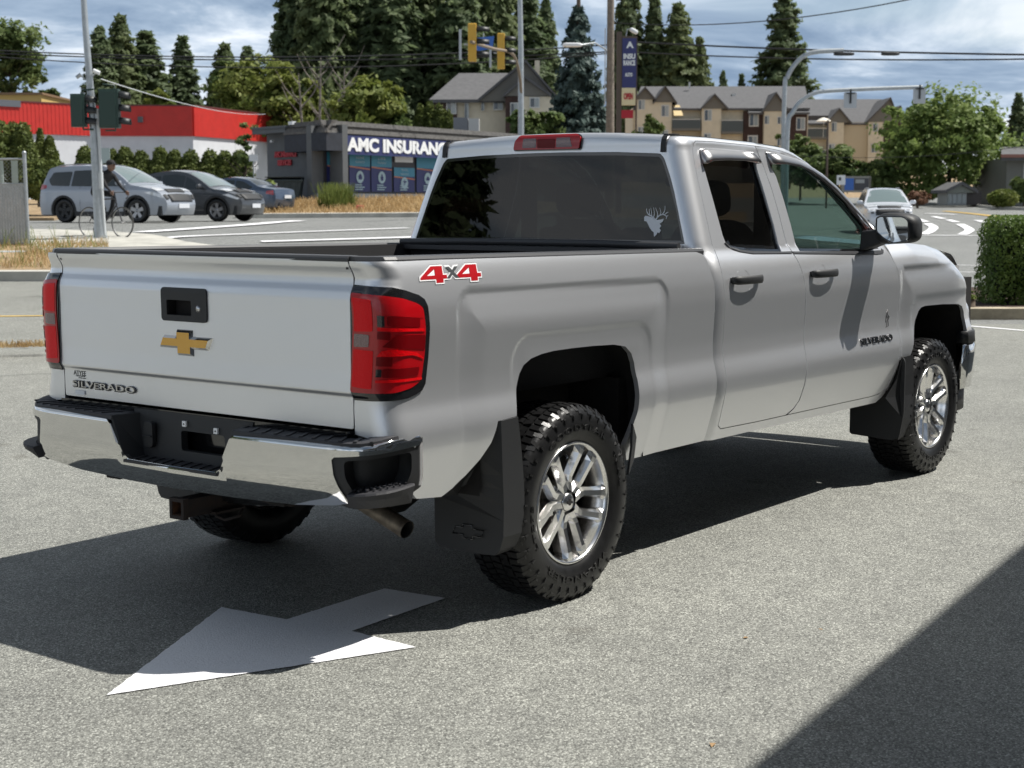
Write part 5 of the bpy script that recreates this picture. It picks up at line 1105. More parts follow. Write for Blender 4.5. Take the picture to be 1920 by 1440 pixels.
# roof and windshield
def Pr(x, y, off=0.0): return (x, -y, zcor(x, y)+RV+off)
def yroof(x): return ycab(max(x, SC0), zcor(x))-RV-.0
xr0 = xcabb(zcor(1.2))+RH_-(RH_-RV)
RXs = [1.30, 1.5, 1.7, 1.91, 2.14, 2.2]
def rim_pt(s): p = Pcab(s, 9.0); return (p[0], -p[1])
redge = [rim_pt(s) for s in (SC0-RH_*PI/2, SC0-RH_*PI/3, SC0-RH_*PI/6, SC0, 1.3, 1.5, 1.7, 1.91, 2.14, 2.28)]
roof = panel('roof', redge+[(a, -b) for a, b in redge[::-1]], Pr, PAINT, T, step=.05, flange=0, flip=True)
wedge = [rim_pt(s) for s in (2.285, 2.30, 2.379, 2.497, 2.61, 2.718, 2.826, 2.897, 2.99, 3.1)]
def Pws(x, y, off=0.0): p = Pr(x, y, off); return p
win_s = [(a, b-.045) for a, b in wedge]; win_s[0] = (2.32, win_s[0][1])
fr = panel('windshield_frame', wedge+[(a, -b) for a, b in wedge[::-1]], Pr, PAINT, T, holes=[win_s+[(a, -b) for a, b in win_s[::-1]]], step=.06, flange=.01, flip=True)
panel('windshield', [(a, b) for a, b in win_s]+[(a, -b) for a, b in win_s[::-1]], Pr, GREENG, fr, step=.08, flange=0, off=-.004)
for sg in (-1, 1):
    m = MB(); pts = []; vs = []
    seq = [Pbk(sg*.655, z, .0035) for z in (1.812, 1.83, 1.85, 1.87, 1.885, 1.895)] + [Pr(x, sg*(yroof(max(x, 1.25))-.045), .001) for x in (1.20, 1.24, 1.30)]
    n = len(seq)
    for p in seq: vs += [(p[0], p[1]-.013, p[2]), (p[0], p[1]+.013, p[2])]
    m.add(vs, [(2*i, 2*i+1, 2*i+3, 2*i+2) for i in range(n-1)]); o = m.obj('roof_ditch_moulding', TRIM, T); o.modifiers.new('solid', 'SOLIDIFY').thickness = .004
# ---- front fenders, hood
fen = [(3.172, .705), (3.172, .9), (3.176, 1.0), (3.162, 1.10), (3.147, 1.17), (3.122, 1.232), (3.07, 1.33), (3.2, 1.345), (3.43, 1.352), (3.74, 1.331), (3.96, 1.295), (4.08, 1.257), (4.158, 1.213), (4.203, 1.16), (4.257, 1.041), (4.30, .964), (4.305, .80),
       (4.18, .80), (4.176, .87), (4.160, .925), (4.125, .955), (4.05, .972), (3.785, .985), (3.53, .989), (3.47, .982), (3.435, .965), (3.389, .915), (3.339, .824), (3.292, .722)]
def Pf(x, z, off=0.0):
    w = ycab(x, min(z, 1.345)); zt_ = float(np.interp(x, [3.07, 3.43, 3.74, 3.96, 4.08, 4.16, 4.2, 4.26], [1.345, 1.352, 1.331, 1.295, 1.257, 1.213, 1.16, 1.04]))
    h = max(0, 1-(zt_-z)/.13); w2 = .968-(x-3.9)**2*.22*(x > 3.9) if z > 1.22 else w
    w = w+(max(w, w2)-w)*sstep(1.2, 1.3, z)
    return (x, -(w-.10*h*h+off), z)
for mir in (False, True): panel('front_fender', fen[::-1], Pf, PAINT, T, step=.025, flange=.02, mirror=mir)
m = MB(); nx, ny = 26, 20; vs = []
for i in range(nx+1):
    x = 3.10+1.42*i/nx; ze = float(np.interp(x, [3.07, 3.43, 3.74, 3.96, 4.08, 4.16, 4.2, 4.26, 4.53], [1.345, 1.352, 1.331, 1.30, 1.285, 1.275, 1.27, 1.25, 1.14])); ye = .868-max(0, x-3.9)**2*.22
    for j in range(ny+1):
        v = -1+2*j/ny; z = ze+.035*(1-v*v)-.004 + .008*sstep(.55, .45, abs(v)); vs.append((x, v*ye, z))
m.add(vs, [(i*(ny+1)+j, (i+1)*(ny+1)+j, (i+1)*(ny+1)+j+1, i*(ny+1)+j+1) for i in range(nx) for j in range(ny)], 0, True); m.obj('hood', PAINT, T)
# grille, headlights, front bumper
m = MB()
m.bx((4.50, -.62, .78), (4.56, .62, 1.12)); m.obj('grille', CHROME, T)
for sy in (-1, 1):
    m = MB(); pts = [(4.17, .90), (4.24, .885), (4.34, .86), (4.46, .80), (4.53, .66)]; vs = []
    for x, y in pts: vs += [(x+.01, sy*y, .98 if x < 4.3 else .90), (x-.0, sy*(y-.015), 1.20-.05*(x-4.17))]
    m.add(vs, [(2*i, 2*i+2, 2*i+3, 2*i+1) if sy < 0 else (2*i, 2*i+1, 2*i+3, 2*i+2) for i in range(4)], 0, False); m.obj('headlight', LCLR, T)
path = [(4.165, -.975), (4.29, -.965), (4.41, -.925), (4.52, -.84), (4.60, -.68), (4.65, -.4), (4.665, 0)]; path = path+[(a, -b) for a, b in path[-2::-1]]
def sweep(name, path, prof, mt, par, smooth=True, close=True, fix=True):
    n = len(path); k = len(prof); vs = []
    for i, (x, y) in enumerate(path):
        a = Vector(path[max(i-1, 0)]); b = Vector(path[min(i+1, n-1)]); t = (b-a).normalized(); o = Vector((t.y, -t.x))
        for d, z in prof: vs.append((x+o.x*d, y+o.y*d, z))
    fs = [(i*k+j, (i+1)*k+j, (i+1)*k+(j+1) % k, i*k+(j+1) % k) for i in range(n-1) for j in range(k if close else k-1)]
    if close: fs += [tuple(range(k)), tuple(range((n-1)*k, n*k))[::-1]]
    return MB().add(vs, fs, 0, smooth).obj(name, mt, par, fix=fix)
fb = sweep('front_bumper', spl(path, 4), [(0, .72), (.012, .71), (.016, .66), (.012, .55), (-.005, .45), (-.06, .43), (-.06, .72)], CHROME, T)
sweep('bumper_cap', spl(path, 4), [(0, .80), (.006, .79), (.012, .725), (-.06, .725), (-.06, .80)], TRIM, fb)
sweep('air_dam', spl([(a-.03, b*.96) for a, b in path], 3), [(0, .44), (.0, .31), (-.02, .31), (-.04, .44)], TRIM, fb)
# ---- rear bumper
bpts = [(-1.236, 0), (-1.224, .33), (-1.205, .70), (-1.192, .83), (-1.165, .905), (-1.115, .955), (-1.04, .978), (-.92, .992)]
bdn = [tuple(p) for p in spl(bpts, 8)]
bS = [0]
for a, b in zip(bdn, bdn[1:]): bS.append(bS[-1]+math.hypot(b[0]-a[0], b[1]-a[1]))
def bplan(s):
    a = abs(s); a = min(a, bS[-1]); x = np.interp(a, bS, [p[0] for p in bdn]); y = np.interp(a, bS, [p[1] for p in bdn])
    x2 = np.interp(min(a+.01, bS[-1]), bS, [p[0] for p in bdn]); y2 = np.interp(min(a+.01, bS[-1]), bS, [p[1] for p in bdn])
    x1 = np.interp(max(a-.01, 0), bS, [p[0] for p in bdn]); y1 = np.interp(max(a-.01, 0), bS, [p[1] for p in bdn])
    t = Vector((x2-x1, y2-y1)).normalized(); n = Vector((-t.y, t.x)); sg = 1 if s >= 0 else -1
    return float(x), sg*float(y), n.x, sg*n.y
def Pbm(s, z, off=0.0):    # s>0 is the right side of the photo (y<0)
    x, y, nx, ny = bplan(-s); o = off
    o -= .050*max(0, (.665-z)/.145)**2 if z < .665 else 0
    ze = .768+.018*sstep(.9, 1.1, abs(s))
    if z > ze-.02 and abs(s) > .30: o -= .02-math.sqrt(max(0, .0004-(z-ze+.02)**2))
    if abs(s) < .30 and z > .600: o -= .012*sstep(.600, .615, z)
    return (x+nx*o, y+ny*o, z)
half = [(.30, .520), (.60, .528), (.80, .548), (.872, .562), (.838, .62), (.822, .66), (.815, .712), (.826, .722), (.95, .732), (1.165, .748), (1.178, .762), (1.168, .780), (1.05, .776), (.93, .768), (.36, .758), (.335, .742), (.30, .675), (.275, .628), (.245, .612)]
chrome_o = half + [(-a, b) for a, b in half[::-1]]
R_B = panel('rear_bumper', chrome_o, Pbm, CHROME, T, step=.018, flange=.02)
for sg in (1, -1):
    def Pe(s, z, off=0.0): return Pbm(sg*s, z, off-.006)
    pocket = rnd([(.86, .71), (.94, .716), (1.13, .728), (1.13, .66), (1.10, .60), (.90, .592), (.865, .65)], .02)
    cap = rnd([(.80, .56), (.87, .538), (1.08, .545), (1.19, .60), (1.225, .72), (1.225, .782), (1.19, .786), (1.172, .762), (1.0, .745), (.80, .738)], .02)
    ec = panel('bumper_end_cap', cap, Pe, TRIM, R_B, holes=[pocket], step=.025, flange=.02, flip=sg < 0)
    panel('corner_step', pocket, lambda s, z, o: Pe(s, z, -.065+o), TRIM, ec, step=.03, flange=-.065, flip=sg < 0)
    # step ledge
    m = MB(); ss = np.linspace(.875, 1.13, 9); vs = []
    for s in ss:
        lift = .022*((s-.875)/.255)
        o1 = (.020 if sg > 0 else .055)*math.sin(PI*(s-.86)/.30)
        for o, z in ((-.09, .603+lift*.3), (o1, .597+lift), (o1+.004, .590+lift), (o1-.004, .575+lift*.6), (-.01, .548), (-.09, .56)):
            x, y, nx, ny = bplan(-sg*s); vs.append((x+nx*o, y+ny*o, z))
    k = 6; m.add(vs, [(i*k+j, (i+1)*k+j, (i+1)*k+(j+1) % k, i*k+(j+1) % k) for i in range(8) for j in range(k)]+[tuple(range(k)), tuple(range(8*k, 9*k))])
    for s in np.linspace(.89, 1.11, 9):
        for q in (0, 1, 2):
            x, y, nx, ny = bplan(-sg*s); o = -.015-.022*q; m.box((x+nx*o, y+ny*o, .607+.022*((s-.875)/.255)*.6), (.014, .006, .006), rz=math.atan2(ny, nx)+(.7 if (q % 2) else -.7))
    m.obj('step_ledge', PAD, ec, fix=True)
    # top pad
    m = MB(); ss = list(np.linspace(.335, 1.20, 26)); vs = []
    for s in ss:
        x, y, nx, ny = bplan(-sg*s); ze = .768+.020*sstep(.9, 1.1, s)
        xi, yi = (max(-1.085, x+.02), y) if s < .86 else (x-nx*.09, y-ny*.09)
        if s >= .86: xi = min(max(xi, -1.09), x+.5) if s < .95 else xi
        vs += [(x-nx*.008, y-ny*.008, ze-.012), (x-nx*.010, y-ny*.010, ze+.002), (x-nx*.022, y-ny*.022, ze+.006), (xi, yi, ze+.006), (xi, yi, ze-.03)]
    k = 5; m.add(vs, [(i*k+j, (i+1)*k+j, (i+1)*k+j+1, i*k+j+1) for i in range(len(ss)-1) for j in range(k-1)]+[tuple(range(k))], 0, False)
    for s in np.linspace(.40, .93, 10):     # raised tread bars
        x, y, nx, ny = bplan(-sg*s); c = Vector((x+.062, y, .7755+.012*sstep(.9, 1.1, s))); m.box(c, (.085, .012, .006), rz=sg*.5)
    m.obj('step_pad', PAD, R_B, fix=True)
m = MB()      # recessed centre: floor, side walls, back wall with the plate opening
m.bx((-1.222, -.262, .600), (-1.09, .262, .611)); 
for i in range(10): m.box((-1.165, -.235+i*.052, .6125), (.085, .011, .006), rz=.35)
m.obj('centre_step', PAD, R_B)
for sy in (-1, 1):
    m = MB(); a = [(-1.212, sy*.335, .772), (-1.212, sy*.262, .605), (-1.10, sy*.25, .605), (-1.10, sy*.30, .775)]; b = [(x, y+sy*.012, z) for x, y, z in a]
    m.add(a+b, [(0, 1, 2, 3), (7, 6, 5, 4), (0, 4, 5, 1), (1, 5, 6, 2), (2, 6, 7, 3), (3, 7, 4, 0)])
    m.obj('recess_wall', TRIM, R_B, fix=True)
def Pw(a, z, off=0.0): return (-1.105-.02*(.78-z)/.18-off, -a, z)
panel('plate_panel', [(-.30, .60), (.30, .60), (.335, .79), (-.335, .79)], Pw, TRIM, R_B, holes=[rnd([(-.045, .652), (.205, .652), (.185, .727), (-.055, .727)], .012)], step=.05, flange=.03)
m = MB(); m.bx((-1.04, -.26, .62), (-1.03, .10, .75)); m.obj('plate_recess', GLOSSB, R_B)
for y in (.03, -.145):
    m = MB(); m.bx((-1.118, y-.010, .744-.012*(y < 0)), (-1.110, y+.010, .765-.012*(y < 0))); m.bx((-1.1195, y-.003, .751-.012*(y < 0)), (-1.1175, y+.003, .757-.012*(y < 0)), 1); m.obj('plate_bolt', [WHITE, GLOSSB], R_B)
m = MB(); m.prism(rnd([(-.026, -.05), (.026, -.05), (.026, .05), (-.026, .05)], .02), .02, Matrix.Translation((-1.12, .215, .70)) @ Matrix.Rotation(-PI/2, 4, 'Y') @ Matrix.Rotation(PI/2, 4, 'Z')); m.bx((-1.148, .19, .692), (-1.14, .24, .698)); m.obj('trailer_socket', TRIM, R_B, bevel=.004)
m = MB(); m.bx((-1.10, -.80, .745), (-1.05, .80, .795)); m.obj('lower_valance', GLOSSB, R_B)
# ---- hitch, exhaust, underbody
m = MB(); o_, i_ = .034, .026; X0, X1 = -1.19, -.86; zc_ = .444
for (a, b) in (((-o_, -o_), (o_, -i_)), ((-o_, i_), (o_, o_)), ((-o_, -i_), (-i_, i_)), ((i_, -i_), (o_, i_))): m.bx((X0, a[0], zc_+a[1]), (X1, b[0], zc_+b[1]))
ht = m.obj('hitch_receiver', RUST, T)
m = MB(); m.bx((X0, -.040, zc_-.040), (X0+.025, -.0341, zc_+.040)); m.bx((X0, .0341, zc_-.040), (X0+.025, .040, zc_+.040)); m.bx((X0, -.0341, zc_+.0341), (X0+.025, .0341, zc_+.040)); m.bx((X0, -.0341, zc_-.040), (X0+.025, .0341, zc_-.0341)); m.obj('receiver_collar', RUST, ht)
m = MB(); m.bx((X0+.004, -i_+.0005, zc_-i_+.0005), (X0+.2, -i_+.002, zc_+i_-.0005)); m.bx((X0+.004, i_-.002, zc_-i_+.0005), (X0+.2, i_-.0005, zc_+i_-.0005)); m.bx((X0+.004, -i_+.002, zc_-i_+.0005), (X0+.2, i_-.002, zc_-i_+.002)); m.bx((X0+.3, -i_, zc_-i_), (X0+.31, i_, zc_+i_)); m.obj('receiver_inside', RUSTIN, ht)
m = MB(); m.tube([(-.93, -.36, .485), (-.93, .36, .485)], .032, 10); m.bx((-1.05, -.06, .405), (-.9, .06, .415)); m.tube([(-1.04, -.05, .40), (-1.06, -.12, .395), (-1.02, -.16, .41), (-.97, -.12, .42)], .006, 6); m.tube([(-1.04, .05, .40), (-1.06, .12, .395), (-1.02, .16, .41), (-.97, .12, .42)], .006, 6)
m.obj('hitch_cross_tube', RUST, ht)
m = MB(); m.tube([(-.2, -.50, .47), (-.65, -.50, .505), (-.82, -.56, .50), (-.86, -.70, .475), (-.868, -.865, .420)], .034, 14, cap=False); m.tube([(-.8678, -.8645, .4202), (-.86, -.72, .47)], .029, 14, 1, cap=False); m.bx((-.87, -.70, .48), (-.85, -.695, .54), 1); m.obj('exhaust_pipe', [EXH, DARK], T)
m = MB()
for sy in (-1, 1):
    m.bx((-1.12, sy*.42, .50), (4.2, sy*.50, .62))
m.bx((-1.0, -.60, .60), (1.05, .60, .84)); m.bx((-.90, -.90, .60), (-.52, -.60, .83)); m.bx((-.90, .60, .60), (-.52, .90, .83)); m.bx((1.15, -.86, .49), (3.1, .86, .60)); m.bx((.50, -.86, .56), (1.1, .86, .84)); m.bx((3.2, -.55, .40), (4.3, .55, .9)); m.bx((1.6, -.25, .40), (2.6, .25, .5)); m.bx((-1.03, -.75, .62), (-1.0, .75, .70)); m.bx((3.1, -.86, .55), (3.16, .86, 1.2)); m.bx((4.22, -.90, .46), (4.42, .90, 1.12))
m.tube([(0, -.75, .40), (0, .75, .40)], .045, 12); m.sphere((0, -.0, .40), (.17, .16, .17), 14); m.tube([(3.645, -.75, .40), (3.645, .75, .40)], .04, 10); m.tube([(.1, .05, .42), (1.8, .05, .46)], .045, 10); m.bx((-.4, -.46, .52), (.4, -.40, .56)); m.bx((-.6, .44, .36), (.6, .50, .385))
m.obj('underbody', DARK, T)
m = MB(); m.lathe([(.20, .44), (.33, .43), (.375, .45), (.39, .50), (.39, .56), (.375, .61), (.2, .62)], (-.62, 0, 0), 'Z', 40); m.obj('spare_tyre', RUBBER, T)
for wx, y_ in ((0, 1), (0, -1), (3.645, 1), (3.645, -1)):      # wheel wells
    m = MB(); prof = []; r = .56 if wx == 0 else .57; vs = []; n = 18
    for i in range(n+1):
        a = PI*i/n; q_ = lambda t: math.copysign(abs(t)**.6, t); xx, zz2 = wx+.02+r*q_(math.cos(a)), .50+.60*q_(math.sin(a)); vs += [(xx, y_*.935, zz2), (xx, y_*.58, zz2)]
    m.add(vs, [(2*i, 2*i+1, 2*i+3, 2*i+2) for i in range(n)], 0, True); m.add([(wx-.45, y_*.585, .50), (wx+.45, y_*.585, .50), (wx+.6, y_*.585, 1.1), (wx-.6, y_*.585, 1.1)], [(0, 1, 2, 3)]); m.obj('wheel_well', DARK, T)
# ---- mud flaps
for sg in (-1, 1):
    m = MB()
    rows = [((-.507, .976, .784), (-.500, .980, .784), (-.49, .998, .782), (-.390, 1.0, .786)), ((-.537, .965, .71), (-.515, .965, .71), (-.487, .998, .71), (-.376, 1.0, .71)), ((-.583, .955, .652), (-.53, .935, .64), (-.484, .998, .64), (-.366, 1.0, .64)),
            ((-.643, .94, .60), (-.54, .895, .585), (-.481, .998, .575), (-.358, 1.0, .575)), ((-.70, .925, .56), (-.545, .86, .545), (-.478, .998, .52), (-.352, 1.0, .52)), ((-.75, .90, .530), (-.53, .82, .49), (-.475, .998, .46), (-.350, 1.0, .46)),
            ((-.50, .68, .47), (-.492, .84, .44), (-.473, .995, .40), (-.354, .998, .40)), ((-.498, .68, .36), (-.488, .84, .35), (-.472, .993, .34), (-.362, .995, .34)), ((-.496, .68, .29), (-.486, .84, .285), (-.473, .975, .285), (-.375, .978, .29)), ((-.494, .70, .270), (-.484, .84, .262), (-.475, .955, .266), (-.39, .955, .270))]
    vs = []
    for r_ in rows: vs += [(x, sg*y, z) for x, y, z in r_]
    fs = [(i*4+j, i*4+j+1, (i+1)*4+j+1, (i+1)*4+j) for i in range(len(rows)-1) for j in range(3)]
    m.add(vs, fs, 0, False); f = m.obj('mud_flap', TRIM, T, fix=True); f.modifiers.new('s', 'SOLIDIFY').thickness = .006
    if sg < 0:
        q = [(a-.037, b-1.059) for a, b in bt]; m = MB(); m.tube([(-.4935, -.84+a*.50, .345+b*.52) for a, b in q+[q[0]]], .0028, 4, cap=False); m.obj('flap_emblem', GLOSSB, f)
    m = MB(); pl_ = rnd([(.675, .26), (.93, .245), (.975, .262), (1.0, .40), (1.0, .70), (.975, .73), (.90, .56), (.80, .47), (.675, .43)], .02)
    m.prism(pl_, .012, Matrix(((0, 0, 1, 3.19), (sg, 0, 0, 0), (0, 1, 0, 0), (0, 0, 0, 1))))
    ed = [(3.30, 1.0, .727), (3.31, 1.002, .62), (3.32, 1.003, .50), (3.31, 1.0, .36), (3.28, .97, .262)]; bk = [(3.18, .985, .718), (3.15, .97, .60), (3.06, .945, .50), (3.19, .99, .38), (3.19, .97, .25)]
    n = 5; m.add([(x, sg*y, z) for x, y, z in ed]+[(x, sg*y, z) for x, y, z in bk], [(i, i+1, n+i+1, n+i) for i in range(n-1)])
    m.obj('mud_flap', TRIM, T, fix=True)
    m = MB(); m.add([(x, sg*y, z) for x, y, z in ((.44, .975, .66), (.425, .98, .56), (.40, .98, .45), (.47, .96, .50), (.475, .97, .60))], [(0, 1, 2, 3, 4)]); o = m.obj('arch_trim', TRIM, T); o.modifiers.new('s', 'SOLIDIFY').thickness = .01
    m = MB(); vs = []; ar = [(.417, .569), (.440, .645), (.456, .714), (.462, .846), (.453, .916)]
    # rear lip of the arch (dull paint edge) as a tube along the opening
# ---- wheels
TYC = .862
def make_wheel(cx_, sg, th0, front=False):
    c = (cx_, 0, .395); R0 = .395
    def Y(y): return sg*(TYC+y)          # y positive = outboard
    wb = MB(); prof = [(.235, -.105), (.245, -.118), (.27, -.130), (.31, -.138), (.345, -.136), (.372, -.126), (.384, -.112), (.386, -.08), (.388, 0), (.386, .08), (.384, .112), (.372, .126), (.345, .136), (.318, .139), (.30, .138), (.27, .131), (.252, .122), (.245, .114), (.235, .105)]
    # flatten slightly at the contact
    wb.lathe([(r, Y(h)) for r, h in prof], c, 'Y', 96)
    N = 74
    def blk(a0, a1, y0, y1, r0, r1, sk=0.0, r0b=None, r1b=None):
        vs = []
        for rr0, rr1 in ((r0, r1),):
            for (a, y, r) in ((a0, y0, rr0), (a1, y0, rr0), (a1+sk, y1, r0b or rr0), (a0+sk, y1, r0b or rr0), (a0, y0, rr1), (a1, y0, rr1), (a1+sk, y1, r1b or rr1), (a0+sk, y1, r1b or rr1)):
                vs.append((cx_+r*math.cos(a), Y(y), .395+r*math.sin(a)))
        wb.add(vs, [(3, 2, 1, 0), (4, 5, 6, 7), (0, 1, 5, 4), (1, 2, 6, 5), (2, 3, 7, 6), (3, 0, 4, 7)])
    rndm = random.Random(5)
    for i in range(N):
        a = 2*PI*i/N; w = 2*PI/N
        blk(a, a+w*.74, -.020, .020, .384, .3965, sk=.015); blk(a+w*.45, a+w*1.2, .027, .062, .384, .3965, sk=.02*(1 if i % 2 else -1)); blk(a+w*.45, a+w*1.2, -.062, -.027, .384, .3965, sk=-.02)
        L = .112 if i % 2 else .104
        blk(a+.1*w, a+w*.80, .070, L, .383, .3965, sk=.012, r1b=.393); blk(a+.1*w, a+w*.80, -L, -.070, .380, .392, r1b=.3965)
        e = .134 if i % 2 else .129
        blk(a+.2*w, a+w*.74, L, e, .374, .392, r0b=.352 if i % 2 else .360, r1b=.359 if i % 2 else .371, sk=.02*(1 if i % 2 else -1))
        blk(a+.2*w, a+w*.74, -e, -L, .35, .37, r1b=.392)
        if i % 2: blk(a+.35*w, a+w*.60, .1365, .1415, .336, .356)
    tyre_extra(wb, c, Y, sg)
    wheel = MB().lathe([(.243, Y(.105)), (.2475, Y(.118)), (.243, Y(.124)), (.236, Y(.121)), (.231, Y(.105)), (.226, Y(.085)), (.218, Y(.07)), (.214, Y(.0)), (.222, Y(-.09)), (.240, Y(-.105))], c, 'Y', 72).obj('wheel', RIMC, T)
    ty = wb.obj('tyre', RUBBER, wheel)
    # spokes: five pairs
    m = MB()
    for k in range(5):
        th = math.radians(th0+72*k); ra = Vector((math.cos(th), 0, math.sin(th))); tb = Vector((-math.sin(th), 0, math.cos(th)))
        for s in (-1, 1):
            #          radial, tangential, half width, top y, edge y, base y
            st = [(.045, .014, .026, .096, .088, .05), (.074, .030, .026, .095, .078, .04), (.098, .041, .0215, .097, .074, .035), (.150, .044, .0205, .108, .082, .04), (.192, .047, .022, .117, .092, .05), (.213, .050, .029, .119, .100, .065), (.238, .049, .033, .113, .107, .08)]
            vs = []
            for (r, t, hw, yt, ye, yb) in st:
                for dt, yy in ((-hw, yb), (-hw, ye), (-hw*.55, yt), (hw*.45, yt), (hw, ye), (hw, yb)):
                    p = ra*r + tb*(s*t+dt*1.0); vs.append((cx_+p.x, Y(yy), .395+p.z))
            n = 6; m.add(vs, [(i*n+j, (i+1)*n+j, (i+1)*n+(j+1) % n, i*n+(j+1) % n) for i in range(len(st)-1) for j in range(n)])
    m.lathe([(0, Y(.088)), (.040, Y(.088)), (.046, Y(.085)), (.052, Y(.074)), (.078, Y(.072)), (.088, Y(.06)), (.09, Y(.03)), (.0, Y(.03))], c, 'Y', 40)
    sp = m.obj('spokes', RIMC, wheel, fix=True)
    m = MB(); m.lathe([(0, Y(.1005)), (.028, Y(.099)), (.037, Y(.094)), (.039, Y(.086))], c, 'Y', 32); cp = m.obj('centre_cap', RIMC, wheel)
    q = [((a-.037)*.13, (b-1.059)*.24) for a, b in bt]; m = MB(); m.add([(cx_+a, Y(.1022), .395+b) for a, b in q], [tuple(range(len(q)))]); m.add([(cx_+a, Y(.0985), .395+b) for a, b in q], [tuple(range(len(q)))]); m.obj('cap_emblem', DARK, cp)
    m = MB(); m2 = MB()
    for k in range(6):
        a = math.radians(th0+30+60*k); px, pz = cx_+.0665*math.cos(a), .395+.0665*math.sin(a)
        m.lathe([(0, Y(.088)), (.006, Y(.088)), (.0095, Y(.083)), (.0105, Y(.06))], (px, 0, pz), 'Y', 6, smooth=False); m2.lathe([(.012, Y(.0745)), (.0175, Y(.0745)), (.0175, Y(.072))], (px, 0, pz), 'Y', 14)
    m.obj('wheel_nuts', RIMC, wheel); m2.obj('nut_recesses', GLOSSB, wheel)
    MB().lathe([(.0, Y(.01)), (.15, Y(.01)), (.158, Y(.0)), (.158, Y(-.03)), (0, Y(-.03))], c, 'Y', 40).obj('brake_disc', DISC, wheel)
    MB().lathe([(.0, Y(-.07)), (.212, Y(-.07))], c, 'Y', 40).obj('wheel_back', DARK, wheel)
    MB().tube([(cx_+.205*math.cos(th0/57.3+.62), Y(.09), .395+.205*math.sin(th0/57.3+.62)), (cx_+.185*math.cos(th0/57.3+.62), Y(.105), .395+.185*math.sin(th0/57.3+.62))], .005, 6).obj('valve', GLOSSB, wheel)
    return wheel
def tyre_extra(wb, c, Y, sg):
    for txt, ang, hgt_, arc in (('GOODYEAR', 90, .026, 78), ('WRANGLER', 270, .028, 84), ('TRAIL', 20, .016, 30), ('LT275', 190, .014, 34)):
        def Tf(x, y, z, ang=ang, arc=arc):
            a = math.radians(ang)-(x)*math.radians(arc)*( -sg if False else 1)*(1 if sg < 0 else -1); r = .305+y
            return (c[0]+r*math.cos(a), Y(.1385+z+(.001 if r < .30 else 0)), .395+r*math.sin(a))
        text_fit(wb, txt, 1.0, hgt_, Tf, bold=.015, extrude=.0035, spacing=1.15)
make_wheel(0, -1, 62); make_wheel(3.645, -1, 30); make_wheel(0, 1, 10); make_wheel(3.645, 1, 50)
# ---- door mirrors
def rbox(m, c, d, R=None, p=4.0, n=20, mi=0):
    vs = []; h = n//2
    for i in range(h+1):
        for k in range(n):
            a, b = -PI/2+PI*i/h, 2*PI*k/n; f = lambda t, e: math.copysign(abs(t)**e, t); e = 2/p
            q = Vector((d[0]/2*f(math.cos(a), e)*f(math.cos(b), e), d[1]/2*f(math.cos(a), e)*f(math.sin(b), e), d[2]/2*f(math.sin(a), e)))
            vs.append((R @ q if R else q)+Vector(c))
    m.add(vs, [(i*n+k, i*n+(k+1) % n, (i+1)*n+(k+1) % n, (i+1)*n+k) for i in range(h) for k in range(n)], mi, True)
for sg in (-1, 1):
    R = Matrix.Rotation(sg*-.12, 3, 'Z')
    m = MB(); rbox(m, (2.785, sg*1.115, 1.445), (.17, .215, .165), R, 4.2, 28)
    for vI, v in enumerate(m.v):
        x, y, z = v; t = (abs(y)-1.0)/.22
        m.v[vI] = (x+.02*t, y, z+ (.012*(t-.5) if z < 1.445 else 0) - (.018*max(0, t-.6)/.4 if z > 1.445 else 0))
    mir_ = m.obj('door_mirror', TRIM, T)
    m = MB(); vs = [(2.90, sg*.915, 1.325), (2.72, sg*.92, 1.318), (2.72, sg*.93, 1.43), (2.88, sg*.91, 1.42), (2.86, sg*1.06, 1.375), (2.74, sg*1.06, 1.372), (2.74, sg*1.03, 1.44), (2.84, sg*1.03, 1.44)]
    m.add(vs, [(0, 1, 2, 3), (4, 7, 6, 5), (0, 4, 5, 1), (1, 5, 6, 2), (2, 6, 7, 3), (3, 7, 4, 0)]); m.obj('mirror_arm', TRIM, mir_, fix=True, bevel=.01)
    gp = rnd([(-.085, .055), (-.07, .064), (.05, .062), (.075, .045), (.08, -.055), (.0, -.068), (-.045, -.045), (-.085, -.01)], .014)
    m = MB(); nn = Vector((-math.cos(.12), sg*math.sin(.12), 0)); ax = Vector((math.sin(.12), sg*math.cos(.12), 0)); c0 = Vector((2.785, sg*1.112, 1.440))+nn*.090
    m.add([c0+ax*a+Vector((0, 0, b))+nn*.002 for a, b in gp], [tuple(range(len(gp)))]); m.obj('mirror_glass', MIRR, mir_)
    m = MB(); m.tube([c0+ax*a*1.06+Vector((0, 0, b*1.06))+nn*.0025 for a, b in gp+[gp[0]]], .004, 6, cap=False); m.obj('glass_bezel', GLOSSB, mir_)
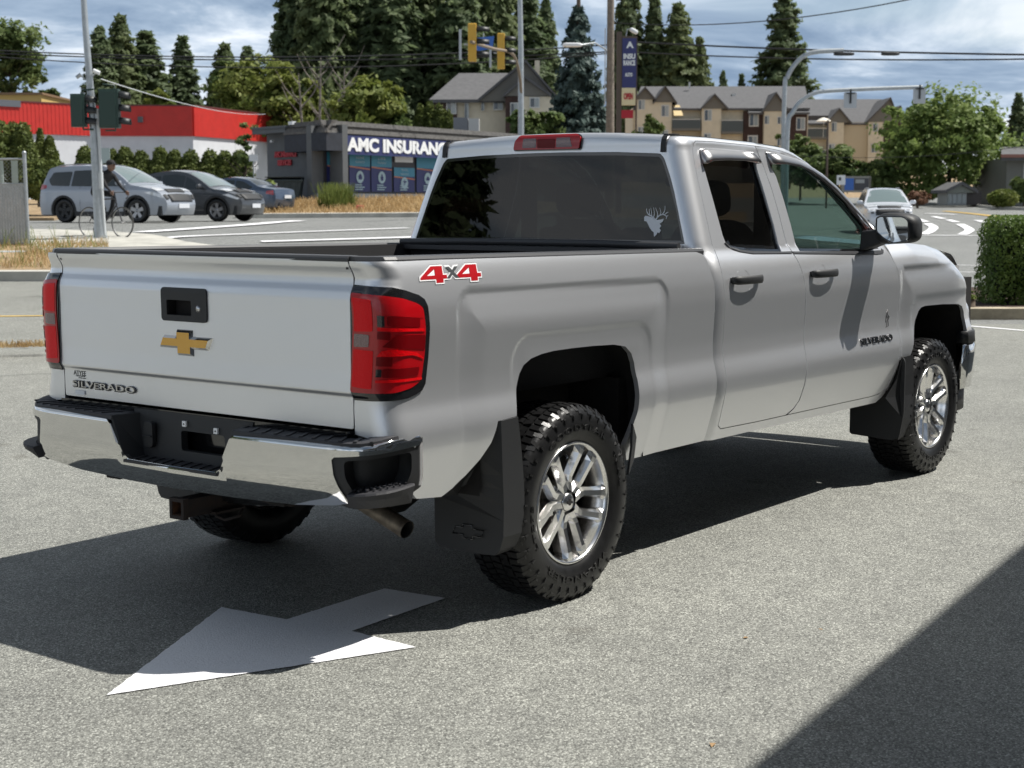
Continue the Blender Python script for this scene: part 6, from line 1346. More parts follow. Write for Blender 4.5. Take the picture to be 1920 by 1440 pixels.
# ---- cabin
m = MB(); m.bx((1.2, -.84, .58), (3.05, .84, .62)); m.bx((1.13, -.80, .6), (1.19, .80, 1.33)); m.obj('cabin_floor', SEAT, T)
for y in (-.40, .40):
    m = MB(); R = Matrix.Rotation(-.30, 3, 'Y'); rbox(m, (2.42, y, .93), (.52, .52, .18), None, 5); rbox(m, (2.13, y, 1.20), (.16, .50, .60), Matrix.Rotation(-.28, 3, 'Y'), 4); st_ = m.obj('front_seat', SEAT, T)
    m = MB(); rbox(m, (2.00, y, 1.60), (.11, .27, .19), Matrix.Rotation(-.15, 3, 'Y'), 3.5); m.tube([(2.03, y-.06, 1.45), (2.01, y-.06, 1.56)], .006, 6); m.tube([(2.03, y+.06, 1.45), (2.01, y+.06, 1.56)], .006, 6); m.obj('headrest', SEAT, st_)
m = MB(); rbox(m, (1.52, 0, .88), (.50, 1.5, .16), None, 6); rbox(m, (1.28, 0, 1.13), (.12, 1.5, .50), Matrix.Rotation(-.15, 3, 'Y'), 6); rs = m.obj('rear_seat', SEATR, T)
for y in (-.48, .48, 0):
    m = MB(); rbox(m, (1.26, y, 1.42), (.08, .22, .09), None, 3.5); m.obj('headrest', SEAT, rs)
m = MB(); rbox(m, (3.0, 0, 1.20), (.40, 1.66, .30), None, 5); m.bx((2.7, -.12, .7), (2.95, .12, 1.15)); m.obj('dashboard', DASH, T)
m = MB(); n = 30; c = Vector((2.68, .40, 1.24)); R = Matrix.Rotation(-.45, 3, 'Y'); m.tube([c+R @ Vector((0, .19*math.cos(2*PI*i/n), .19*math.sin(2*PI*i/n))) for i in range(n+1)], .015, 8, cap=False); m.tube([c+R @ Vector((0, -.18, 0)), c+R @ Vector((0, .18, 0))], .018, 6); m.tube([c, c+Vector((.25, 0, -.15))], .03, 8); m.obj('steering_wheel', DASH, T)
m = MB(); rbox(m, (2.46, 0, 1.70), (.03, .25, .07), None, 4); m.tube([(2.47, 0, 1.73), (2.50, 0, 1.79)], .008, 6); m.obj('interior_mirror', DASH, T)
m = MB()
for sg in (-1, 1):
    m.bx((1.25, sg*.83, .65), (3.0, sg*.86, 1.30)); m.bx((1.96, sg*.70, 1.3), (2.03, sg*.76, 1.78))
m.obj('door_lining', SEAT, T)
m = MB(); vs = []; xs = [1.22, 1.5, 1.9, 2.2]; ys = [-.62, -.3, 0, .3, .62]
for x in xs:
    for y in ys: vs.append((x, y, zcor(x, y)+RV-.035))
m.add(vs, [(i*5+j, i*5+j+1, (i+1)*5+j+1, (i+1)*5+j) for i in range(3) for j in range(4)], 0, True); m.obj('headliner', SEAT, T)
# ============================================================ OTHER VEHICLES
CARGL = mat('car_window', (.018, .024, .026), rough=.06, coat=1)
CARWS = mat('car_windscreen', (.16, .21, .21), rough=.05, coat=1, spec=.9)
BLKP = mat('car_black_plastic', (.022, .023, .025), rough=.6)
HLGT = mat('car_headlight', (.75, .77, .80), rough=.12, metal=.3, coat=1)
ALLOY = mat('alloy_wheel', (.38, .38, .39), rough=.3, metal=.8)
PLATE = mat('number_plate', (.62, .64, .68), rough=.4)
def build_car(name, label, u, d, heading, prof, Lr, W0, paint, wheels, rw, belt, dlo, glass_x, arch_clad=False, rails=False, zoff=0, wheel_style='alloy', wscr=None, rear_glass=None, tum=.42, lights=(), group=None):
    """prof: upper outline (x,z) from the rear bumper foot to the front bumper foot; x forward"""
    p = UD(u, d); R = empty(name, (p.x, p.y, p.z+zoff), heading, label, 'car', group); hw = W0/2; x0 = min(a for a, b in prof); x1 = max(a for a, b in prof)
    def sw(x, z):
        w = hw-.05*abs((z-.62)/.5)**2*(z < .62); 
        if z > belt: w -= (z-belt)*tum
        w -= .030*sstep(belt-.12, belt, z)
        f = max(0, (x-(x1-.75))/.75); r = max(0, ((x0+.55)-x)/.55); return w-.20*f**2.2*hw*1.1-.13*r**2.2*hw
    up = [tuple(q) for q in spl(prof, 4)]
    arcs = []
    for wx in wheels:
        ra = rw+.055; z0_ = .24; a0 = math.asin((z0_-rw)/ra)
        arcs.append([(wx+ra*math.cos(t), rw+ra*math.sin(t)) for t in np.linspace(a0, PI-a0, 15)])   # from front to rear
    z0_ = .24; bottom = [(x1-.10, z0_)]+arcs[1]+arcs[0]+[(x0+.10, z0_)]
    outline = up+bottom
    P = lambda sg: (lambda x, z, o: (x, sg*(sw(x, z)+o), z))
    body = None
    for sg in (-1, 1):
        fl = sg > 0
        side = panel('body_side' if False else 'body', [q for q in outline][::-1], P(sg), paint, R, step=.09, flange=0, flip=fl)
        for gl in dlo: panel('window', gl[::-1], P(sg), CARGL, side, step=.12, flange=.004, off=.006, flip=fl)
        for wx in wheels:
            m = MB(); ra = rw+.055; vs = []; n = 16; w2 = .055 if arch_clad else .02
            for t in np.linspace(-.35, PI+.35, n+1):
                for rr, o in ((ra-.01, -.10), (ra-.01, .012), (ra+w2, .010), (ra+w2, -.01)):
                    x, z = wx+rr*math.cos(t), max(.2, rw+rr*math.sin(t)); vs.append((x, sg*(sw(x, z)+o), z))
            m.add(vs, [(i*4+j, i*4+j+1, (i+1)*4+j+1, (i+1)*4+j) for i in range(n) for j in range(3)], 0, True); m.obj('wheel_arch', BLKP if arch_clad else paint, side)
        m = MB(); m.bx((wheels[0]+rw+.05, sg*(hw-.10), .20), (wheels[1]-rw-.05, sg*(hw+.0), .34)); m.obj('side_skirt', BLKP, side)
        for xd in (wheels[0]+.62, (wheels[0]+wheels[1])/2+.10, wheels[1]-.42):
            m = MB(); m.tube([(xd, sg*(sw(xd, z)+.0015), z) for z in (.36, .6, belt-.05, belt)], .005, 4); m.obj('door_seam', BLKP, side)
        for xd in (wheels[0]+1.05, wheels[1]-1.0): m = MB(); m.bx((xd, sg*(sw(xd, belt-.14)-.01), belt-.15), (xd+.2, sg*(sw(xd, belt-.14)+.03), belt-.115)); m.obj('door_handle', paint, side)
    # upper surface
    m = MB(); ny = 8; vs = []; n = len(up)
    for (x, z) in up:
        w = sw(x, z)
        for j in range(ny+1): v = -1+2*j/ny; vs.append((x+.10*(1-v*v)*(1 if x > 1 else -1)*sstep(.9, .5, z), v*w, z+.045*(1-v*v)*sstep(.5, .9, z)))
    m.add(vs, [(i*(ny+1)+j, (i+1)*(ny+1)+j, (i+1)*(ny+1)+j+1, i*(ny+1)+j+1) for i in range(n-1) for j in range(ny)], 0, True); top = m.obj('body_top', paint, R)
    def upz(x, front=True):
        xs = [q for q in up if (q[0] > (x0+x1)/2) == front] if False else up
        best = max([(z1+(z2-z1)*((x-a1)/(a2-a1) if a2 != a1 else 0)) for (a1, z1), (a2, z2) in zip(up, up[1:]) if min(a1, a2)-1e-9 <= x <= max(a1, a2)+1e-9] or [0]); return best
    def topglass(nm, xa, xb, mt, inset_=.07):
        m = MB(); vs = []; k = 10
        for i in range(k+1):
            x = xa+(xb-xa)*i/k; z = upz(x); w = sw(x, z)-inset_
            for j in range(9): v = -1+2*j/8; vs.append((x, v*w, z+.045*(1-v*v)+.008))
        m.add(vs, [(i*9+j, (i+1)*9+j, (i+1)*9+j+1, i*9+j+1) for i in range(k) for j in range(8)], 0, True); return m.obj(nm, mt, top)
    def patch(nm, ia, ib, va, vb, mt, off=.012):      # patch on the nose, ia..ib counted in outline points from the front end
        m = MB(); vs = []; k = 6; kv = 6
        for i in range(k+1):
            f_ = (len(up)-1)+(ia+(ib-ia)*i/k)*4; a = int(f_); t = f_-a; a = min(a, len(up)-2); x = up[a][0]*(1-t)+up[a+1][0]*t; z = up[a][1]*(1-t)+up[a+1][1]*t; w = sw(x, z); dx, dz = up[a+1][0]-up[a][0], up[a+1][1]-up[a][1]; L_ = math.hypot(dx, dz) or 1; nx, nz = -dz/L_, dx/L_
            for j in range(kv+1): v = va+(vb-va)*j/kv; vs.append((x+.10*(1-v*v)*sstep(.9, .5, z)+nx*off*0+abs(nx)*off, v*w, z+.045*(1-v*v)*sstep(.5, .9, z)+abs(nz)*off))
        m.add(vs, [(i*(kv+1)+j, i*(kv+1)+j+1, (i+1)*(kv+1)+j+1, (i+1)*(kv+1)+j) for i in range(k) for j in range(kv)], 0, True); o = m.obj(nm, mt, R); o.modifiers.new('s', 'SOLIDIFY').thickness = .012
    for v0, v1 in ((-.99, -.55), (.55, .99)): patch('headlight', -4.25, -3.55, v0, v1, HLGT)
    patch('grille', -3.75, -3.15, -.52, .52, BLKP); patch('lower_intake', -2.85, -2.0, -.72, .72, BLKP)
    for v0, v1 in ((-.96, -.80), (.80, .96)): patch('fog_lamp_recess', -2.9, -2.3, v0, v1, BLKP)
    topglass('windscreen', wscr[0], wscr[1], CARWS); topglass('rear_window', rear_glass[0], rear_glass[1], CARGL)
    m = MB(); m.bx((x0+.12, -hw+.10, .22), (x1-.12, hw-.10, .50)); m.obj('underbody', BLKP, R)
    m = MB()
    for x, z_, sgn in ((x0+.02, .42, -1),): m.bx((x-.06, -hw*.62, z_-.18), (x+.03, hw*.62, z_))
    m.obj('bumper_insert', BLKP, R)
    m = MB(); m.bx((x1+.10, -.26, .44), (x1+.118, .26, .57)); m.obj('number_plate', PLATE, R); m = MB(); m.bx((x0-.13, -.26, .60), (x0-.115, .26, .73)); m.obj('number_plate', PLATE, R)
    for nm, mt, poly in lights:
        for sg in (-1, 1): panel(nm, poly[::-1] if area(poly) < 0 else poly, P(sg), mt, R, step=.06, flange=.01, off=.010, flip=sg > 0)
    for wi, wx in enumerate(wheels):
        for sg in (-1, 1):
            yo = sg*(hw-.025); c = (wx, 0, rw); w = MB().lathe([(rw*.62, yo-sg*.20), (rw*.96, yo-sg*.20), (rw, yo-sg*.16), (rw, yo-sg*.03), (rw*.95, yo), (rw*.66, yo+sg*.005), (rw*.64, yo-sg*.02)], c, 'Y', 32).obj('wheel', RUBBER, R)
            m = MB(); m.lathe([(rw*.66, yo+sg*.004), (rw*.60, yo-sg*.02), (rw*.56, yo-sg*.09)], c, 'Y', 28)
            ns = 5 if wheel_style != 'ten' else 10
            for k in range(ns):
                a = 2*PI*k/ns+.3; ca, sa = math.cos(a), math.sin(a); ta, tb_ = -sa, ca; hwid = rw*(.10 if ns == 10 else .15)
                q = lambda r, t, y: (wx+ca*r+ta*t, yo+sg*y, rw+sa*r+tb_*t)
                m.add([q(rw*.08, -hwid*.8, -.02), q(rw*.08, hwid*.8, -.02), q(rw*.63, hwid*1.1, -.012), q(rw*.63, -hwid*1.1, -.012)], [(0, 1, 2, 3)])
            m.lathe([(0, yo-sg*.01), (rw*.14, yo-sg*.012), (rw*.16, yo-sg*.03)], c, 'Y', 16); m.obj('rim', ALLOY if not (wheel_style == 'blackrear' and wi == 0) else BLKP, w)
            MB().lathe([(0, yo-sg*.08), (rw*.62, yo-sg*.08)], c, 'Y', 20).obj('wheel_back', BLKP, w)
    for sg in (-1, 1):
        xm = wscr[0]-.18 if wscr[0] > wscr[1] else wscr[1]-.55
        xm = max(wscr)-.25; m = MB(); rbox(m, (xm, sg*(hw+.09), belt+.10), (.13, .22, .15), None, 3.5, 14); m.box((xm, sg*(hw-.02), belt+.06), (.06, .14, .04)); m.obj('door_mirror', paint, R)
    if rails:
        for sg in (-1, 1):
            m = MB(); xs = np.linspace(rails[0], rails[1], 8); m.tube([(x, sg*(sw(x, upz(x))-.04), upz(x)+(.045 if 0 < i < 7 else .0)) for i, x in enumerate(xs)], .018, 6); m.obj('roof_rail', ALLOY, R)
    return R
P_SIL = paint_mat('light_silver_paint', (.34, .37, .42), metal=.4, rough=.35); P_GRY = paint_mat('graphite_paint', (.075, .080, .088), metal=.5, rough=.3); P_BLU = paint_mat('slate_blue_paint', (.075, .105, .16), metal=.5, rough=.3); P_WHT = paint_mat('pale_silver_paint', (.62, .65, .70), metal=.2, rough=.3)
TLR = mat('car_tail_lamp', (.40, .05, .06), rough=.2, coat=1)
HD = lambda deg: ANGL+math.radians(deg)
suv = [(-2.27, .24), (-2.30, .55), (-2.27, .82), (-2.20, 1.05), (-2.10, 1.38), (-2.0, 1.62), (-1.7, 1.685), (-1.0, 1.71), (-.3, 1.70), (.15, 1.65), (.5, 1.50), (.85, 1.30), (1.12, 1.13), (1.5, 1.07), (1.9, .98), (2.15, .84), (2.28, .62), (2.28, .42), (2.2, .24)]
build_car('parked_suv', 'silver compact suv with dark windows and roof rails behind the cyclist', 222, 46.5, HD(-23), suv, 4.6, 1.85, P_SIL, (-1.32, 1.34), .36, 1.08, [rnd([(-1.93, 1.28), (-1.78, 1.12), (-1.1, 1.10), (-1.1, 1.54), (-1.80, 1.52)], .05), rnd([(-1.04, 1.10), (-.22, 1.09), (-.22, 1.585), (-1.04, 1.56)], .03), rnd([(-.15, 1.09), (.80, 1.09), (.50, 1.36), (.12, 1.555), (-.15, 1.585)], .03)], None, arch_clad=True, rails=(-1.8, .0), wscr=(.16, 1.05), rear_glass=(-2.10, -2.02), wheel_style='blackrear', lights=[('tail_lamp', TLR, rnd([(-2.24, 1.0), (-1.95, 1.04), (-1.98, 1.14), (-2.2, 1.16)], .03)), ('headlight', HLGT, rnd([(1.62, .90), (2.1, .76), (2.22, .72), (2.16, .84), (1.85, .93)], .03))])
cro = [(-2.27, .24), (-2.34, .55), (-2.33, .85), (-2.25, 1.05), (-1.9, 1.22), (-1.4, 1.44), (-.8, 1.58), (-.2, 1.62), (.3, 1.56), (.7, 1.40), (1.05, 1.20), (1.3, 1.06), (1.7, .99), (2.1, .87), (2.30, .68), (2.32, .45), (2.24, .24)]
build_car('parked_hatchback', 'dark grey sloping roof car half behind the silver suv', 358, 50, HD(-20), cro, 4.7, 1.88, P_GRY, (-1.45, 1.50), .36, 1.02, [rnd([(-1.55, 1.18), (-1.35, 1.05), (-.62, 1.04), (-.62, 1.47), (-1.1, 1.40)], .05), rnd([(-.55, 1.04), (.28, 1.03), (.28, 1.46), (-.10, 1.515), (-.55, 1.49)], .03), rnd([(.34, 1.03), (.98, 1.03), (.60, 1.32), (.34, 1.43)], .03)], None, arch_clad=True, wscr=(.38, 1.20), rear_glass=(-1.95, -1.3), lights=[('headlight', HLGT, rnd([(1.72, .86), (2.2, .70), (2.26, .74), (1.95, .88)], .02)), ('tail_lamp', TLR, rnd([(-2.3, .86), (-2.0, .90), (-2.05, .98), (-2.26, 1.0)], .03))])
sed = [(-2.2, .24), (-2.28, .55), (-2.26, .80), (-2.18, .96), (-1.8, 1.02), (-1.45, 1.10), (-1.0, 1.32), (-.55, 1.42), (0, 1.44), (.45, 1.34), (.9, 1.10), (1.15, .98), (1.6, .92), (2.05, .80), (2.22, .62), (2.24, .42), (2.16, .24)]
build_car('parked_sedan', 'slate blue sedan facing away in front of the office', 445, 63, HD(158), sed, 4.5, 1.78, P_BLU, (-1.32, 1.35), .32, .94, [rnd([(-1.25, 1.05), (-1.1, .97), (-.42, .96), (-.42, 1.33), (-.75, 1.29)], .04), rnd([(-.36, .96), (.38, .95), (.38, 1.24), (0, 1.345), (-.36, 1.34)], .03), rnd([(.44, .95), (.92, .95), (.5, 1.2), (.44, 1.22)], .02)], None, wscr=(.48, 1.05), rear_glass=(-1.42, -.62), lights=[('tail_lamp', TLR, rnd([(-2.22, .74), (-1.9, .78), (-1.92, .90), (-2.18, .92)], .03)), ('headlight', HLGT, rnd([(1.7, .74), (2.12, .62), (2.14, .72), (1.85, .82)], .02))])
van = [(-2.1, .24), (-2.16, .55), (-2.14, .9), (-2.05, 1.35), (-1.95, 1.58), (-1.5, 1.64), (-.5, 1.67), (.1, 1.62), (.55, 1.45), (.95, 1.20), (1.15, 1.08), (1.6, 1.0), (1.98, .88), (2.10, .66), (2.12, .42), (2.04, .24)]
vc = build_car('oncoming_suv', 'pale silver suv facing the camera on the road beyond the truck mirror', 1657, 59, HD(-97), van, 4.2, 1.80, P_WHT, (-1.25, 1.3), .34, 1.06, [rnd([(-1.7, 1.1), (-.3, 1.09), (-.3, 1.54), (-1.7, 1.5)], .04), rnd([(-.2, 1.09), (.8, 1.09), (.4, 1.4), (.0, 1.54), (-.2, 1.55)], .03)], None, rails=(-1.6, .0), wscr=(.16, 1.05), rear_glass=(-2.04, -1.98), lights=[('headlight', HLGT, rnd([(1.55, .84), (2.0, .74), (2.05, .84), (1.7, .95)], .03))])
for sg in (-1, 1):
    m = MB(); rbox(m, (1.98, sg*.62, .80), (.22, .40, .15), None, 3, 14); m.obj('headlight', HLGT, vc)
m = MB(); rbox(m, (2.10, 0, .74), (.14, .90, .22), None, 4, 14); m.obj('grille', BLKP, vc)
# a white car and a maroon car far off, glimpsed through the cab glass (kept simple but whole)
# ============================================================ STREET FURNITURE, WIRES, CYCLIST
SGRN = mat('signal_dark_green', (.018, .045, .036), rough=.45); SYEL = mat('signal_yellow', (.62, .36, .045), rough=.5); SBLK = mat('signal_black', (.02, .022, .024), rough=.5)
WOOD = mat('weathered_pole_wood', (.21, .18, .15), rough=.95, noise_amt=.25, noise_scale=6); STEELB = mat('blue_grey_steel', (.27, .31, .35), rough=.5, metal=.4); PIPEW = mat('pale_conduit', (.52, .55, .57), rough=.5)
WIRE = mat('cable_black', (.02, .022, .025), rough=.7); SBLUE = mat('street_sign_blue', (.04, .14, .48), rough=.4); ALU = mat('sign_back_aluminium', (.46, .48, .50), rough=.5, metal=.5); LENS = mat('signal_lens_dark', (.03, .03, .03), rough=.2)
# -- signal pole at the left
f = Fr('signal_pole', 186, 33.0, 'tall galvanised signal pole on the corner in front of the cyclist', 'signal pole')
pg = empty('x'); bpy.data.objects.remove(pg)
m = MB(); xt = f.x(168); m.tube([(0, 0, 0), (0, 0, .35), (-.06, 0, 2.2), (f.x(171.5), 0, f.z(60)), (f.x(168), 0, f.z(-60)), (f.x(163), 0, f.z(-260))], [.15, .125, .085, .065, .06, .055], 14); m.obj('pole', GALV, f.e)
m = MB(); m.bx((-.28, -.22, .0), (.26, .24, .05)); m.obj('base_plate', CONC, f.e, bevel=.01)
m = MB(); m.tube([(.115, -.06, .1), (.07, -.06, 1.5), (.05, -.06, f.z(205))], .035, 8); m.tube([(.07, -.07, 1.10), (.07, -.07, 1.45)], .055, 8); m.obj('conduit', PIPEW, f.e)
m = MB(); m.tube([(0, 0, .16), (.12, -.1, .05)], .03, 6); m.obj('base_cover', GALV, f.e)
def rel(fr, u, v): return (fr.x(u), 0, fr.z(v))
m = MB(); m.tube([rel(f, 155, 133+9), rel(f, 168, 150)], .015, 6); m.tube([rel(f, 190, 137), rel(f, 176, 150)], .015, 6); m.obj('bracket', GALV, f.e)
m = MB(); m.tube([(f.x(190)-.06, -.05, f.z(135)), (f.x(190)+.07, -.05, f.z(140))], .045, 10); m.obj('camera', SIGNW, f.e)
m = MB(); m.tube([(f.x(153), -.05, f.z(148)), (f.x(161), -.05, f.z(142))], .04, 10); m.obj('camera', GALV, f.e)
def sighead(u0, u1, v0, v1, label, y=-.05, visor=1):
    g = Fr('traffic_signal', (u0+u1)/2, 32.8, label, 'traffic signal', 'dark green signal heads on the corner pole', zbase=zpx(v1, 32.8)); w = (u1-u0)*32.8/FPX; h = (v1-v0)*32.8/FPX
    m = MB(); m.bx((-w/2, 0, 0), (w/2*.55, .22, h)); m.bx((-w/2+.02, -.02, .04), (w*.18, 0, h-.04)); m.obj('housing', SGRN, g.e, bevel=.015)
    for k in range(3):
        zc = h*(k+.5)/3; m = MB(); vs = []; n = 10
        for i in range(n+1):
            a = PI*(-.15)+PI*1.3*i/n; vs += [(w*.25, .11+.095*math.cos(a), zc+.095*math.sin(a)), (w*.25+.24*visor, .11+.095*math.cos(a), zc+.085*math.sin(a)-.03)]
        m.add(vs, [(2*i, 2*i+1, 2*i+3, 2*i+2) for i in range(n)], 0, True); o = m.obj('visor', SBLK, g.e); o.modifiers.new('s', 'SOLIDIFY').thickness = .006
        MB().lathe([(0, w*.26), (.085, w*.26)], (0, .11, zc), 'X', 16).obj('lens', LENS, g.e)
    m = MB(); m.tube([(w*.1, .1, h+.0), (w*.1, .1, h+.08), (w*.1+(-1 if u0 > 186 else 1)*.25, .1, h+.10)], .02, 6); m.tube([(w*.1, .1, 0), (w*.1, .1, -.05), (w*.1+(-1 if u0 > 186 else 1)*.22, .1, -.05)], .02, 6); m.obj('mount', SGRN, g.e)
    return g
sighead(138, 172, 177, 238, 'dark green signal head on the left side of the corner pole'); sighead(191, 238, 168, 240, 'larger dark green signal head on the right side of the corner pole')
# -- mast arm signals
f = Fr('signal_mast', 977, 58, 'tall grey signal mast with a long arm rising behind the cab roof', 'signal mast')
m = MB(); m.tube([(0, 0, 0), (0, 0, f.z(100)), (f.x(972), 0, f.z(-200))], [.13, .10, .07], 12); m.obj('pole', GALV, f.e)
m = MB(); pts = [(f.x(978), 0, f.z(185)), (f.x(975), -.3, f.z(150)), (f.x(968), -.8, f.z(122)), (f.x(957, -2), -2, f.z(103, -2)), (f.x(925, -6), -6, f.z(96, -6)), (f.x(885, -10), -10, f.z(84, -10))]; m.tube(spl(pts, 4), .055, 8); m.obj('arm', mat('arm_bronze', (.22, .17, .12), rough=.6), f.e)
def ysig(u, v0, v1, d, label):
    g = Fr('traffic_signal', u, d, label, 'traffic signal', 'yellow traffic signals over the road', zbase=zpx(v1, d)); h = (v1-v0)*d/FPX; k = d/FPX
    m = MB(); m.bx((-.17, 0, 0), (.10, .28, h)); m.obj('housing', SYEL, g.e, bevel=.03)
    m = MB(); m.bx((-.24*1.9, .10, .05), (-.24*1.55, .14, h*.85)); m.obj('backplate', ALU, g.e)
    for j in range(3):
        zc = h*(.17+.33*j); m = MB(); vs = []
        for i in range(9):
            a = -.2+3.5*i/8; vs += [(.10, .14+.13*math.cos(a), zc+.13*math.sin(a)), (.10+.40, .14+.13*math.cos(a), zc-.02+.10*math.sin(a))]
        m.add(vs, [(2*i, 2*i+1, 2*i+3, 2*i+2) for i in range(8)], 0, True); o = m.obj('visor', SBLK, g.e); o.modifiers.new('s', 'SOLIDIFY').thickness = .01; MB().lathe([(0, .105), (.12, .105)], (0, .14, zc), 'X', 14).obj('lens', LENS, g.e)
    m = MB(); m.tube([(-.3, .12, h*.45), (-.17, .12, h*.45)], .03, 6); m.obj('mount', ALU, g.e); return g
ysig(889, 50, 119, 48.5, 'yellow traffic signal farther left on the mast arm'); ysig(942, 68, 133, 55, 'yellow traffic signal nearer the mast pole')
g = Fr('street_sign', 908, 52, 'blue street name sign hanging between the two yellow signals', 'sign', zbase=zpx(102, 52)); m = MB(); m.add([(-.32, 0, 0), (.30, 0, .1), (.36, 0, .52), (-.22, 0, .46)], [(0, 1, 2, 3)]); o = m.obj('plate', SBLUE, g.e); o.modifiers.new('s', 'SOLIDIFY').thickness = .02; m = MB(); m.tube([(0, .02, .45), (0, .02, .62)], .02, 6); m.obj('hanger', ALU, g.e)
# -- power pole, pylon
f = Fr('power_pole', 1143, 76, 'weathered wooden power pole beside the navy sign pylon', 'power pole'); m = MB(); m.tube([(0, 0, 0), (0, 0, f.z(150)), (0, 0, f.z(-120))], [.24, .19, .15], 12); m.obj('pole', WOOD, f.e); m = MB(); m.tube([(f.x(1133), -.1, f.z(60)), (f.x(1133), -.1, f.z(200))], .03, 6); m.obj('conduit', PIPEW, f.e)
g = Fr('street_lamp', 1080, 74, 'white street lamp head reaching left from the power pole', 'street lamp', zbase=zpx(90, 74)); m = MB(); rbox(m, (g.x(1072), 0, 0), (.95, .3, .20), None, 4, 14); m.obj('lamp_head', SIGNW, g.e); m = MB(); m.tube([(g.x(1088), 0, .0), (g.x(1115), .5, .15), (g.x(1140), 1.5, -.1)], .04, 6); m.obj('arm', GALV, g.e)
f = Fr('sign_pylon', 1176, 68, 'tall navy sign pylon with a cream panel under it beside the power pole', 'sign'); BRP = mat('pylon_post_brown', (.10, .075, .06), rough=.7)
f.box('post', 1155, 1164.5, 66, 420, 0, .3, BRP); f.box('frame', 1164.5, 1193, 74, 78, -.02, .3, BRP); f.box('post', 1190.5, 1193, 74, 250, .1, .25, BRP)
pn = f.box('panel', 1165, 1191, 78, 171, -.03, .2, NAVY2); cp = f.box('panel', 1164.5, 1190, 168.5, 200, -.05, .2, mat('cream_panel', (.72, .62, .38), rough=.5)); rp = f.box('panel', 1164, 1186, 209, 224, -.02, .15, REDS)
def ftext(fr, txt, u0, u1, v0, v1, y, mt, par, bold=.02):
    m = MB(); cx_, cz_ = (fr.x(u0)+fr.x(u1))/2, (fr.z(v0)+fr.z(v1))/2; text_fit(m, txt, fr.x(u1)-fr.x(u0), fr.z(v0)-fr.z(v1), lambda x, y_, z: (cx_+x, y-z, cz_+y_), bold=bold, extrude=.01); return m.obj('lettering', mt, par)
ftext(f, 'A', 1172, 1186, 84, 96, -.04, SIGNW, pn, .05); ftext(f, 'INSU', 1167, 1189, 106, 116, -.04, SIGNW, pn, .05); ftext(f, 'RANCE', 1167, 1189, 118, 128, -.04, SIGNW, pn, .05); ftext(f, 'AUTO', 1170, 1184, 141, 148, -.04, SIGNW, pn, .05); ftext(f, 'OPEN', 1168, 1185, 178, 190, -.06, REDS, cp, .05)
g = Fr('floodlight', 1180, 70, 'small pale floodlight bent over the top of the sign pylon', 'floodlight', zbase=zpx(74, 70)); m = MB(); rbox(m, (.15, 0, .22), (.40, .25, .20), Matrix.Rotation(.5, 3, 'Y'), 3.5, 12); m.obj('lamp_head', SIGNW, g.e); m = MB(); m.tube([(-.2, 0, 0), (-.15, 0, .3), (.1, 0, .3)], .03, 6); m.obj('arm', GALV, g.e)
# -- curved lamp and right-hand mast
f = Fr('street_lamp', 1467, 66, 'curved grey street lamp with its arm bending right over the road', 'street lamp'); m = MB(); pts = [(0, 0, 0), (0, 0, f.z(180)), (f.x(1472), 0, f.z(150)), (f.x(1484), 0, f.z(128)), (f.x(1503), 0, f.z(110)), (f.x(1528), 0, f.z(103)), (f.x(1575), 0, f.z(101))]; m.tube(spl(pts, 4), .10, 10); m.obj('pole', GALV, f.e)
m = MB(); rbox(m, (f.x(1576), 0, f.z(107.5)), (.9, .3, .14), None, 4, 14); m.obj('lamp_head', SBLK, f.e); m = MB(); rbox(m, (f.x(1662), 0, f.z(107.5)), (.8, .3, .14), None, 4, 14); m.tube([(f.x(1575), 0, f.z(101)), (f.x(1662), 0, f.z(105))], .03, 6); m.obj('lamp_head', SBLK, f.e)
f = Fr('signal_mast', 1473, 64, 'grey signal mast arm carrying two signals seen from behind', 'signal mast'); m = MB(); pts = [(0, -.1, 0), (0, -.1, f.z(245)), (f.x(1482), -.1, f.z(215)), (f.x(1497), -.1, f.z(194)), (f.x(1520), -.1, f.z(180)), (f.x(1550), -.1, f.z(175)), (f.x(1640), -.1, f.z(171)), (f.x(1722), -.1, f.z(168.5))]; pp = spl(pts, 4); m.tube(pp, [.10]*13+[.085]*(len(pp)-13), 10); m.obj('arm', GALV, f.e)
for i, (u0, u1, v0, v1) in enumerate(((1579, 1603, 177, 206), (1708, 1731, 169, 198))):
    g = Fr('traffic_signal', (u0+u1)/2, 63.6, ('backplate of the left traffic signal on the right hand mast', 'backplate of the right traffic signal at the arm end')[i], 'traffic signal', 'signals seen from behind', zbase=zpx(v1, 63.6)); w = (u1-u0)*63.6/FPX; h = (v1-v0)*63.6/FPX
    m = MB(); m.prism(rnd([(-w/2, 0), (w/2, 0), (w/2, h), (-w/2, h)], .05), .03, Matrix(((1, 0, 0, 0), (0, 0, 1, .12), (0, 1, 0, 0), (0, 0, 0, 1)))); m.obj('backplate', ALU, g.e); m = MB(); m.bx((-.03, .04, h*.3), (.03, .11, h+.12)); m.bx((-w*.32, .04, h*.90), (w*.32, .10, h*.98)); m.obj('bracket', SBLK, g.e)
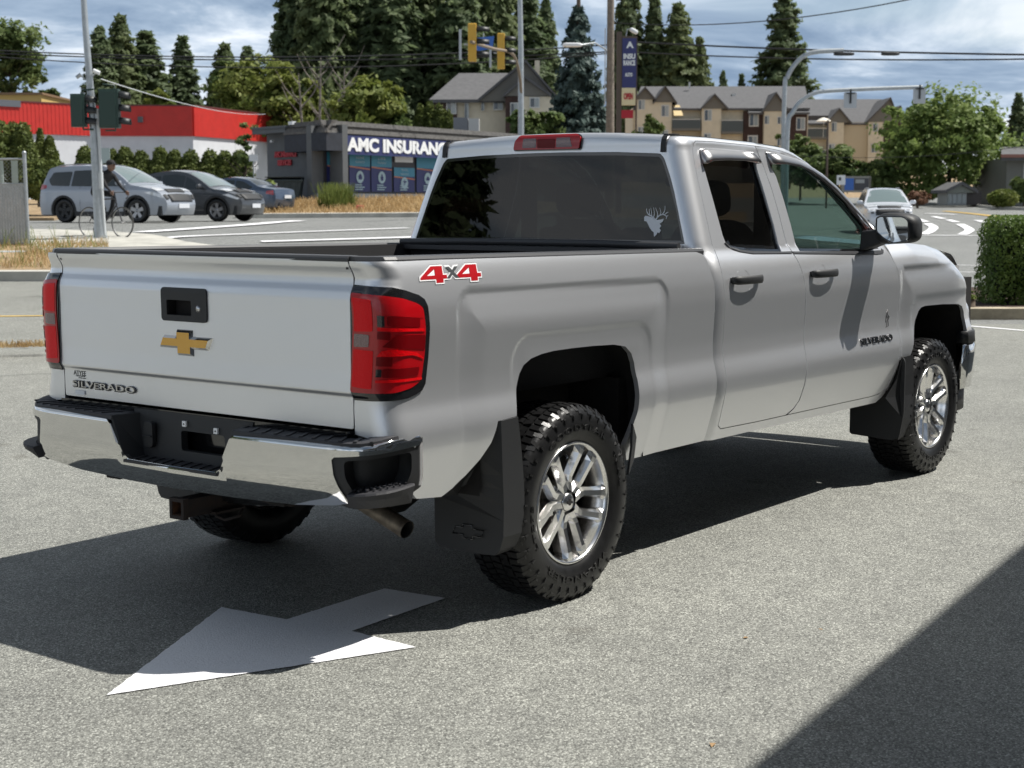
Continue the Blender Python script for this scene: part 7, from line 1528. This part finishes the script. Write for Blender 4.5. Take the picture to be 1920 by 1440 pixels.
# -- lamp post right behind, sign boards, white sign
f = Fr('for_sale_sign', 1606, 112, 'white framed notice board with blue and dark panels behind the oncoming car', 'notice board', zbase=zpx(372, 112)); f.box('frame', 1578, 1632, 332, 362, 0, .1, mat('board_frame', (.28, .27, .24))); f.box('panel', 1583, 1600, 336, 358, -.04, -.01, SBLUE); f.box('panel', 1601, 1628, 336, 358, -.04, -.01, mat('board_dark', (.06, .06, .07))); f.box('panel', 1603, 1620, 338, 345, -.07, -.05, mat('board_grey', (.35, .36, .36))); f.box('post', 1580, 1582, 362, 380, 0, .1, BRP); f.box('post', 1629, 1631, 334, 380, 0, .1, BRP)
g = Fr('white_sign', 1576, 108, 'small white square sign left of the notice board', 'sign', zbase=zpx(372, 108)); g.box('plate', 1568, 1584, 330, 348, 0, .04, SIGNW); g.box('post', 1575, 1577, 348, 375, 0, .05, BRP); g.box('symbol', 1572, 1576, 334, 340, -.03, -.01, SBLK)
f = Fr('utility_pole', 1549, 105, 'thin dark utility pole in front of the apartments', 'pole'); m = MB(); m.tube([(0, 0, 0), (0, 0, f.z(228))], .07, 8); m.obj('pole', BRP, f.e)
f = Fr('traffic_cone', 675, 62.5, 'small pink red marker lying on the dry median', 'marker', zbase=hgt(*UD(675, 62.5).xy)+.12); m = MB(); m.prism(rnd([(-.16, -.12), (.18, -.10), (.12, .14), (-.10, .12)], .05), .22); m.obj('body', mat('faded_red', (.60, .14, .10)), f.e, bevel=.03)
# -- wires
def wire(name, a, b, sag, r, label, n=16):
    A, B = W(*a), W(*b); base = (A+B)/2; pts = [A.lerp(B, i/n)-Vector((0, 0, sag*4*(i/n)*(1-i/n)))-base for i in range(n+1)]; m = MB(); m.tube(pts, r, 6); o = m.obj(name, WIRE, None); o.location = base; return tag(o, label, 'cable', 'overhead cables')
wire('overhead_cable', (-120, 88, 76), (1143, 84, 76), .55, .035, 'uppermost overhead cable left of the power pole')
wire('overhead_cable', (-120, 94, 76), (1143, 97, 76), .45, .035, 'second overhead cable from the top left of the power pole')
wire('overhead_cable', (-120, 97, 77), (1143, 100, 77), .75, .03, 'lowest of the three overhead cables left of the power pole')
wire('overhead_cable', (1143, 76, 76), (2100, 104, 60), .15, .045, 'thick upper cable running right from the power pole')
wire('overhead_cable', (1143, 95, 76), (2100, 107, 60), .25, .035, 'thinner lower cable running right from the power pole')
wire('overhead_cable', (1143, 42, 76), (1800, -22, 60), .6, .025, 'thin cable rising toward the top right corner')
wire('overhead_cable', (1350, 278, 110), (2000, 262, 100), .9, .02, 'thin low cable in front of the apartments')
wire('service_cable', (189, 148, 33), (497, 214, 80), .25, .012, 'pale cable sloping from the signal pole camera to the right')
bpy.data.objects['service_cable'].data.materials[0] = PIPEW
# -- mesh fence at the left
f = Fr('mesh_fence', 28, 30, 'grey chain link fence end with slats and a thick post at the left edge', 'fence'); SLAT = mat('fence_slat', (.47, .50, .52), rough=.6, noise_amt=.12, noise_scale=9)
m = MB(); m.tube([(f.x(50.5), 0, -.1), (f.x(49), 0, f.z(286))], .036, 10); m.sphere((f.x(49), 0, f.z(286)), .045, 10); m.obj('post', GALV, f.e)
m = MB(); m.tube([(f.x(-260), 0, f.z(298)), (f.x(49), 0, f.z(297))], .02, 8); m.tube([(f.x(-260), 0, f.z(343)), (f.x(49), 0, f.z(343))], .018, 8); m.tube([(f.x(-260), 0, f.z(455)), (f.x(49), 0, f.z(455))], .018, 8); m.obj('rail', GALV, f.e)
m = MB(); n = 0; x = f.x(-260)
while x < f.x(48): m.bx((x, -.008, f.z(456)), (x+.052, .004, f.z(343))); x += .058
m.obj('slats', SLAT, f.e)
m = MB()
for a, b in ((0, 9), (24, 36), (-40, -22), (-90, -70)): m.bx((f.x(a), -.008, f.z(343)), (f.x(b), .004, f.z(300)))
m.obj('slats', SIGNW if False else mat('pale_slat', (.42, .50, .46), rough=.6), f.e)
m = MB(); xa, xb = f.x(-260), f.x(49); za, zb2 = f.z(455), f.z(298); H = zb2-za; st = .075; k = int((xb-xa+H)/st)
for i in range(k):
    for sgn in (1, -1):
        x0_ = xa-H+i*st; p, q = (x0_, za), (x0_+H, zb2)
        if sgn < 0: p, q = (x0_+H, za), (x0_, zb2)
        # clip in x
        def cl(p, q):
            t0, t1 = 0, 1; dx = q[0]-p[0]
            for lim, s in ((xa, 1), (xb, -1)):
                v = (lim-p[0])/dx
                if dx*s > 0: t0 = max(t0, v)
                else: t1 = min(t1, v)
            return None if t0 >= t1 else ((p[0]+dx*t0, p[1]+(q[1]-p[1])*t0), (p[0]+dx*t1, p[1]+(q[1]-p[1])*t1))
        c = cl(p, q)
        if c: m.tube([(c[0][0], -.014, c[0][1]), (c[1][0], -.014, c[1][1])], .0022, 3, cap=False)
m.obj('mesh', GALV, f.e)
f = Fr('concrete_block', 10, 28.5, 'pale grey concrete slab block at the foot of the mesh fence', 'concrete block'); m = MB(); m.bx((f.x(-150), 0, -.05), (f.x(42), 1.2, .16)); m.obj('slab', mat('pale_slab', (.48, .52, .54), rough=.8, noise_amt=.1, noise_scale=4), f.e, bevel=.02)
# small signpost near the office corner and a wall-side sign
f = Fr('signpost', 477, 74, 'thin signpost with a small white plate at the corner of the dark wall', 'signpost'); m = MB(); m.tube([(0, 0, 0), (0, 0, f.z(300))], .03, 6); m.obj('post', GALV, f.e); m = MB(); m.bx((-.2, -.05, f.z(302)), (.22, -.02, f.z(290))); m.obj('plate', SIGNW, f.e)
f = Fr('pedestrian_sign', 197, 40, 'pale square sign plate on a post just right of the signal pole', 'sign'); m = MB(); m.bx((f.x(189), 0, f.z(305)), (f.x(209), .02, f.z(277))); m.obj('plate', mat('pale_sign', (.35, .42, .42), rough=.5), f.e); m = MB(); m.tube([(f.x(192), .03, 0), (f.x(192), .03, f.z(277))], .02, 6); m.obj('post', GALV, f.e)
# -- bicycle and rider
f = Fr('bicycle', 197, 33.6, 'thin framed dark bicycle ridden past the signal pole', 'bicycle'); BKM = mat('bike_frame_dark', (.03, .03, .035), rough=.35); BTY = mat('bike_tyre', (.05, .048, .045), rough=.7); SPK = mat('bike_spoke', (.30, .30, .30), rough=.4, metal=.7)
f.e.rotation_euler = (0, 0, ANGL-math.radians(33)); rW = .34; xr, xf = -.52, .53
for x in (xr, xf):
    w = MB().lathe([(rW-.018, -.012), (rW, -.010), (rW+.004, 0), (rW, .010), (rW-.018, .012)], (x, 0, rW), 'Y', 40, closed=True).obj('wheel', BTY, f.e)
    m = MB(); m.lathe([(rW-.03, -.008), (rW-.018, -.010), (rW-.018, .010), (rW-.03, .008)], (x, 0, rW), 'Y', 40, closed=True); m.tube([(x, -.04, rW), (x, .04, rW)], .018, 8)
    for k in range(20): a = 2*PI*k/20; m.tube([(x, (-1)**k*.03, rW), (x+(rW-.025)*math.cos(a), 0, rW+(rW-.025)*math.sin(a))], .0016, 3, cap=False)
    m.obj('rim', SPK, w)
m = MB(); bb = (-.08, 0, .29); st = (-.22, 0, .84); hd = (.33, 0, .86); hl = (.36, 0, .72)
for a, b, r in ((bb, st, .017), (st, hd, .016), (bb, hl, .02), ((xr, 0, rW), bb, .011), ((xr, 0, rW), (-.20, 0, .78), .010), (hd, hl, .02)): m.tube([a, b], r, 8)
m.tube([hl, (.40, 0, .62), (xf, 0, rW)], .014, 8); m.obj('frame', BKM, f.e)
m = MB(); m.tube([hd, (.31, 0, .98), (.38, 0, 1.0)], .014, 6); m.tube([(.38, -.22, 1.0), (.38, .22, 1.0)], .012, 6)
for s in (-1, 1): m.tube([(.38, s*.22, 1.0), (.47, s*.22, .98), (.49, s*.22, .90), (.42, s*.22, .86)], .012, 6)
m.obj('handlebar', BKM, f.e)
m = MB(); m.tube([st, (-.24, 0, .93)], .012, 6); rbox(m, (-.25, 0, .95), (.27, .14, .05), None, 3, 12); m.obj('saddle', BKM, f.e)
m = MB(); m.lathe([(.0, -.06), (.095, -.06), (.095, -.055), (0, -.055)], (bb[0], 0, bb[2]), 'Y', 20); m.tube([bb, (bb[0]-.09, -.08, bb[2]-.14)], .010, 6); m.tube([bb, (bb[0]+.09, .08, bb[2]+.14)], .010, 6); m.box((bb[0]-.10, -.13, bb[2]-.15), (.10, .08, .02)); m.box((bb[0]+.10, .13, bb[2]+.15), (.10, .08, .02)); m.obj('crankset', BKM, f.e)
# rider: one skinned body, clothes as children
SKIN = mat('skin', (.17, .095, .065), rough=.6); CLTH = mat('black_clothing', (.012, .012, .014), rough=.85, noise_amt=.3, noise_scale=20); SHOE = mat('dark_shoe', (.03, .03, .03), rough=.6)
rp = empty('person', f.e.location, ANGL-math.radians(33), 'rider in black jacket, trousers and cap leaning forward on the bicycle', 'person')
def skin(name, joints, edges, mt, par, sub=2, root=0):
    me = bpy.data.meshes.new(name); me.from_pydata([j[:3] for j in joints], edges, []); me.update(); o = link(name, me, mt, par); md = o.modifiers.new('skin', 'SKIN'); md.use_smooth_shade = True
    bm_ = o.data.skin_vertices[0].data
    for i, j in enumerate(joints): bm_[i].radius = (j[3], j[4] if len(j) > 4 else j[3]); bm_[i].use_root = (i == root)
    s = o.modifiers.new('sub', 'SUBSURF'); s.levels = sub; s.render_levels = sub; return o
hip = (-.26, 0, 1.02)
def leg(s, foot, knee): return [(hip[0]+.02, s*.09, hip[2]-.03, .085), (knee[0]*.5+hip[0]*.5, s*.10, knee[1]*.5+hip[2]*.5, .075), (knee[0], s*.11, knee[1], .055), (knee[0]*.45+foot[0]*.55, s*.12, knee[1]*.45+foot[1]*.55, .05), (foot[0]-.03, s*.12, foot[1]+.07, .034), (foot[0]-.05, s*.12, foot[1]+.03, .035), (foot[0]+.12, s*.13, foot[1]+.015, .028)]
def arm(s): return [(.12, s*.17, 1.36, .05), (.22, s*.20, 1.20, .042), (.31, s*.21, 1.10, .034), (.42, s*.215, 1.02, .026), (.46, s*.22, .99, .028)]
J = [(hip[0], 0, hip[2], .13, .14), (-.16, 0, 1.17, .12, .13), (-.03, 0, 1.30, .14, .15), (.09, 0, 1.38, .12, .13), (.155, 0, 1.45, .055), (.19, 0, 1.51, .055)]; E = [(0, 1), (1, 2), (2, 3), (3, 4), (4, 5)]
def addch(ch, root):
    b = len(J); J.extend(ch); E.append((root, b)); E.extend((b+i, b+i+1) for i in range(len(ch)-1))
addch(leg(-1, (-.20, .14), (.10, .62)), 0); addch(leg(1, (.02, .46), (.17, .93)), 0); addch(arm(-1), 3); addch(arm(1), 3)
body = skin('body', J, E, CLTH, rp)
m = MB()
for i in range(15):
    for k in range(18):
        a, b = PI*i/14, 2*PI*k/18; x, y, z = .098*math.sin(a)*math.cos(b), .077*math.sin(a)*math.sin(b), .122*math.cos(a); x += .012*(1 if x > 0 else 0)*sstep(.06, -.02, z); m.v.append((.225+x, y, 1.575+z))
m.f = [(i*18+k, (i+1)*18+k, (i+1)*18+(k+1) % 18, i*18+(k+1) % 18) for i in range(14) for k in range(18)]; m.m = [0]*len(m.f); m.sm = [True]*len(m.f)
m.sphere((.33, 0, 1.565), (.022, .016, .026), 8)
for s in (-1, 1): m.sphere((.22, s*.079, 1.57), (.02, .01, .03), 8)
hd_ = m.obj('head', SKIN, body)
m = MB(); m.sphere((.305, -.03, 1.60), .012, 8); m.sphere((.305, .03, 1.60), .012, 8); m.obj('eyes', SIGNW, hd_); m = MB(); m.box((.322, 0, 1.525), (.012, .045, .010)); m.obj('mouth', mat('lips', (.15, .05, .045)), hd_)
m = MB(); m.sphere((.215, 0, 1.625), (.112, .092, .085), 16); rbox(m, (.315, 0, 1.625), (.11, .13, .018), Matrix.Rotation(.15, 3, 'Y'), 3, 12); m.obj('cap', CLTH, hd_)
for s in (-1, 1):
    m = MB(); rbox(m, (.465, s*.22, .985), (.075, .05, .08), None, 3, 12)
    for k in range(4): m.tube([(.475, s*.22+(k-1.5)*.0, .0)] if False else [(.455+.0*k, s*.22-s*.018, 1.01-.02*k), (.50, s*.22-s*.01, 1.008-.021*k), (.515, s*.22+s*.008, 1.0-.021*k), (.495, s*.22+s*.026, .995-.021*k)], [.010, .0095, .009, .007], 6)
    m.tube([(.45, s*.20, 1.0), (.47, s*.185, 1.02), (.50, s*.19, 1.03)], [.011, .010, .008], 6); m.obj('hand', SKIN, body)
m = MB(); rbox(m, (-.16, 0, 1.33), (.34, .27, .24), Matrix.Rotation(-.75, 3, 'Y'), 3.2, 16); m.obj('backpack', CLTH, body)
